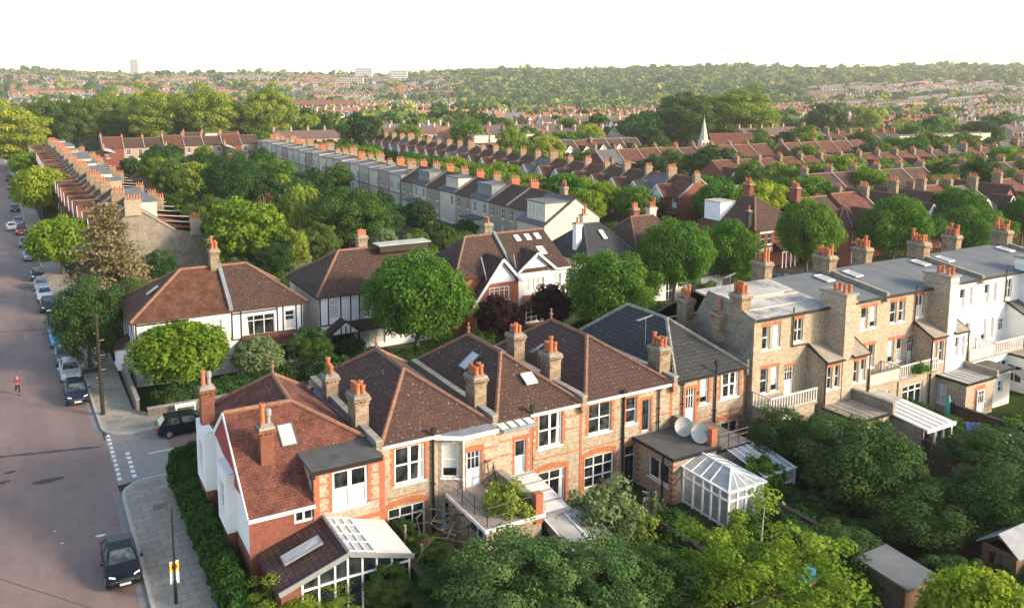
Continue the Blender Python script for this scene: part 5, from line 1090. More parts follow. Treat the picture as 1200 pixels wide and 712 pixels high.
# ---------------------------------------------------------------- rows of terraced houses further off (each house an object with its parts)
def row_house(w,d,eave,zr,wallm,roofm,front='bay',ret=True,chim=True,trim='paint_white',rear_ext=False,gablem='render_white',seed=0,ridge_h=1.15,npots=6,retst=True,dormer=None,rroof=None,axis='x',rpipe=False,stackm='chimney_brick'):
    """front faces -Y, row runs along x, origin at the front left corner"""
    r=thing('terraced_house','proto','house'); g=random.Random(seed)
    b=MB(); so=[(w-1.7,.1,.95,2.1),(w-1.75,3.4,1.1,1.5)] if front=='bay' else [(.7,3.3,.9,1.55),(w-1.8,3.3,.9,1.55),(.7,.5,1.1,1.6),(w-1.7,.1,.95,2.1)]
    wall(b,(0,0),(w,0),-.3,eave,so); b.poly([(w,0,-.3),(w,d,-.3),(w,d,eave),*([(w,d/2,zr-.1)] if axis=='x' else []),(w,0,eave)]); b.poly([(0,d,-.3),(0,0,-.3),(0,0,eave),*([(0,d/2,zr-.1)] if axis=='x' else []),(0,d,eave)])
    ro=[(.6,3.3,.9,1.5),(.6,.5,1.2,1.6)] if ret else [(.7,3.3,1.0,1.6),(w-1.8,3.3,1.0,1.6),(.7,.4,1.3,1.8),(w-1.9,.1,1.0,2.1)]
    wall(b,(w,d),(0,d),-.3,eave,ro); part(r,'wall',b,wallm)
    for k,(x,z,a,c) in enumerate(so):
        if c>2 : b=MB(); b.box(x,.06,z,x+a,.12,z+c); part(r,'front_door',b,g.choice(['timber_dark','door_pale','paint_red']))
        else: window(r,x,z,a,c,cols=1 if front!='bay' else 2,rows=2,cur=g.choice([0,6,0,4]),m=trim)
    for k,(u,z,a,c) in enumerate(ro): window(r,w-u,z,a,c,y=d-.1,rz=PI,cols=2,rows=2,cur=g.choice([0,6,0]))
    if axis=='x': gable_roof(r,0,w,0,d,eave,zr,roofm,over=.2,side=0)
    else:
        gable_roof(r,0,w,0,d,eave,zr-.4,roofm,axis='y',over=.1,side=.3); b=MB(); b.poly([(0,-.01,eave-.05),(w,-.01,eave-.05),(w/2,-.01,zr-.5)]); part(r,'gable_wall',b,wallm)
    if rpipe:
        b=MB(); b.tube((.12,d+.08,0),(.12,d+.08,eave),.07,.07,6); b.box(0,d+.003,2.6,w,d+.03,2.85,1); part(r,'drainpipe',b,['paint_black','orange_brick'])
    b=MB(); s=(zr-eave)/(d/2)
    for y0,z0,y1,z1 in ((-.15,eave+.1,d/2,zr+.25),(d/2,zr+.25,d+.15,eave+.1)): b.slab([(w-.13,y0,z0),(w+.13,y0,z0),(w+.13,y1,z1),(w-.13,y1,z1)],.35,0)
    if axis=='x': part(r,'parapet',b,'coping')
    if front=='bay':
        bw=2.7; x0=.45; b=MB(); o=[(.75,.6,1.2,1.6),(.75,3.45,1.2,1.5)]
        wall(b,(x0+.55,-1.0),(x0+bw-.55,-1.0),-.3,eave-.1,[(.2,.6,1.2,1.6),(.2,3.45,1.2,1.5)]); wall(b,(x0,-.0),(x0+.55,-1.0),-.3,eave-.1); wall(b,(x0+bw-.55,-1.0),(x0+bw,0),-.3,eave-.1); b.box(x0+.6,-1.02,2.4,x0+bw-.6,-1.003,3.2,1); b.box(x0+.5,-1.04,eave-.35,x0+bw-.5,-1.003,eave-.1,1)
        part(r,'bay',b,[wallm,trim])
        for z,h_ in ((.6,1.6),(3.45,1.5)):
            window(r,x0+.75,z,1.2,h_,y=-.9,cols=2,rows=2,cur=g.choice([0,6,4]),fr=.1,m=trim)
            q=math.atan2(-1,.55); window(r,x0+.12,z,.7,h_,y=-.26,rz=q,cols=1,rows=2,m=trim,fr=.09) 
        gz=eave+1.75; xm=x0+bw/2; b=MB(); b.poly([(x0-.15,-1.08,eave-.1),(x0+bw+.15,-1.08,eave-.1),(xm,-1.08,gz-.1)]); part(r,'gable',b,gablem)
        b=MB(); s=d/2*(gz-eave)/(zr-eave); L=[(x0-.35,-1.3,eave-.2),(xm,-1.3,gz),(xm,s,gz),(x0-.35,.2,eave-.2)]; b.slab(L,.1,0); b.slab([(xm,-1.3,gz),(x0+bw+.35,-1.3,eave-.2),(x0+bw+.35,.2,eave-.2),(xm,s,gz)],.1,0); ridge(b,(xm,-1.3,gz+.03),(xm,s,gz+.03),.1); part(r,'gable_roof',b,[roofm,'ridge_clay'])
        b=MB(); b.bar((x0-.38,-1.33,eave-.26),(xm,-1.33,gz-.05),.05,.2); b.bar((xm,-1.33,gz-.05),(x0+bw+.38,-1.33,eave-.26),.05,.2); part(r,'bargeboard',b,trim)
        b=MB(); b.slab([(x0+bw+.1,-1.0,2.35),(w,-1.0,2.35),(w,-.01,2.9),(x0+bw+.1,-.01,2.9)],.1); part(r,'porch_roof',b,roofm)
    if ret:
        rw=w*.5; b=MB(); wall(b,(w,d+4.6),(w-rw,d+4.6),-.3,4.4,[(.7,2.9,.9,1.2)]); b.poly([(w-rw,d+4.6,-.3),(w-rw,d,-.3),(w-rw,d,5.6),(w-rw,d+4.6,4.4)]); b.poly([(w,d,-.3),(w,d+4.6,-.3),(w,d+4.6,4.4),(w,d,5.6)]); part(r,'rear_return',b,wallm)
        b=MB(); b.slab([(w-rw-.12,d,5.05),(w,d,5.85),(w,d+4.8,5.3),(w-rw-.12,d+4.8,4.4)],.12,0); part(r,'return_roof',b,rroof or ('felt_pale' if seed%2 else roofm)); window(r,w-.7,2.9,.9,1.2,y=d+4.5,rz=PI,cols=2,rows=2)
    if dormer:
        z1=zr-.05; y1=d-.9; b=MB(); b.box(.5,d*.52,eave-.1,w-.6,y1,z1,0); b.box(.35,d*.48,z1+.002,w-.45,y1+.2,z1+.14,1); part(r,'dormer',b,[dormer,'felt_grey']); window(r,w-1.1,eave+.5,w-2.2,1.35,y=y1-.02,rz=PI,cols=4,rows=1,sill=False)
    if rear_ext:
        b=MB(); b.box(.3,d,-.3,w-.6,d+2.6,2.6,0); b.box(.2,d,2.602,w-.5,d+2.75,2.74,1); part(r,'rear_extension',b,[wallm,'felt_dark'])
    def stack(x,y,z0,z1,sx,sy,n):
        b=MB(); b.box(x-sx/2,y-sy/2,z0,x+sx/2,y+sy/2,z1,0); b.box(x-sx/2-.08,y-sy/2-.08,z1-.3,x+sx/2+.08,y+sy/2+.08,z1-.12,0); b.box(x-sx/2-.05,y-sy/2-.05,z1+.002,x+sx/2+.05,y+sy/2+.05,z1+.09,1)
        for k in range(n): t=(k+.5)/n-.5; b.tube((x+(0 if sy>sx else t*sx),y+(t*sy if sy>sx else 0),z1+.08),(x+(0 if sy>sx else t*sx),y+(t*sy if sy>sx else 0),z1+.62+.15*(k%2)),.14,.11,7,2)
        return part(r,'chimney',b,[stackm,'coping','terracotta'])
    if chim: stack(w,d/2-.6,zr-.8,zr+ridge_h,.62,.5+.24*npots,npots)
    if ret and retst: stack(w,d+2.6,4.6,6.7,.6,1.3,4)
    return r
GEN=[]
def used(o,fl={}):
    """first use moves the prototype itself, later uses copy it"""
    if o.name in fl: return False
    fl[o.name]=1; return True
def put(o,loc,rz,label,group,name=None):
    if used(o): t=o; t.location=loc; t.rotation_euler=(0,0,rz)
    else: t=copy_tree(o); t.location=loc; t.rotation_euler=(0,0,rz)
    t['label']=label; t['group']=group
    return t
PG=row_house(5.9,8.6,5.5,8.5,'old_brick','tile_red','bay',True,seed=60,stackm='stock_brick')
PL=[row_house(5.9,8.6,5.5,8.5,'red_brick',m,'bay',True,seed=i,ridge_h=(.75,.45,.95)[i],npots=(4,3,5)[i],retst=i==0,chim=i!=1,dormer=(None,'render_cream','stock_brick')[i],rroof='felt_pale',trim='paint_white',stackm='chimney_brick',gablem='render_white') for i,m in enumerate(('tile_red','tile_brown','tile_orange'))]
PF=[row_house(5.8,8.6,6.5,6.95,w_,'felt_grey','flat',False,seed=40+i,rpipe=True,ridge_h=(1.2,.9,1.5,1.0)[i],npots=(5,3,6,4)[i],stackm=s_) for i,(w_,s_) in enumerate((('stock_brick','orange_brick'),('render_cream','chimney_brick'),('pebbledash','chimney_brick'),('render_grey','chimney_brick')))]
PM=[row_house(5.8,8.6,5.6,8.0,w_,m,'flat',False,rear_ext=i==1,seed=10+i,stackm=s_,ridge_h=.8,npots=4,dormer=(None,'lead','render_cream')[i]) for i,(w_,m,s_) in enumerate((('stock_brick','tile_brown','orange_brick'),('pebbledash','slate','chimney_brick'),('render_cream','slate','chimney_brick')))]
PN=[row_house(6.2,8.6,5.2,8.2,'red_brick',m,'bay',True,seed=20+i,ridge_h=(1.0,.7,1.3)[i],npots=(4,3,6)[i],retst=i!=1) for i,m in enumerate(('tile_brown','tile_red','slate'))]
# row beside the main road, seen from its near gable end (fronts face -X)
names_=['red','brown','orange']
yy=112.0; k=0
while yy<262:
    x=kx(yy)+6.3; y0=yy+5.9
    p=(0,1,2,1,0,0,2,0,1,2,2,0,1)[k%13]
    put(PL[p] if k else PG,(x,y0,0),-PI/2,'%s roofed terraced house beside the main road, %s'%(names_[p],'its mossy gable end towards us' if k==0 else 'one of the long row running away'),'terraced houses along the main road'); yy+=5.9; k+=1
# row whose long flat rear faces us beyond the gardens (rears face -X)
yy=104.0; k=0
while yy<262:
    p=(0,0,1,0,2,0,1)[k%7]
    x=66+.012*max(0,yy-150)
    if yy>148:
        p=(0,1,2,1,0,2,3,1,2)[k%9]; put(PF[p],(x+8.6,yy,0),PI/2,'%s terraced house with a flat parapet in the long row facing the gardens'%('buff brick','cream rendered','pebbledashed','grey rendered')[p],'houses of the flat backed row').scale.z=1+.03*math.sin(k*2.3); yy+=5.8; k+=1; continue
    o=put(PM[p],(x+8.6,yy,0),PI/2,'%s terraced house in the long row whose flat rear faces the gardens'%('brown roofed brick','grey roofed pebbledashed','grey roofed cream')[p],'houses of the flat backed row'); yy+=5.8; k+=1
t=thing('end_house','cream gabled end house with a boxy glazed roof dormer','house',(64.2,96.6,0)); w,d=9.5,7.2
b=MB(); b.poly([(0,0,-.2),(w,0,-.2),(w,0,5.2),(w*.55,0,8.0),(0,0,4.6)]); wall(b,(0,d),(0,0),-.2,4.6,[(1,.4,1,1.5),(4,.4,1.2,1.7)]); wall(b,(w,0),(w,d),-.2,5.2); b.poly([(w,d,-.2),(0,d,-.2),(0,d,4.6),(w*.55,d,8.0),(w,d,5.2)]); part(t,'wall',b,'render_cream'); window(t,.1,.4,1,1.5,y=d-1,rz=-PI/2); window(t,.1,.4,1.2,1.7,y=d-4,rz=-PI/2)
gable_roof(t,0,w,-.1,d,4.6,8.1,'slate',axis='y',yr=w*.55,ze2=5.2); b=MB(); b.box(.4,.5,4.9,4.6,5.2,7.5,0); b.box(.2,.3,7.502,5.2,5.4,7.65,1); part(t,'dormer',b,['render_cream','felt_grey']); window(t,.36,5.3,4.0,1.9,y=4.9,rz=-PI/2,cols=4,rows=1,sill=False); chimney(t,w*.6,3.6,7.6,9.3,.7,1.2,4,seed=52)
# row with white gables (fronts face -X) and its cream flank
yy=150.0; k=0
yy=106.5
while yy<255:
    p=(1,2,0,0,1,0)[k%6]
    put(PN[p],(98.,yy+6.2,0),-PI/2,'white gabled red brick house with a %s roof, across the tree lined back street'%('brown','red','slate')[p],'white gabled houses of the back street'); yy+=6.2; k+=1
t=thing('end_wing','tall blank cream wing closing the white gabled row','house',(103.2,103.4,0)); b=MB(); b.box(0,0,-.2,9.5,3.0,6.4); part(t,'wall',b,'render_cream'); b=MB(); b.box(-.1,-.1,6.402,9.6,3.0,6.55); part(t,'roof',b,'felt_pale'); b=MB(); b.tube((5.6,-.08,0),(5.6,-.08,6.3),.06,.06,7); part(t,'drainpipe',b,'paint_black')
t=thing('wing','lower pink brick wing stepped down from the tall cream wing','house',(112.8,104.5,0)); b=MB(); b.box(0,0,-.2,4,3,4.4); part(t,'wall',b,'stock_brick'); b=MB(); b.box(-.1,-.1,4.402,4.1,3,4.5); part(t,'roof',b,'felt_pale')
# dark red houses behind the street trees on the right (fronts face -Y)
t=thing('corner_house','dark red brick corner house with a big brown hipped roof behind the street tree','house',(84.6,77.5,0)); w,d=8.6,10
sp=[(1.2,3.0,.8,1.5),(2.4,3.0,.8,1.5),(1.1,.3,.8,1.6),(2.3,.3,.8,1.6),(6,3.0,1.5,1.5)]
shell(t,w,d,5.0,'red_brick',sp); [window(t,*s,cols=1,rows=2) for s in sp]
b=MB(); b.box(.9,-.05,1.98,3.4,-.003,2.55); b.box(.9,-.05,4.55,3.5,-.003,4.95); part(t,'stone_band',b,'paint_white')
b=MB(); e=[(-.3,-.3,5),(w+.3,-.3,5),(w+.3,d+.3,5),(-.3,d+.3,5)]; A,B=(4.3,4.2,8.7),(4.3,6,8.7)
for q in ([e[0],e[1],A],[e[1],e[2],B,A],[e[2],e[3],B],[e[3],e[0],A,B]): b.slab(q,.12,0)
for p,q in ((e[0],A),(e[1],A),(A,B)): ridge(b,(p[0],p[1],p[2]+.03),(q[0],q[1],q[2]+.03))
part(t,'roof',b,['tile_brown','ridge_clay']); b=MB(); b.box(.2,6.5,5,3.0,9.5,7.9,0); b.box(.1,6.4,7.902,3.1,9.6,8.05,1); part(t,'dormer',b,['render_white','felt_pale']); chimney(t,-.2,1.0,4.6,7.6,.5,.5,1,'timber_dark',kinds=['short']); chimney(t,6,7,8,10.2,.8,1.2,6,'red_brick',rows=2)
b=MB(); b.slab([(3.6,-1.6,2.3),(6.2,-1.6,2.3),(6.2,-.01,3.1),(3.6,-.01,3.1)],.1); part(t,'porch_roof',b,'tile_brown'); b=MB()
for x in (3.7,4.4,5.3,6.1): b.box(x-.06,-1.5,-.1,x+.06,-1.4,2.2)
b.bar((3.7,-1.45,2.1),(6.1,-1.45,2.1),.1,.15); part(t,'porch_frame',b,'paint_white')
t=thing('corner_house','dark red brick house with a pyramid roofed corner bay between two street trees','house',(94.2,75,0)); w,d=6.4,9
shell(t,w,d,5.0,'red_brick',[(.4,3,1.2,1.5)]); window(t,.4,3,1.2,1.5); gable_roof(t,0,w,0,d,5.0,8.4,'tile_brown')
b=MB(); o=8; P=[(3.6+2.2*math.cos(2*PI*i/8+.39),-.6+2.2*math.sin(2*PI*i/8+.39)) for i in range(8)]; b.prism(P,-.2,5.2,0); part(t,'bay',b,'red_brick')
b=MB(); 
for i in range(8):
    p,q=P[i],P[(i+1)%8]; c=(3.6,-.6); f=1.12; p=(c[0]+(p[0]-c[0])*f,c[1]+(p[1]-c[1])*f); q=(c[0]+(q[0]-c[0])*f,c[1]+(q[1]-c[1])*f); b.poly([(*p,5.2),(*q,5.2),(3.6,-.6,8.0)]); ridge(b,(*p,5.23),(3.6,-.6,8.03),.08)
part(t,'bay_roof',b,['tile_brown','ridge_clay'])
for z,hh in ((3.2,1.5),(.5,1.6)): window(t,2.95,z,1.25,hh,y=-2.68,cols=2,rows=2,fr=.1); window(t,1.6,z,1.25,hh,y=-1.3,rz=-PI/4,cols=2,rows=2,fr=.1)
chimney(t,.2,4.6,8,10,.8,1.2,6,'red_brick',rows=2)
PR=[row_house(6.4,9,5.2,(8.6,8.8,8.1)[i],'red_brick',m,'bay',True,seed=30+i,axis='xyx'[i],stackm='chimney_brick',ridge_h=.8+.3*i,npots=4,gablem=g_) for i,(m,g_) in enumerate((('tile_red','render_cream'),('tile_brown','render_white'),('slate','paint_red')))]
for k in range(13):
    x=101.5+6.4*k; y=75-.15*k; p=(0,1,1,0,2,1,0,0,1,2)[k%10]
    put(PR[p],(x,y,0),0,'dark red house, %s, behind the right hand street trees'%('cream gable and red roof','white gable and brown cross roof','red gable and grey roof')[p],'dark red houses along the side street')
# row closing the view at the far end of the gardens (rears face -Y)
for k in range(8):
    put(PM[0] if k%3 else PL[0],(22+5.8*(k+1),268+8.6,0),PI,'low brick terraced house closing the far end of the gardens'if k%3 else 'red roofed house closing the far end of the gardens','houses at the far end of the gardens')
# ---------------------------------------------------------------- distant rows
for nm_,c_ in (('far_white',(.62,.60,.56)),('far_cream',(.50,.42,.32)),('far_red',(.28,.11,.07)),('far_buff',(.38,.30,.22)),('far_roof_red',(.23,.10,.065)),('far_roof_brown',(.13,.085,.07)),('far_roof_slate',(.15,.15,.155)),('far_roof_orange',(.30,.14,.085)),('far_pots',(.42,.17,.09)),('far_window',(.035,.04,.045))): plain(nm_,c_,.8,var=.2,scale=.35)
FM=['far_white','far_cream','far_red','far_buff','far_roof_red','far_roof_brown','far_roof_slate','far_roof_orange','far_pots','far_window']
def far_template(gable):
    b=MB(); w,d,e,z=6,8.5,5.3,8.1
    Q=lambda *p,mi=0:b.poly(p,mi)
    Q((0,0,-2),(w,0,-2),(w,0,e),(0,0,e)); Q((w,d,-2),(0,d,-2),(0,d,e),(w,d,e)); Q((0,d,-2),(0,0,-2),(0,0,e),(0,d,e)); Q((w,0,-2),(w,d,-2),(w,d,e),(w,0,e))
    Q((0,0,e),(0,d/2,z),(0,d/2,e),(0,d,e)) if False else None
    Q((0,d,e),(0,d/2,e),(0,0,e),(0,d/2,z)); Q((w,0,e),(w,d/2,e),(w,d,e),(w,d/2,z))
    Q((0,-.2,e-.1),(w,-.2,e-.1),(w,d/2,z),(0,d/2,z),mi=1); Q((w,d+.2,e-.1),(0,d+.2,e-.1),(0,d/2,z),(w,d/2,z),mi=1)
    if gable:
        Q((.5,-1,-2),(3.3,-1,-2),(3.3,-1,e),(.5,-1,e),mi=0); Q((.5,0,-2),(.5,-1,-2),(.5,-1,e),(.5,0,e)); Q((3.3,-1,-2),(3.3,0,-2),(3.3,0,e),(3.3,-1,e)); Q((.3,-1.05,e-.1),(1.9,-1.05,e-.1),(3.5,-1.05,e-.1),(1.9,-1.05,e+1.6),mi=4); Q((.3,-1.1,e-.1),(1.9,-1.1,e+1.65),(1.9,2.3,e+1.65),(.3,0,e-.1),mi=1); Q((1.9,-1.1,e+1.65),(3.5,-1.1,e-.1),(3.5,0,e-.1),(1.9,2.3,e+1.65),mi=1)
    yo=-1.03 if gable else -.03
    for x,y,zz in ((1.1,yo,.8),(1.1,yo,3.4),(4.2,-.03,3.4),(4.2,-.03,.5)): Q((x,y,zz),(x+1.3,y,zz),(x+1.3,y,zz+1.4),(x,y,zz+1.4),mi=3)
    for x in (1.,4.): 
        for zz in (.6,3.4): Q((x+1,d+.03,zz),(x,d+.03,zz),(x,d+.03,zz+1.5),(x+1,d+.03,zz+1.5),mi=3)
    b.box(w-.3,d/2-1.4,z-.8,w+.3,d/2+.4,z+1.1,0); b.box(w-.2,d/2-1.3,z+1.1,w+.2,d/2+.3,z+1.6,2)
    b.box(w-3,d,-2,w,d+4.4,3.6,0); Q((w-3.1,d+4.5,3.62),(w-3.1,d,3.62),(w,d,5.0),(w,d+4.5,5.0),mi=1)
    return np.array(b.v),np.array(b.f),np.array(b.m)
FT=[far_template(False),far_template(True)]
FARH={}
def far_house(var,wm,rm):
    key=(var,wm,rm)
    if key not in FARH:
        V,Fc,mi=FT[var]; me=bpy.data.meshes.new('far_house'); me.from_pydata([tuple(v) for v in V],[],[tuple(f) for f in Fc])
        for m in (wm,rm,8,9,0): me.materials.append(M[FM[m]])
        me.polygons.foreach_set('material_index',mi.astype(np.int32)); FARH[key]=me
    return FARH[key]
def camcoord(x,y):
    d=y*math.cos(YAW)+x*math.sin(YAW); l=x*math.cos(YAW)-y*math.sin(YAW); return d,l/max(d,1)
hs=[];trs=[];wood=[]
gr=random.Random(99)
def wooded(d,a):
    if d>880 and a>-.02 and not(a>.40 and d<1250): return True
    if 560<d<1000 and -.02<a<.27 : return gr.random()<.55
    return False
BX,BY=118,64
for i in range(-14,26):
    for j in range(-4,42):
        ox,oy=i*BX+gr.uniform(-6,6),j*BY+gr.uniform(-3,3)
        d0,a0=camcoord(ox+50,oy+25)
        if d0<150 or d0>2050 or abs(a0-.02)>.78: continue
        vert=gr.random()<.35; phi=(-.06 if d0<500 else .25*math.sin(i*1.3+j*.7))
        park=gr.random()<(.10 if d0<900 else .15)
        wm0,rm0=gr.choice([(0,6),(2,4),(3,5),(1,5),(2,7),(0,4),(3,6),(0,5),(1,7)])
        for row in (0,1):
            n=17 if not vert else 8; 
            for k in range(n):
                lx,ly=(k*6.1,0) if row==0 else (k*6.1+6,43)
                rot=0 if row==0 else PI
                if vert: lx,ly=((6.1*k*.9,0) if row==0 else (6.1*k*.9+6,43)); lx+=0
                x=ox+lx*math.cos(phi)-ly*math.sin(phi); y=oy+lx*math.sin(phi)+ly*math.cos(phi)
                d,a=camcoord(x,y)
                if d<150 or abs(a-.02)>.72: continue
                manual=(x<128 and y<285) or (y<100 and x<200) or (x<55 and y<330)
                if manual: continue
                if park or wooded(d,a): 
                    continue
                if gr.random()<.10: continue
                wm,rm=(wm0,rm0) if gr.random()<.8 else (gr.choice([0,1,2,3]),gr.choice([4,5,6,7]))
                hs.append((d,x,y,terrain(x,y),phi+rot,0 if row==0 and vert else 1,wm,rm))
        # trees in the gardens and along the street
        nt=(33 if d0<420 else 27 if d0<900 else 18) if not park else 34
        if wooded(d0,a0) : nt=40
        for _ in range(nt):
            ly=gr.choice([gr.uniform(13,30),gr.uniform(13,30),gr.uniform(-10,-5)]) if not park and nt<40 else gr.uniform(-6,58)
            lx=gr.uniform(-5,112); x=ox+lx*math.cos(phi)-ly*math.sin(phi); y=oy+lx*math.sin(phi)+ly*math.cos(phi)
            d,a=camcoord(x,y)
            if d<150 or abs(a-.02)>.72: continue
            if (x<128 and y<285) or (y<100 and x<200) or (x<55 and y<330): continue
            s=gr.uniform(.6,1.3)*(1.3 if park or nt>=40 else 1)
            trs.append((d,x,y,terrain(x,y),s))
hs.sort(); trs.sort()
def clear(x,y,d,a): return not(205<d<300 and 780<CX+a*F_PX<880)
trs=[q for q in trs if clear(q[1],q[2],*camcoord(q[1],q[2]))]; hs=[q for q in hs if not(240<q[0]<290 and 800<CX+camcoord(q[1],q[2])[1]*F_PX<880)]
NH,NT=165,255
MIDP=[PN[0],PN[1],PM[0],PL[1],PN[2],PM[2]]
for q,(d,x,y,z,ph,var,wm,rm) in enumerate(hs[:NH]):
    if d<300:
        o=place(MIDP[(wm*3+rm)%6],(x,y,z),ph,['brick terraced house with a brown roof in the middle distance, beyond the back street','brick terraced house with a red roof in the middle distance, beyond the back street','flat fronted brick house in the middle distance, beyond the back street','brown roofed brick house in the middle distance, beyond the back street','slate roofed brick house in the middle distance, beyond the back street','cream flat fronted house in the middle distance, beyond the back street'][(wm*3+rm)%6],'terraced houses in the middle distance')
    else:
        o=link('terraced_house',far_house(var,wm,rm),None,(x,y,z),ph); tag(o,'small %s terraced house with a %s roof in the distant rows'%(('white','cream','red brick','buff brick')[wm],('red','brown','grey','orange')[rm-4]),'house','terraced houses in the distant rows')
V=[];Fq=[];Mi=[];nv=0
for d,x,y,z,ph,var,wm,rm in hs[NH:]:
    v,f,mi=FT[var]; c,s=math.cos(ph),math.sin(ph); vv=v.copy(); vv[:,0]=v[:,0]*c-v[:,1]*s+x; vv[:,1]=v[:,0]*s+v[:,1]*c+y; vv[:,2]+=z
    V.append(vv); Fq.append(f+nv); nv+=len(v); Mi.append(np.array([wm,rm,8,9,0])[mi])
V=np.concatenate(V);Fq=np.concatenate(Fq);Mi=np.concatenate(Mi)
me=bpy.data.meshes.new('distant_houses'); me.vertices.add(len(V)); me.vertices.foreach_set('co',V.astype(np.float32).ravel()); me.loops.add(Fq.size); me.loops.foreach_set('vertex_index',Fq.astype(np.int32).ravel()); me.polygons.add(len(Fq)); me.polygons.foreach_set('loop_start',np.arange(0,Fq.size,4,dtype=np.int32)); me.polygons.foreach_set('material_index',Mi.astype(np.int32))
for m in FM: me.materials.append(M[m])
me.update(calc_edges=True); o=link('distant_houses',me); o['kind']='stuff'
for q,(d,x,y,z,s) in enumerate(trs[:NT]):
    if d<330: k=gr.choice(['med_a','med_a','med_b','med_c','med_d','med_y']); put_tree(k,(x,y,z),{'med_a':'mid green garden tree among the middle distance roofs','med_b':'light green garden tree among the middle distance roofs','med_c':'fresh green garden tree among the middle distance roofs','med_d':'dark green garden tree among the middle distance roofs','med_y':'yellow green garden tree among the middle distance roofs'}[k],'tree','garden trees in the middle distance',s*.95)
    else:
        k=gr.randrange(7); o=link('tree',FAR[k],None,(x,y,z),gr.uniform(0,6.28),s*1.15); tag(o,'small %s tree among the distant rows of roofs'%('green','olive green','dull green','light green','dark green','yellow green','fresh green')[k],'tree','trees in the distant rows')
far_t=trs[NT:]
A=[(x,y,z,s*4.6) for d,x,y,z,s in far_t]
mass('distant_trees','leaf_far',[p for i,p in enumerate(A) if i%4 in(1,2)],3,n=90); mass('distant_trees','leaf_sunlit',[p for i,p in enumerate(A) if i%4==3],8,n=90)
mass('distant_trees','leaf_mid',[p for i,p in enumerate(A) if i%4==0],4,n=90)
# wooded ridge
W1=[];W2=[];W3=[]
for _ in range(9000):
    d=gr.uniform(860,2300); a=gr.uniform(-.72,.74)
    if a<0.02 and gr.random()<(.86 if d<1650 else .6): continue
    if a>.38 and d<1250: continue
    l=a*d; x=d*math.sin(YAW)+l*math.cos(YAW); y=d*math.cos(YAW)-l*math.sin(YAW); gr.choice([W1,W2,W2,W3]).append((x,y,terrain(x,y),gr.uniform(4,8)*(1.5 if gr.random()<.1 else 1)))
mass('wood','leaf_far',W1,5,n=46,leaf=2.5); mass('wood','leaf_far',W2,6,n=46,leaf=2.5); mass('wood','leaf_sunlit',W3,7,n=46,leaf=2.5)
# landmarks on the hill and in the valley
def block(name,label,cat,px,d,w,dep,h,wm,rm,floors,cols,rz=None):
    l=(px-CX)/F_PX*d; x=d*math.sin(YAW)+l*math.cos(YAW); y=d*math.cos(YAW)-l*math.sin(YAW); z=terrain(x,y)
    t=thing(name,label,cat,(x,y,z),-YAW if rz is None else rz); b=MB(); b.box(-w/2,0,-3,w/2,dep,h); part(t,'wall',b,wm); b=MB(); b.box(-w/2-.3,-.3,h+.01,w/2+.3,dep+.3,h+.8); part(t,'roof',b,rm)
    fh=h/floors
    for i in range(floors):
        b=MB()
        for j in range(cols): u=-w/2+w*(j+.2)/cols; b.box(u,-.06,i*fh+fh*.3,u+w*.6/cols,-.005,i*fh+fh*.8)
        part(t,'window_row',b,'far_window')
    return t
block('tower_block','slim white tower block standing on the skyline','tower block',161,1900,18,14,40,'far_white','far_white',9,4)
block('apartment_block','pale apartment block with flat roof highest on the left hill','apartment block',427,1750,34,14,24,'far_white','far_cream',5,8)
block('apartment_block','long pale apartment block lower on the left hill beside the trees','apartment block',410,1500,50,14,15,'far_cream','far_white',4,12)
block('apartment_block','white apartment block at the right of the left hill','apartment block',468,1620,32,14,22,'far_white','far_white',5,8)
block('long_shed','long low pale shed in front of the wood','shed',560,980,95,20,6,'far_white','far_roof_slate',1,16)
t=block('mansion_block','long red roofed brick mansion block beyond the plane trees','mansion block',376,640,50,10,8,'far_buff','far_roof_red',3,14)
gable_roof(t,-26,26,-1,11,8.8,12,'far_roof_red',over=.4)
# church
p=at(824,183); t=thing('church','stone church with a slender pale spire in front of the big plane trees','church',p,-YAW+.2)
b=MB(); b.box(-1.45,-1.45,-1,1.45,1.45,5.6); part(t,'tower',b,'pebbledash'); b=MB(); b.poly([]) if False else None
for i in range(8):
    a0,a1=2*PI*i/8+.39,2*PI*(i+1)/8+.39; b.poly([(1.45*math.cos(a0),1.45*math.sin(a0),5.6),(1.45*math.cos(a1),1.45*math.sin(a1),5.6),(0,0,13.2)])
b.tube((0,0,13),(0,0,14.2),.07,.05,5); part(t,'spire',b,'render_grey')
for s_ in (-1,1):
    b=MB(); b.box(s_*.6-.3,-1.50,2.6,s_*.6+.3,-1.42,4.6); part(t,'belfry_window',b,'far_window')
b=MB(); b.box(1.46,-3,-1,18,3.6,3.6); part(t,'nave',b,'stock_brick'); gable_roof(t,1.9,18,-3,3.6,3.6,7.6,'tile_red')
# ---------------------------------------------------------------- trees that stand out in the view
G1='round pollarded street trees'
px_tree('round_a',490,424,116,299,'big round street tree in front of the half timbered house','tree',G1)
px_tree('round_b',716,404,102,298,'round street tree above the slate grey terrace roof, beside the purple shrub','tree',G1)
px_tree('round_a',790,358,84,260,'round street tree in front of the dark hipped houses','tree',G1)
px_tree('round_b',858,345,62,260,'darker round street tree just left of the red brick corner house','tree',G1)
px_tree('round_a',945,326,68,237,'round street tree before the big brown hipped roof of the red corner house','tree',G1)
px_tree('round_b',1046,314,78,232,'round street tree right of the pyramid roofed corner bay','tree',G1)
px_tree('round_a',1118,292,66,222,'round street tree standing behind two others on the right','tree',G1)
px_tree('round_b',1136,304,82,244,'low wide round street tree above the white rendered houses','tree',G1)
px_tree('round_a',1196,288,46,232,'round street tree cut by the right edge','tree',G1)
px_tree('dark',106,432,78,332,'dark street tree beside the telegraph pole','tree','street trees of the main road')
px_tree('lime',213,456,112,377,'broad yellow green tree in the corner front garden','tree')
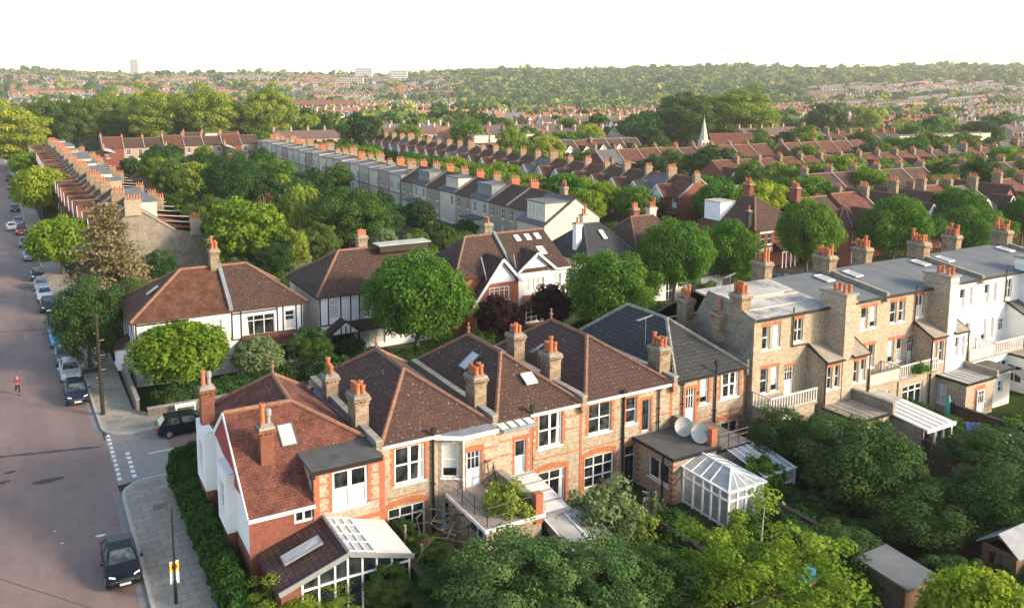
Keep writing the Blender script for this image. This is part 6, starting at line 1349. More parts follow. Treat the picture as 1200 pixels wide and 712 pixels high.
px_tree('sage',302,449,60,392,'clipped grey green ball shrub in front of the red bay roof','shrub')
px_tree('mid',362,435,52,384,'small garden shrub with pale blossom between two half timbered houses','tree')
px_tree('purple',585,404,52,344,'dark purple small tree before the red gabled house','tree','dark purple garden trees')
px_tree('purple',647,394,52,330,'dark purple small tree before the white gabled house','tree','dark purple garden trees')
for x,y,w,t,k in ((385,452,60,415,'shrub_d'),(440,440,50,405,'shrub_d'),(345,448,40,422,'shrub_d'),(535,420,50,395,'shrub_d'),(462,446,45,418,'shrub_d'),(560,410,40,388,'shrub'),(690,398,40,372,'shrub_d'),(412,418,34,394,'shrub_d'),(520,404,30,384,'shrub'),(760,372,40,350,'shrub_d'),(905,345,36,322,'shrub_d'),(880,340,30,318,'shrub'),(830,352,30,330,'shrub'),(975,332,34,312,'shrub_d')):
    px_tree(k,x,y,w,t,'dark low bush in the front gardens of the side street' if k=='shrub_d' else 'fresh green low bush in the front gardens of the side street','bush','front garden bushes')
px_tree('cedar',128,362,104,232,'tall grey gold cedar beside the main road pavement','tree')
G2='street trees of the main road'
px_tree('lime',74,322,78,254,'sunlit street tree just left of the cedar','tree',G2)
px_tree('lime',50,256,64,196,'sunlit street tree beyond the white moving car','tree',G2)
px_tree('med_b',34,212,40,178,'sunlit street tree third from the cedar','tree',G2)
px_tree('med_b',22,196,34,166,'sunlit street tree far along the main road','tree',G2)
px_tree('mid',160,392,70,330,'yellow green garden tree behind the white corner house','tree'); px_tree('dark',185,345,46,296,'dark evergreen against the mossy gable','tree')
px_tree('plane',14,198,78,124,'tall yellow lit plane tree at the left edge','tree','tall plane trees beyond the rows')
G3='tall plane trees beyond the rows'
for x,y,w,t,k in ((60,172,56,114,'plane_g'),(95,176,52,112,'plane_g'),(128,172,54,108,'plane'),(155,168,40,114,'plane_g'),(180,176,58,104,'plane'),(212,168,46,114,'plane'),(246,175,66,104,'plane'),(280,170,44,118,'plane_g'),(315,174,58,104,'plane')):
    px_tree(k,x,y,w,t,'tall yellow lit plane tree in the line beyond the far red roofs' if k=='plane' else 'tall green plane tree in the line beyond the far red roofs','tree',G3)
px_tree('plane_g',806,174,72,108,'tall dark green plane tree left of the church spire','tree',G3)
px_tree('plane',862,172,86,106,'tallest plane tree, lit yellow, right behind the church spire','tree',G3)
px_tree('med_c',754,174,58,132,'broad dull green tree left of the church','tree'); px_tree('med_d',836,224,70,171,'big dark round tree below the church','tree'); px_tree('med_d',423,188,50,133,'big dark round tree beyond the flat backed row','tree')
px_tree('red',1002,224,54,190,'dark copper red tree among the right hand roofs','tree')
for x,y,w,t,k,lb in ((742,266,46,216,'med_c','green tree in front of the white gables'),(664,258,50,203,'med_c','round tree at the near end of the back street'),(618,236,44,203,'med_b','light green tree second from the near end of the back street'),(588,228,46,190,'med_c','green tree third from the near end of the back street'),(560,222,40,192,'med_b','light green tree in the back street row of crowns'),(535,214,36,190,'med_b','light green tree in the back street row of crowns'),(510,208,34,184,'med_b','light green tree in the back street row of crowns'),(486,202,32,179,'med_b','light green tree in the back street row of crowns'),(462,196,30,176,'med_b','light green tree in the back street row of crowns'),
 (975,226,58,192,'med_c','broad tree left of the copper red tree'),(1042,228,46,186,'med_c','green tree right of the copper red tree'),(1105,224,64,185,'med_b','light green wide tree among the right hand roofs'),(1164,224,66,192,'med_c','green tree at the right behind the gabled row'),(925,194,34,152,'med_d','dark round tree right of the tallest plane trees'),(1052,192,40,160,'med_c','tree above the copper red tree'),(1090,196,56,156,'med_a','wide dull tree among the right hand roofs, above the light green one'),(1150,180,44,140,'med_d','dark tree at the right among the distant rows'),(955,190,40,162,'med_a','mid green tree near the dark round one'),(890,196,40,160,'med_a','mid green tree below the tallest plane tree'),(640,212,44,160,'med_y','yellow tree beyond the back street'),(600,196,40,150,'med_y','yellow tree further beyond the back street'),(548,184,40,140,'med_c','green tree beyond the flat backed row'),(478,176,36,146,'med_y','golden tree beyond the flat backed row'),(395,172,36,150,'med_b','light green tree beyond the flat backed row'),(690,196,40,166,'med_a','mid green tree beyond the white gabled row'),(900,250,52,208,'med_d','dark tree behind the cream wing'),(770,262,30,232,'med_d','dark bush tree by the white gables'),(870,292,44,236,'mid','green tree behind the red corner house'),(845,285,40,244,'dark','dark garden tree below the cream wing'),(880,262,40,232,'med_a','mid green tree above the red corner house'),(1075,262,40,226,'med_c','green tree between the dark red gabled houses'),(720,290,30,262,'shrub','green bush left of the dark hipped roof'),(925,236,38,205,'med_c','green tree beside the white backed houses'),(1000,178,44,150,'med_y','yellow green tree on the right among the distant rows')):
    px_tree(k,x,y,w,t,lb,'tree','trees of the back street' if 'row of crowns' in lb else None)
# gardens between the two rows
for x,y,w,t,k,lb in ((284,318,92,234,'sunny_m','yellow green leafy tree behind the orange red corner house'),(355,292,66,212,'willow','weeping willow in the middle gardens'),(312,282,30,222,'bare','bare twiggy tree left of the willow'),(347,318,34,268,'med_y','small golden topped tree right of the yellow green one'),(410,300,90,222,'mid','large dense garden tree right of the willow'),(440,292,60,236,'dark','dark garden tree beside the white wall'),(385,290,60,226,'dark','dark garden tree between willow and dense tree'),(270,262,60,182,'dark','dark tree in the middle gardens below the far red roofs'),(235,246,50,190,'med_y','yellow green tree nearest the far end of the gardens'),(295,240,56,196,'med_d','dark tree near the flat backed row'),(200,236,36,186,'med_a','mid green tree behind the long row'),(250,290,60,232,'mid','mid green tree behind the long row and near gable'),(330,260,50,214,'med_d','dark tree behind the willow'),(450,306,34,266,'sage_s','round grey green bush below the white wall'),(526,318,36,258,'palm','spiky palm like tree behind the hipped roof'),(495,316,34,276,'shrub_y2','yellow green bush behind the flat topped dormer'),(375,312,46,262,'mid','leafy tree behind the half timbered house'),(320,330,40,288,'dark','dark bush beyond the gap between half timbered houses'),(220,300,40,262,'dark','dark tree behind the white corner house roof'),(470,270,30,240,'med_d','dark bush under the white rendered wall'),(350,250,40,210,'mid','leafy tree far behind the willow'),(285,275,44,236,'dark','dark tree behind the yellow green one')):
    kk={'sunny_m':'med_b','bare':'bare','sage_s':'sage','shrub_y2':'shrub_y'}.get(k,k)
    if kk=='bare':
        if 'bare' not in PROTO:
            cm,c=crown('bare_crown','leaf_rust',5,2.6,2.6,40,.6,260,.1,77); g=random.Random(5); PROTO['bare']=('bare_tree',trunk_mesh('bare_trunk','bark_pale',5,.22,[tuple(q) for q in c],5,hb=2),cm,2.6,7.6,('trunk','crown'))
    px_tree(kk,x,y,w,t,lb,'tree' if 'bush' not in lb else 'bush')
g9=random.Random(12)
for q in range(34):
    x=g9.uniform(100,205); y=g9.uniform(86,112)+.05*x
    k=g9.choice(['med_a','med_d','med_c','med_c','med_b']); put_tree(k,(x,y,0),{'med_a':'mid green garden tree behind the dark red houses','med_d':'dark garden tree behind the dark red houses','med_c':'fresh green garden tree behind the dark red houses','med_b':'light green garden tree behind the dark red houses'}[k],'tree','garden trees behind the dark red houses',g9.uniform(.7,1.2))
for q in range(22):
    y=112+q*6.6+g9.uniform(-1,1); x=g9.choice([83,92]); k=g9.choice(['med_b','med_c','med_b']); put_tree(k,(x,y,0),'light green street tree lining the back street' if k=='med_b' else 'fresh green street tree lining the back street','tree','trees lining the back street',g9.uniform(.75,.95))
for q in range(46):
    x=g9.uniform(24,62); y=g9.uniform(118,262)
    k=g9.choice(['med_a','med_d','med_d','med_c','med_b']); put_tree(k,(x,y,0),{'med_a':'mid green tree in the gardens between the two long rows','med_d':'dark tree in the gardens between the two long rows','med_c':'fresh green tree in the gardens between the two long rows','med_b':'light green tree in the gardens between the two long rows'}[k],'tree','trees filling the middle gardens',g9.uniform(.5,.95))
for q in range(34):
    x=g9.uniform(20,64); y=g9.uniform(84,120); put_tree(g9.choice(['shrub','shrub_d','shrub','shrub_s']),(x,y,0),'low bush in the gardens behind the half timbered houses','bush','bushes of the middle gardens',g9.uniform(.8,1.7))
for q in range(30):
    y=112+q*5.2; put_tree(g9.choice(['shrub_d','shrub']),(kx(y)+4.6+g9.uniform(-.5,.8),y,0),'low bush in the small front gardens of the main road row','bush','bushes of the main road row',g9.uniform(.6,1.1))
# near gardens
for x,y,w,t,k,lb in ((598,748,160,606,'teal','large leafy garden tree right of the thin fence post, at the bottom'),(690,752,170,612,'teal','large leafy garden tree at the bottom centre'),(765,745,120,632,'mid','mid green garden tree between the leafy ones and the sunlit one'),(900,752,196,588,'sunny','tall sunlit yellow green tree with bare twigs at the bottom'),(1006,600,128,486,'dark','dark spreading garden tree before the white roofed verandah'),(922,560,92,478,'dark','dark round tree left of the ground floor window with a white frame'),(1075,640,120,560,'dark','dark garden tree behind the timber shed'),(1165,640,110,540,'dark','dark dense tree at the right edge'),(1150,800,130,655,'lime','bright lime green tree in the bottom right corner'),(985,690,110,610,'dark','dark bushy tree between the sunlit tree and the shed'),(1120,700,70,645,'teal','leafy bush right of the timber shed'),(1095,620,80,556,'dark','dark tree left of the second shed roof'),(350,745,130,668,'sunny','thin leafed garden tree in front of the conservatory'),(455,720,56,655,'mid','small tree at the right corner of the tiled conservatory'),(500,676,60,620,'mid','green garden tree below the bare pergola vine'),(530,740,90,660,'dark','dark garden bush tree right of the brick post'),(840,700,70,640,'mid','mid green bush left of the sunlit tree'),(1160,560,100,500,'dark','dark shrub tree with cream blossom by the blue board')):
    px_tree(k,x,y,w,t,lb,'tree')
for x,y,w,t,k in ((706,640,86,560,'shrub_s'),(745,648,70,590,'shrub_y'),(660,640,70,585,'shrub_d'),(620,640,60,590,'shrub_d'),(570,665,50,622,'shrub_y'),(790,640,60,590,'shrub_d'),(810,660,70,610,'shrub'),(930,640,90,590,'shrub_d'),(955,610,60,570,'shrub_d'),(1120,545,80,512,'shrub'),(1070,500,60,470,'shrub_d'),(1110,515,50,488,'shrub'),(1185,530,60,490,'shrub_d'),(1000,640,80,600,'shrub_d'),(880,640,60,596,'shrub'),(470,650,40,600,'shrub_d'),(430,700,50,660,'shrub_y'),(720,700,100,630,'shrub_s'),(640,700,90,640,'shrub'),(1060,600,70,560,'shrub_d'),(960,660,80,620,'shrub_d'),(1010,560,60,520,'shrub_d'),(1140,600,80,560,'shrub_d'),(915,600,70,560,'shrub_d'),(1100,590,60,560,'shrub'),(565,640,40,600,'shrub_d'),(1180,690,70,650,'shrub_d')):
    px_tree(k,x,y,w,t,{'shrub_s':'grey green bush in the near back gardens','shrub_y':'yellow leafed bush in the near back gardens','shrub_d':'dark bush in the near back gardens','shrub':'green bush in the near back gardens'}[k],'bush','bushes of the near back gardens')
def flower_bush(name,label,cat,loc,r,h,leafm,petm,nl,nf,seed,part2='blossom'):
    g=np.random.default_rng(seed); t=thing(name,label,cat,loc)
    def cloud(n,rr):
        d=g.normal(0,1,(n,3)); d/=np.linalg.norm(d,axis=1)[:,None]; d[:,2]=np.abs(d[:,2]); q=d*np.array([r,r,h])*(rr*(.8+.25*np.sin(d[:,:1]*7)*np.cos(d[:,1:2]*6))); return q,d
    p,d=cloud(nl,1); link('foliage',quads_mesh('foliage',leaf_arrays(p*g.uniform(.6,1,(nl,1)),d,.085,g),[leafm],g.random(nl)),t)
    p,d=cloud(nf,1.03); p=np.repeat(p,3,0)+g.normal(0,.05,(nf*3,3)); d=np.repeat(d,3,0); link(part2,quads_mesh(part2,leaf_arrays(p,d,.06,g),[petm],g.random(nf*3)),t); return t
flower_bush('flowering_bush','rose bush full of cream white flowers by the blue board','bush',at(1175,560),1.7,2.6,'leaf_dark','petal',4500,130,3)
flower_bush('flowering_bush','dark bush dotted with white flowers below the white framed ground floor window','bush',at(935,540),1.3,2.2,'leaf_dark','petal',3500,70,4)
flower_bush('flowering_bush','low bush with a cluster of white flowers in the dark garden','bush',at(1120,575),.8,1.2,'leaf_dark','petal',1800,40,5)
flower_bush('flowering_bush','small bush with pale flowers beside the arched patio window','bush',at(765,600),.8,1.3,'leaf_sage','petal',1800,40,6)
flower_bush('climbing_plant','yellow leafed climber spilling over the roof terrace parapet','climber',(21.0,34.6,2.6),1.9,1.5,'leaf_yellow','leaf_yellow',2600,60,7)
flower_bush('climbing_plant','dense green climber clipped over the glazed lean-to','climber',(36.6,32.3,1.35),1.5,1.7,'leaf_plane','leaf_plane',7000,60,8)
flower_bush('climbing_plant','ivy hanging over the balcony of the middle tall house','climber',(56.4,36.0,3.5),1.0,.8,'leaf_plane','leaf_dark',900,30,9)
# bare pergola vine
t=thing('pergola','bare rustic pergola with twisted vine stems below the canted bay','pergola',(17.6,35.2,0)); b=MB(); gp=random.Random(4)
for x,y in ((-1.6,-.8),(1.2,-.8),(1.2,1.2),(-1.6,1.2)): b.tube((x,y,-.1),(x,y,2.1),.09,.08,7)
part(t,'post',b,'bark_pale'); b=MB()
for k in range(26):
    p=Vector((gp.uniform(-2,1.4),gp.uniform(-1.2,1.5),2.1+gp.uniform(-.1,.3)))
    d=Vector((gp.uniform(-1,1),gp.uniform(-.7,.7),gp.uniform(-.15,.15)))
    for s in range(4): q=p+d*.5+Vector((gp.uniform(-.2,.2),gp.uniform(-.2,.2),gp.uniform(-.12,.12))); b.tube(p,q,.034-.005*s,.03-.005*s,5); p=q
part(t,'vine',b,'bark')
# ---------------------------------------------------------------- hedges, walls and fences
def hedge(name,label,cat,boxes,mat,leaf,dens,seed):
    g=np.random.default_rng(seed); P=[];Q=[]; core=MB()
    for x0,y0,z0,x1,y1,z1,rd in boxes:
        w,d,h=x1-x0,y1-y0,z1-z0; ar=[w*d,w*h,w*h,d*h,d*h]; n=(np.array(ar)*dens).astype(int)
        for f,nn in enumerate(n):
            u,v=g.random(nn),g.random(nn)
            if f==0: p=np.stack([x0+u*w,y0+v*d,np.full(nn,z1)],1); q=[0,0,1]
            elif f<3: p=np.stack([x0+u*w,np.full(nn,y0 if f==1 else y1),z0+v*h],1); q=[0,-1 if f==1 else 1,.2]
            else: p=np.stack([np.full(nn,x0 if f==3 else x1),y0+u*d,z0+v*h],1); q=[-1 if f==3 else 1,0,.2]
            c=np.array([(x0+x1)/2,(y0+y1)/2,(z0+z1)/2]); e=(p-c)/np.array([w/2,d/2,h/2]); l=(np.abs(e)**rd).sum(1)**(1/rd); p=c+(p-c)/l[:,None]
            bump_=.10*np.sin(p[:,0]*5+p[:,2]*4)+.10*np.sin(p[:,1]*3.7+p[:,2]*3)+.06*np.sin(p[:,1]*9); p=p+np.array(q)*bump_[:,None]+g.normal(0,.05,p.shape); P.append(p); Q.append(np.tile(np.array(q,float),(nn,1)))
    P=np.concatenate(P);Q=np.concatenate(Q); p2=P-Q*.12
    V=np.concatenate([leaf_arrays(P,Q,leaf,g),leaf_arrays(p2,Q,leaf*1.4,g)]); o=link(name,quads_mesh(name,V,[mat],g.random(len(V)//4))); tag(o,label,cat); return o
hedge('hedge','long clipped dark green hedge between the pavement and the white flank','hedge',[(6.9,34.5,-.1,8.0,48.9,1.75,5)],'leaf_hedge',.075,420,1)
hedge('hedge','tall rounded hedge clump at the corner of the side street','hedge',[(6.75,47.9,-.1,10.2,50.5,2.9,3),(9.6,49.0,-.1,15,50.4,2.2,4)],'leaf_hedge',.08,420,2)
hedge('hedge','low dark hedge behind the rubble wall of the corner garden','hedge',[(7.6,62.9,.3,22,64.2,1.5,5)],'leaf_dark',.08,260,3)
hedge('hedge','low hedge in front of the second half timbered house','hedge',[(22.6,63,.2,34,64,1.4,5)],'leaf_dark',.08,220,4)
hedge('hedge','hedge beside the right hand garden fence','hedge',[(57,30.0,-.1,66,31.0,1.4,5)],'leaf_plane',.085,220,5)
def gwall(name,label,cat,x0,y0,x1,y1,h,m,cap='coping',posts=0,group=None):
    t=thing(name,label,cat,(min(x0,x1),min(y0,y1),0)); t['group']=group or 'garden walls and fences'; b=MB(); X,Y=min(x0,x1),min(y0,y1); w,d=abs(x1-x0),abs(y1-y0)
    b.box(0,0,-.2,max(w,.22),max(d,.22),h); part(t,'panel' if 'fence' in name else 'wall',b,m); b=MB(); b.box(-.04,-.04,h+.003,max(w,.22)+.04,max(d,.22)+.04,h+.08); part(t,'coping' if 'wall' in name else 'capping',b,cap)
    for i in range(posts+1 if posts else 0):
        b=MB(); x,y=(w*i/posts,0) if w>d else (0,d*i/posts); b.box(x-.06,y-.06,-.2,x+.28,y+.28,h+.2); part(t,'post',b,cap)
    return t
gwall('garden_wall','low rubble wall round the corner front garden','wall',7.2,62.45,40,62.45,.65,'rubble'); gwall('garden_wall','weathered wall along the main road pavement by the corner house','wall',6.55,63.5,6.55,100,1.1,'rubble')
gwall('garden_wall','low brick wall in front of the red and white gabled houses','wall',40.3,62.5,80,62.5,.8,'red_brick')
for x,y0,y1,lb in ((15.1,14,35.5,'thin garden fence behind the tiled conservatory'),(28.0,14,36,'garden fence left of the dark felt extension'),(34.9,10,30,'garden fence running back from the glass conservatory'),(41.2,10,33,'dark garden fence beside the deck chair'),(49.4,8,30.5,'dark garden fence left of the blue board'),(57.0,8,33.5,'garden fence right of the blue board')):
    gwall('garden_fence',lb,'fence',x,y0,x,y1,1.6,'fence_wood','timber_dark',6)
gwall('garden_fence','timber fence closing the gardens at the back','fence',12,11,75,11,1.6,'fence_wood','timber_dark',12)
t=thing('fence_panel','pale timber fence panel at the end of the long hedge','fence',(8.6,34.0,0),R(75)); b=MB(); b.box(0,0,0,2.0,.06,1.5); part(t,'panel',b,'timber_cladding'); b=MB(); b.box(1.95,-.05,0,2.08,.1,1.7); part(t,'post',b,'bark_pale')
t=thing('brick_post','brick gate post capped orange beside the pink flowers','gate post',tuple(at(500,668))); b=MB(); b.box(-.2,-.2,0,.2,.2,1.5); part(t,'shaft',b,'orange_brick'); b=MB(); b.box(-.26,-.26,1.502,.26,.26,1.62); part(t,'cap',b,'terracotta')
flower_bush('flowering_bush','low plant with lilac pink flowers beside the brick gate post','bush',at(526,676),.7,.9,'leaf_dark','flower_pink',1200,30,12)
# ---------------------------------------------------------------- cars
def car(label,col,loc,rz,L=4.1,W=1.76,H=1.46,estate=False,front=True,group='cars parked along the main road'):
    t=thing('parked_car',label,'car',loc,rz,group); t.scale=(.93,)*3; hw=W/2; h2=L/2
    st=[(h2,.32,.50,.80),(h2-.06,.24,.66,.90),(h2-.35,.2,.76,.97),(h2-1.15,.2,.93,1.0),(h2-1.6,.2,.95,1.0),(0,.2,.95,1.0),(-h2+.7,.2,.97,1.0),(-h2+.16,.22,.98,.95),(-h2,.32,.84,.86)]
    b=MB(); rings=[]
    for x,zb,zt,k in st:
        w=hw*k; rings.append([(x,-w*.90,zb),(x,-w,zb+.16),(x,-w*1.0,(zb+zt)*.55),(x,-w*.93,zt-.03),(x,-w*.80,zt),(x,0,zt+.03),(x,w*.80,zt),(x,w*.93,zt-.03),(x,w,(zb+zt)*.55),(x,w,zb+.16),(x,w*.9,zb)])
    for A,B in zip(rings,rings[1:]):
        for i in range(10): b.poly([A[i],B[i],B[i+1],A[i+1]][::-1],0,True)
        b.poly([A[0],A[10],B[10],B[0]],0)
    b.poly(rings[0]); b.poly(rings[-1][::-1])
    cx0,rx0=h2-1.15,h2-1.85; rx1,cx1=(-h2+.55,-h2+.14) if estate else (-h2+.75,-h2+.14); zb=.93; y0,y1=hw*.86,hw*.66; zr=H
    bl=[(cx0,-y0,zb),(cx0,y0,zb),(cx1,y0,zb+.02),(cx1,-y0,zb+.02)]; rf=[(rx0,-y1,zr-.05),(rx0,y1,zr-.05),(rx1,y1,zr-.06),(rx1,-y1,zr-.06)]
    mid=[((rx0+rx1)/2,-y1*.98,zr),((rx0+rx1)/2,y1*.98,zr)]
    b.poly([bl[0],bl[1],rf[1],rf[0]][::1],0); b.poly([bl[2],bl[3],rf[3],rf[2]],0)
    b.poly([bl[1],bl[2],rf[2],mid[1],rf[1]],0); b.poly([bl[3],bl[0],rf[0],mid[0],rf[3]],0); b.poly([rf[0],rf[1],mid[1],mid[0]],0,True); b.poly([mid[0],mid[1],rf[2],rf[3]],0,True)
    for s in (-1,1): b.box(cx0-.35,s*(hw+.02),.95,cx0-.18,s*(hw+.17),1.09,0)
    part(t,'body',b,col)
    def panel(name,q,s,off,m='car_glass'):
        c=[sum(p[i] for p in q)/len(q) for i in range(3)]; v=[Vector(c)+(Vector(p)-Vector(c))*s for p in q]; n=(v[1]-v[0]).cross(v[2]-v[0]).normalized()
        if n.dot(Vector(c)-Vector((0,0,.7)))<0: n=-n
        b=MB(); b.poly([p+n*off for p in v]); return part(t,name,b,m)
    panel('windscreen',[bl[0],bl[1],rf[1],rf[0]],.90,.008); panel('rear_window',[bl[2],bl[3],rf[3],rf[2]],.82,.008)
    L4=lambda a,c,s:tuple(a[i]+(c[i]-a[i])*s for i in range(3))
    for s in (0,1):
        B0,B1,R0,R1=(bl[1],bl[2],rf[1],rf[2]) if s else (bl[0],bl[3],rf[0],rf[3])
        for u0,u1 in ((.10,.50),(.53,.90)): panel('side_window',[L4(B0,B1,u0),L4(B0,B1,u1),L4(R0,R1,u1),L4(R0,R1,max(0,u0-.05))],.84,.012)
    for x in (h2-.78,-h2+.78):
        for s in (-1,1):
            w=MB(); w.tube((x,s*(hw-.2),.31),(x,s*(hw+.012),.31),.31,.31,18); o=part(t,'wheel',w,'tyre'); r=MB(); r.tube((x,s*(hw+.0),.31),(x,s*(hw+.022),.31),.20,.19,14); part(o,'rim',r,'rim')
    for s in (-1,1):
        q=MB(); x=h2-.14; q.poly([(x+.06,s*.42,.60),(x-.08,s*hw*.86,.62),(x-.36,s*hw*.90,.775),(x-.20,s*.50,.745)]); v=[]; o=MB(); o.poly([(h2-.03,s*.40,.56),(h2-.12,s*hw*.80,.58),(h2-.36,s*hw*.85,.80),(h2-.20,s*.46,.775)][::s]); part(t,'headlight',o,'head_glass')
        o=MB(); o.box(-h2-.012,s*(hw*.82)-.12,.60,-h2+.06,s*(hw*.82)+.08,.86); part(t,'tail_light',o,'tail_red')
    o=MB(); o.box(h2-.02,-.27,.36,h2+.02,.27,.48); part(t,'number_plate',o,'plate_white'); o=MB(); o.box(h2-.03,-.42,.50,h2+.012,.42,.58); o.box(h2-.03,-.6,.24,h2+.008,.6,.33); part(t,'grille',o,'plastic_dark'); o=MB(); o.box(h2-.0,-.45,.585,h2+.02,.45,.605); part(t,'grille_trim',o,'rim')
    o=MB(); o.box(-h2-.02,-.27,.62,-h2+.02,.27,.74); part(t,'rear_plate',o,'sign_yellow'); return t
p=at(148,694); car('dark navy hatchback parked alone by the near kerb','car_black',(p.x,p.y+2.05,0),-PI/2)
c=car('dark estate car parked in the side street beside the rubble wall','car_black',(9.35,58.75,0),0,L=4.5,estate=True,H=1.5); c['group']='cars in the side street'
for x,y,col,lb,es in ((88,478,'car_navy','dark blue hatchback at the front of the kerbside line, nearest the junction',0),(83,450,'car_silver','silver car second from the junction in the kerbside line',1),(77,431,'car_grey','dark grey car third from the junction in the kerbside line',0),(69,409,'car_blue','bright blue small car in the kerbside line',0),(65,396,'car_grey','charcoal car just behind the bright blue one',0),(61,368,'car_black','black car at the front of the second kerbside group',0),(57,354,'car_white','white car behind the black one in the second kerbside group',0),(55,342,'car_steel','steel grey car third in the second kerbside group',1),(50,330,'car_navy','navy car at the back of the second kerbside group',0),(43,306,'car_steel','pale steel car half hidden under the street tree',0),(40,290,'car_grey','dark grey car beyond the half hidden steel one',0),(37,275,'car_red','dark red car beyond the street tree',0),(36,264,'car_steel','blue grey car ahead of the dark red one',0),(30,248,'car_black','black car level with the second street tree',0),(25,232,'car_grey','grey car far along the kerb',0),(23,222,'car_red','red car far along the kerb',0),(19,212,'car_black','black car furthest along the kerb',0)):
    p=at(x,y); car(lb,col,(kx(p.y)-.98,p.y+2.1,0),-PI/2,estate=bool(es))
p=at(14,271); car('white car driving away along the main road','car_white',(p.x,p.y+2.2,0),PI/2,group='cars on the main road')
for x,y,r,col,lb in ((918,332,-PI/2,'car_blue','dark blue car on the forecourt of the red corner house'),(700,388,0,'car_silver','silver car parked behind the round street tree in the side street')):
    p=at(x,y); car(lb,col if x<900 else 'car_navy',(p.x,p.y,0),r,group='cars in the side street')
# ---------------------------------------------------------------- jogger
def skin_mesh(name,joints,edges,m,root=0,sub=2):
    me=bpy.data.meshes.new(name); me.from_pydata([j[:3] for j in joints],edges,[]); o=bpy.data.objects.new(name+'_tmp',me); COL.objects.link(o)
    md=o.modifiers.new('s','SKIN'); sv=me.skin_vertices[0].data
    for i,j in enumerate(joints): sv[i].radius=(j[3],j[4] if len(j)>4 else j[3]); sv[i].use_root=(i==root)
    o.modifiers.new('d','SUBSURF').levels=sub
    dg=bpy.context.evaluated_depsgraph_get(); r=bpy.data.meshes.new_from_object(o.evaluated_get(dg)); r.name=name; bpy.data.objects.remove(o); r.materials.clear(); r.materials.append(M[m])
    for p_ in r.polygons: p_.use_smooth=True; p_.material_index=0
    return r
p=at(21,462); t=thing('person','jogger in a pink top and dark leggings running along the main road','person',p,R(10)); t.scale=(.88,)*3
J=[(0,0,.93,.12,.09),(0,-.02,1.12,.115,.08),(0,-.04,1.32,.135,.085),(0,-.05,1.44,.055),(0,-.07,1.55,.075,.085),(0,-.075,1.65,.08,.095),(0,-.07,1.73,.05,.06),
 (.17,-.04,1.39,.055),(.24,.08,1.16,.042),(.20,-.12,1.06,.033),(.18,-.19,1.09,.035),(-.17,-.04,1.39,.055),(-.25,.04,1.15,.042),(-.19,-.18,1.16,.033),(-.15,-.24,1.2,.035),
 (.09,0,.88,.085),(.10,-.24,.55,.06),(.10,-.08,.16,.042),(.10,-.1,.06,.04),(.10,-.2,.03,.035),(-.09,0,.88,.085),(-.10,.05,.50,.06),(-.10,.38,.36,.042),(-.10,.45,.38,.04),(-.10,.47,.28,.033)]
E=[(0,1),(1,2),(2,3),(3,4),(4,5),(5,6),(2,7),(7,8),(8,9),(9,10),(2,11),(11,12),(12,13),(13,14),(0,15),(15,16),(16,17),(17,18),(18,19),(0,20),(20,21),(21,22),(22,23),(23,24)]
link('body',skin_mesh('person_body',J,E,'skin'),t)
sub=lambda ids,gr:[(J[i][0],J[i][1],J[i][2],J[i][3]+gr,(J[i][4] if len(J[i])>4 else J[i][3])+gr) for i in ids]
link('jacket',skin_mesh('jacket',sub([0,1,2,7,8,9,11,12,13,3],.018),[(0,1),(1,2),(2,3),(3,4),(4,5),(2,6),(6,7),(7,8),(2,9)],'cloth_pink'),t)
link('leggings',skin_mesh('leggings',sub([0,15,16,17,20,21,22],.012),[(0,1),(1,2),(2,3),(0,4),(4,5),(5,6)],'cloth_dark'),t)
link('hair',skin_mesh('hair',[(0,-.045,1.70,.085,.09),(0,.02,1.64,.08,.06),(0,.05,1.52,.04)],[(0,1),(1,2)],'hair'),t)
b=MB(); b.box(.055,-.26,.0,.145,-.02,.09); part(t,'shoe',b,'cloth_dark'); b=MB(); b.box(-.145,.40,.22,-.055,.50,.44); part(t,'shoe',b,'cloth_dark')
for s in (-1,1):
    b=MB(); b.lathe([(0,-.014),(.012,0),(0,.014)],s*.032,-.165,6); part(t,'eye',b,'cloth_dark').location=(0,0,1.655)
b=MB(); b.box(-.014,-.185,1.60,.014,-.15,1.64); part(t,'nose',b,'skin')
# ---------------------------------------------------------------- street furniture
p=at(206.5,709); t=thing('street_lamp','slim black street lamp with a parking plate on the near pavement','street lamp',(p.x,p.y,.12),0,'street lamps')
b=MB(); b.tube((0,0,0),(0,0,1.1),.085,.08,10); b.tube((0,0,1.1),(0,0,4.75),.055,.045,10); b.tube((0,0,4.72),(-.25,0,4.85),.035,.03,8); part(t,'pole',b,'paint_black')
b=MB(); b.prism([(-.78,-.13),(-.2,-.09),(-.2,.09),(-.78,.13)],4.80,4.93); part(t,'lamp_head',b,'plastic_dark')
b=MB(); b.box(-.2,.06,.95,.2,.085,2.05); part(t,'parking_plate',b,'line_white'); b=MB(); b.box(-.2,.045,1.55,.2,.058,1.98); part(t,'yellow_panel',b,'sign_yellow')
b=MB(); b.tube((0,.04,1.79),(0,.030,1.79),.13,.13,14); part(t,'red_ring',b,'tail_red')
p=at(121,487); t=thing('telegraph_pole','tall brown wooden telegraph pole on the far corner pavement','pole',(p.x,p.y,.12)); b=MB(); b.tube((0,0,-.1),(-.12,0,7.2),.15,.11,10); part(t,'shaft',b,'iron_rust'); b=MB(); b.lathe([(.16,7.2),(.16,7.4),(.09,7.55),(0,7.58)],-.12,0,10); part(t,'cap',b,'iron_rust')
for i in range(7): b=MB(); z=2.8+i*.55; s=1 if i%2 else -1; b.tube((-.05,0,z),(s*.34,0,z+.02),.02,.02,5); part(t,'step',b,'blossom_peach')
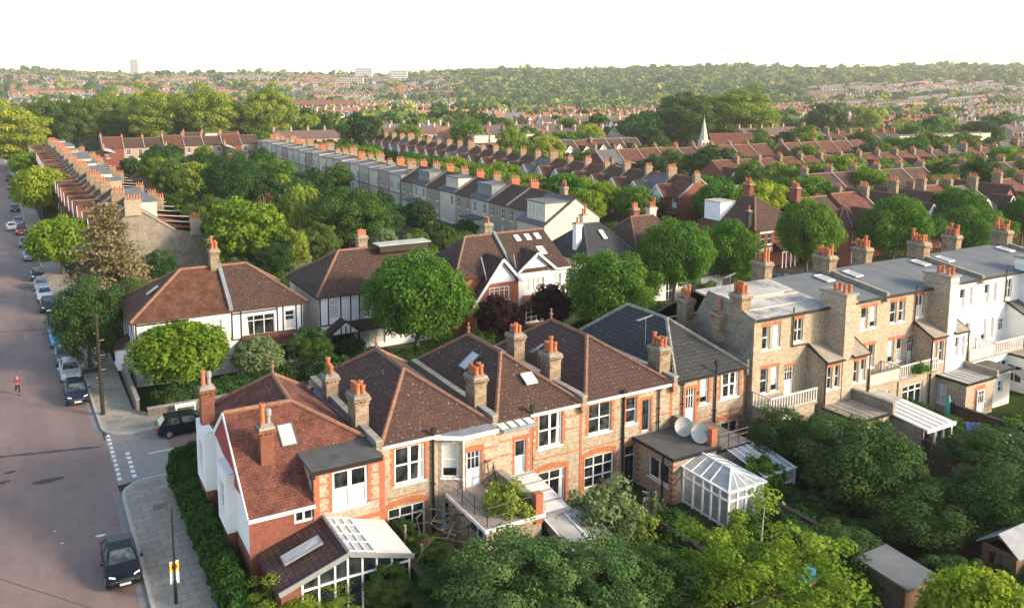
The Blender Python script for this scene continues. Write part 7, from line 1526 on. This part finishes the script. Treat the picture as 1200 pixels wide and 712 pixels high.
p=at(330,452); t=thing('street_lamp','thin black street lamp in front of the clipped ball shrub','street lamp',(p.x,60.4,.12),0,'street lamps'); b=MB(); b.tube((0,0,0),(0,0,5.2),.05,.04,8); part(t,'pole',b,'paint_black'); b=MB(); b.prism([(-.1,-.5),(.1,-.5),(.08,.1),(-.08,.1)],5.15,5.28); part(t,'lamp_head',b,'plastic_dark')
p=at(106,449); t=thing('dark_board','long dark board on a frame between the dark street tree and the telegraph pole','board',(p.x,p.y,.12)); b=MB(); b.box(-.55,0,.75,.75,.06,1.1); part(t,'board',b,'plastic_dark'); b=MB(); b.box(-.5,.01,0,-.44,.05,.75); part(t,'leg',b,'paint_black'); b=MB(); b.box(.64,.01,0,.7,.05,.75); part(t,'leg',b,'paint_black')  # long dark panel on two legs
p=at(215,479); t=thing('street_nameplate','white street nameplate on two short posts before the rubble wall','sign',(p.x,61.9,.12)); b=MB(); b.box(-.75,0,.42,.75,.05,.72); part(t,'plate',b,'plate_white')
for x in (-.7,.62): b=MB(); b.box(x,.0,0,x+.08,.05,.42); part(t,'post',b,'paint_white')
b=MB(); b.box(-.66,-.004,.49,.66,-.001,.515); part(t,'rule',b,'paint_black')
# sheds and small garden things
for (c0,cx_,cy_,h,lb,rf,wl) in (((1061,690),(1084,671),(1015,658),2.2,'timber clad garden shed with a flat grey felt roof','felt_grey','timber_cladding'),((1192,652),(1222,636),(1159,631),2.0,'grey pitched shed roof at the right edge','lead','timber_cladding')):
    q=at(*c0,h); w=max(1.5,(at(*cx_,h)-q).length); d=max(1.6,(at(*cy_,h)-q).length); t=thing('garden_shed',lb,'shed',(q.x,q.y,0)); b=MB(); wall(b,(0,0),(w,0),0,h); wall(b,(w,0),(w,d),0,h); wall(b,(w,d),(0,d),0,h); wall(b,(0,d),(0,0),0,h,[(.3,1.0,.6,.7),(d-1.05,.05,.85,1.8)]); part(t,'wall',b,wl); b=MB()
    if rf=='felt_grey': b.slab([(-.15,-.25,h+.12),(w+.15,-.25,h+.12),(w+.15,d+.2,h+.3),(-.15,d+.2,h+.3)],.1)
    else:
        b.slab([(-.2,-.2,h),(w+.2,-.2,h),(w+.2,d/2,h+.8),(-.2,d/2,h+.8)],.08); b.slab([(-.2,d/2,h+.8),(w+.2,d/2,h+.8),(w+.2,d+.2,h),(-.2,d+.2,h)],.08)
    part(t,'roof',b,rf); b=MB(); b.box(.06,.22,.07,.1,1.03,1.83); part(t,'door',b,'bark'); window(t,.1,1.0,.6,.7,y=d-.3,rz=-PI/2,cols=1,rows=1,m='timber_cladding')
q=at(1142,524); t=thing('blue_board','bright blue board leaning on a frame in the garden','board',(q.x,q.y,0),-.5); b=MB(); b.bar((0,0,.1),(0,.35,1.6),1.0,.05); part(t,'panel',b,'board_blue')
b=MB(); b.bar((-.4,.5,0),(-.4,.33,1.5),.05,.05); part(t,'leg',b,'metal_grey'); b=MB(); b.bar((.4,.5,0),(.4,.33,1.5),.05,.05); part(t,'leg',b,'metal_grey')
q=at(945,566); t=thing('deck_chair','white folding deck chair standing on the dark lawn','chair',(q.x,q.y,.02),.4); b=MB(); b.bar((0,-.5,.35),(0,.25,.30),.52,.03); part(t,'seat',b,'roof_white'); b=MB(); b.bar((0,.25,.3),(0,.62,1.1),.52,.03); part(t,'backrest',b,'roof_white')
for s in (-.27,.27):
    b=MB(); b.tube((s,-.5,0),(s,.35,.75),.02,.02,5); part(t,'leg',b,'metal_grey'); b=MB(); b.tube((s,.45,0),(s,-.3,.6),.02,.02,5); part(t,'leg',b,'metal_grey')
q=at(1110,498); t=thing('parasol','folded teal garden parasol beside the brick extension','parasol',(q.x,q.y,0)); b=MB(); b.tube((0,0,0),(0,0,2.2),.03,.03,6); part(t,'pole',b,'paint_white'); b=MB(); b.lathe([(.04,.75),(.26,.8),(.2,1.4),(.07,2.1),(0,2.2)],n=9); part(t,'canopy',b,'cloth_teal')
t=thing('awning','black sail awning on posts beside the white extension','awning',(63.6,31.0,0)); b=MB(); b.slab([(0,0,2.0),(4.5,-.4,2.3),(4.5,2.8,2.5),(.6,2.8,2.9)],.03); part(t,'canopy',b,'felt_dark')
for x,y,z in ((0.05,.05,2.0),(4.4,-.3,2.3)): b=MB(); b.tube((x,y,0),(x,y,z),.05,.05,6); part(t,'post',b,'timber_dark')
t=thing('storage_box','grey green garden storage box under the black awning','box',(63.9,29.6,0)); b=MB(); b.box(0,0,0,2.2,1.0,1.0); part(t,'body',b,'felt_grey'); b=MB(); b.slab([(-.08,-.1,1.05),(2.28,-.1,1.05),(2.28,1.05,1.2),(-.08,1.05,1.2)],.06); part(t,'lid',b,'lead')
q=at(947,676,3.0); t=thing('tarpaulin','scrap of blue tarpaulin caught in the sunlit tree','tarpaulin',q); b=MB(); b.slab([(-.5,-.2,-.1),(.1,-.3,.05),(.5,.0,.25),(.2,.3,.35),(-.4,.25,.1)],.03); part(t,'sheet',b,'tarp_blue')
t=thing('ladder','weathered wooden trellis frame leaning on the roof terrace wall','trellis',(20.9,36.9,2.68),.3); b=MB()
for x in (0,.45,.9): b.bar((x,0,0),(x,.3,1.3),.05,.05)
for z in (.1,.6,1.2): b.bar((0,z*.23,z),(.9,z*.23,z),.05,.05)
part(t,'frame',b,'bark')
# ---------------------------------------------------------------- camera, sun, sky
cam=bpy.data.cameras.new('camera'); co=bpy.data.objects.new('camera',cam); COL.objects.link(co); S.camera=co
co.location=CAM; co.rotation_euler=(PI/2-PIT,0,-YAW)
cam.sensor_fit='HORIZONTAL'; cam.sensor_width=36; cam.lens=36*F_PX/1200
cam.shift_x=(600-CX)/1200; cam.shift_y=-(356-PCY)/1200; cam.clip_start=.5; cam.clip_end=20000
SUN_AZ,SUN_EL=R(-48),R(21)     # direction to the sun, angle from +X
sd=Vector((math.cos(SUN_AZ)*math.cos(SUN_EL),math.sin(SUN_AZ)*math.cos(SUN_EL),math.sin(SUN_EL)))
sl=bpy.data.lights.new('sun','SUN'); so=bpy.data.objects.new('sun',sl); COL.objects.link(so)
so.rotation_euler=sd.to_track_quat('Z','Y').to_euler(); sl.energy=SUN_E; sl.angle=R(SUN_A); sl.color=(1,.87,.70)
b=MB(); b.box(-4300,-4300,-9,4300,4300,118); me=bpy.data.meshes.new('haze'); me.from_pydata([tuple(v) for v in b.v],[],b.f); o=link('haze',me); o['kind']='stuff'
hm=bpy.data.materials.new('haze'); hm.use_nodes=True; hn=hm.node_tree; hn.nodes.remove(hn.nodes['Principled BSDF']); pv=hn.nodes.new('ShaderNodeVolumePrincipled'); pv.inputs['Density'].default_value=HAZE; pv.inputs['Color'].default_value=(1,.97,.93,1); pv.inputs['Anisotropy'].default_value=.2
hn.links.new(pv.outputs[0],hn.nodes['Material Output'].inputs['Volume']); me.materials.append(hm)
W=bpy.data.worlds.new('World'); S.world=W; W.use_nodes=True; nt=W.node_tree
sky=nt.nodes.new('ShaderNodeTexSky'); sky.sky_type='NISHITA'; sky.sun_disc=False; sky.sun_elevation=SUN_EL; sky.sun_rotation=(PI/2-SUN_AZ)%(2*PI)
sky.air_density=.9; sky.dust_density=1.0; sky.ozone_density=.5; sky.altitude=50
bg=nt.nodes['Background']; bg.inputs[1].default_value=SKY_E; nt.links.new(sky.outputs[0],bg.inputs[0])
S.view_settings.view_transform='Standard'; S.view_settings.look='None'; S.view_settings.gamma=1; S.view_settings.exposure=EXPO
S.view_settings.use_white_balance=True; S.view_settings.white_balance_temperature=7300; S.view_settings.white_balance_tint=10
S.cycles.max_bounces=6; S.cycles.diffuse_bounces=3; S.cycles.transparent_max_bounces=8; S.cycles.volume_bounces=0
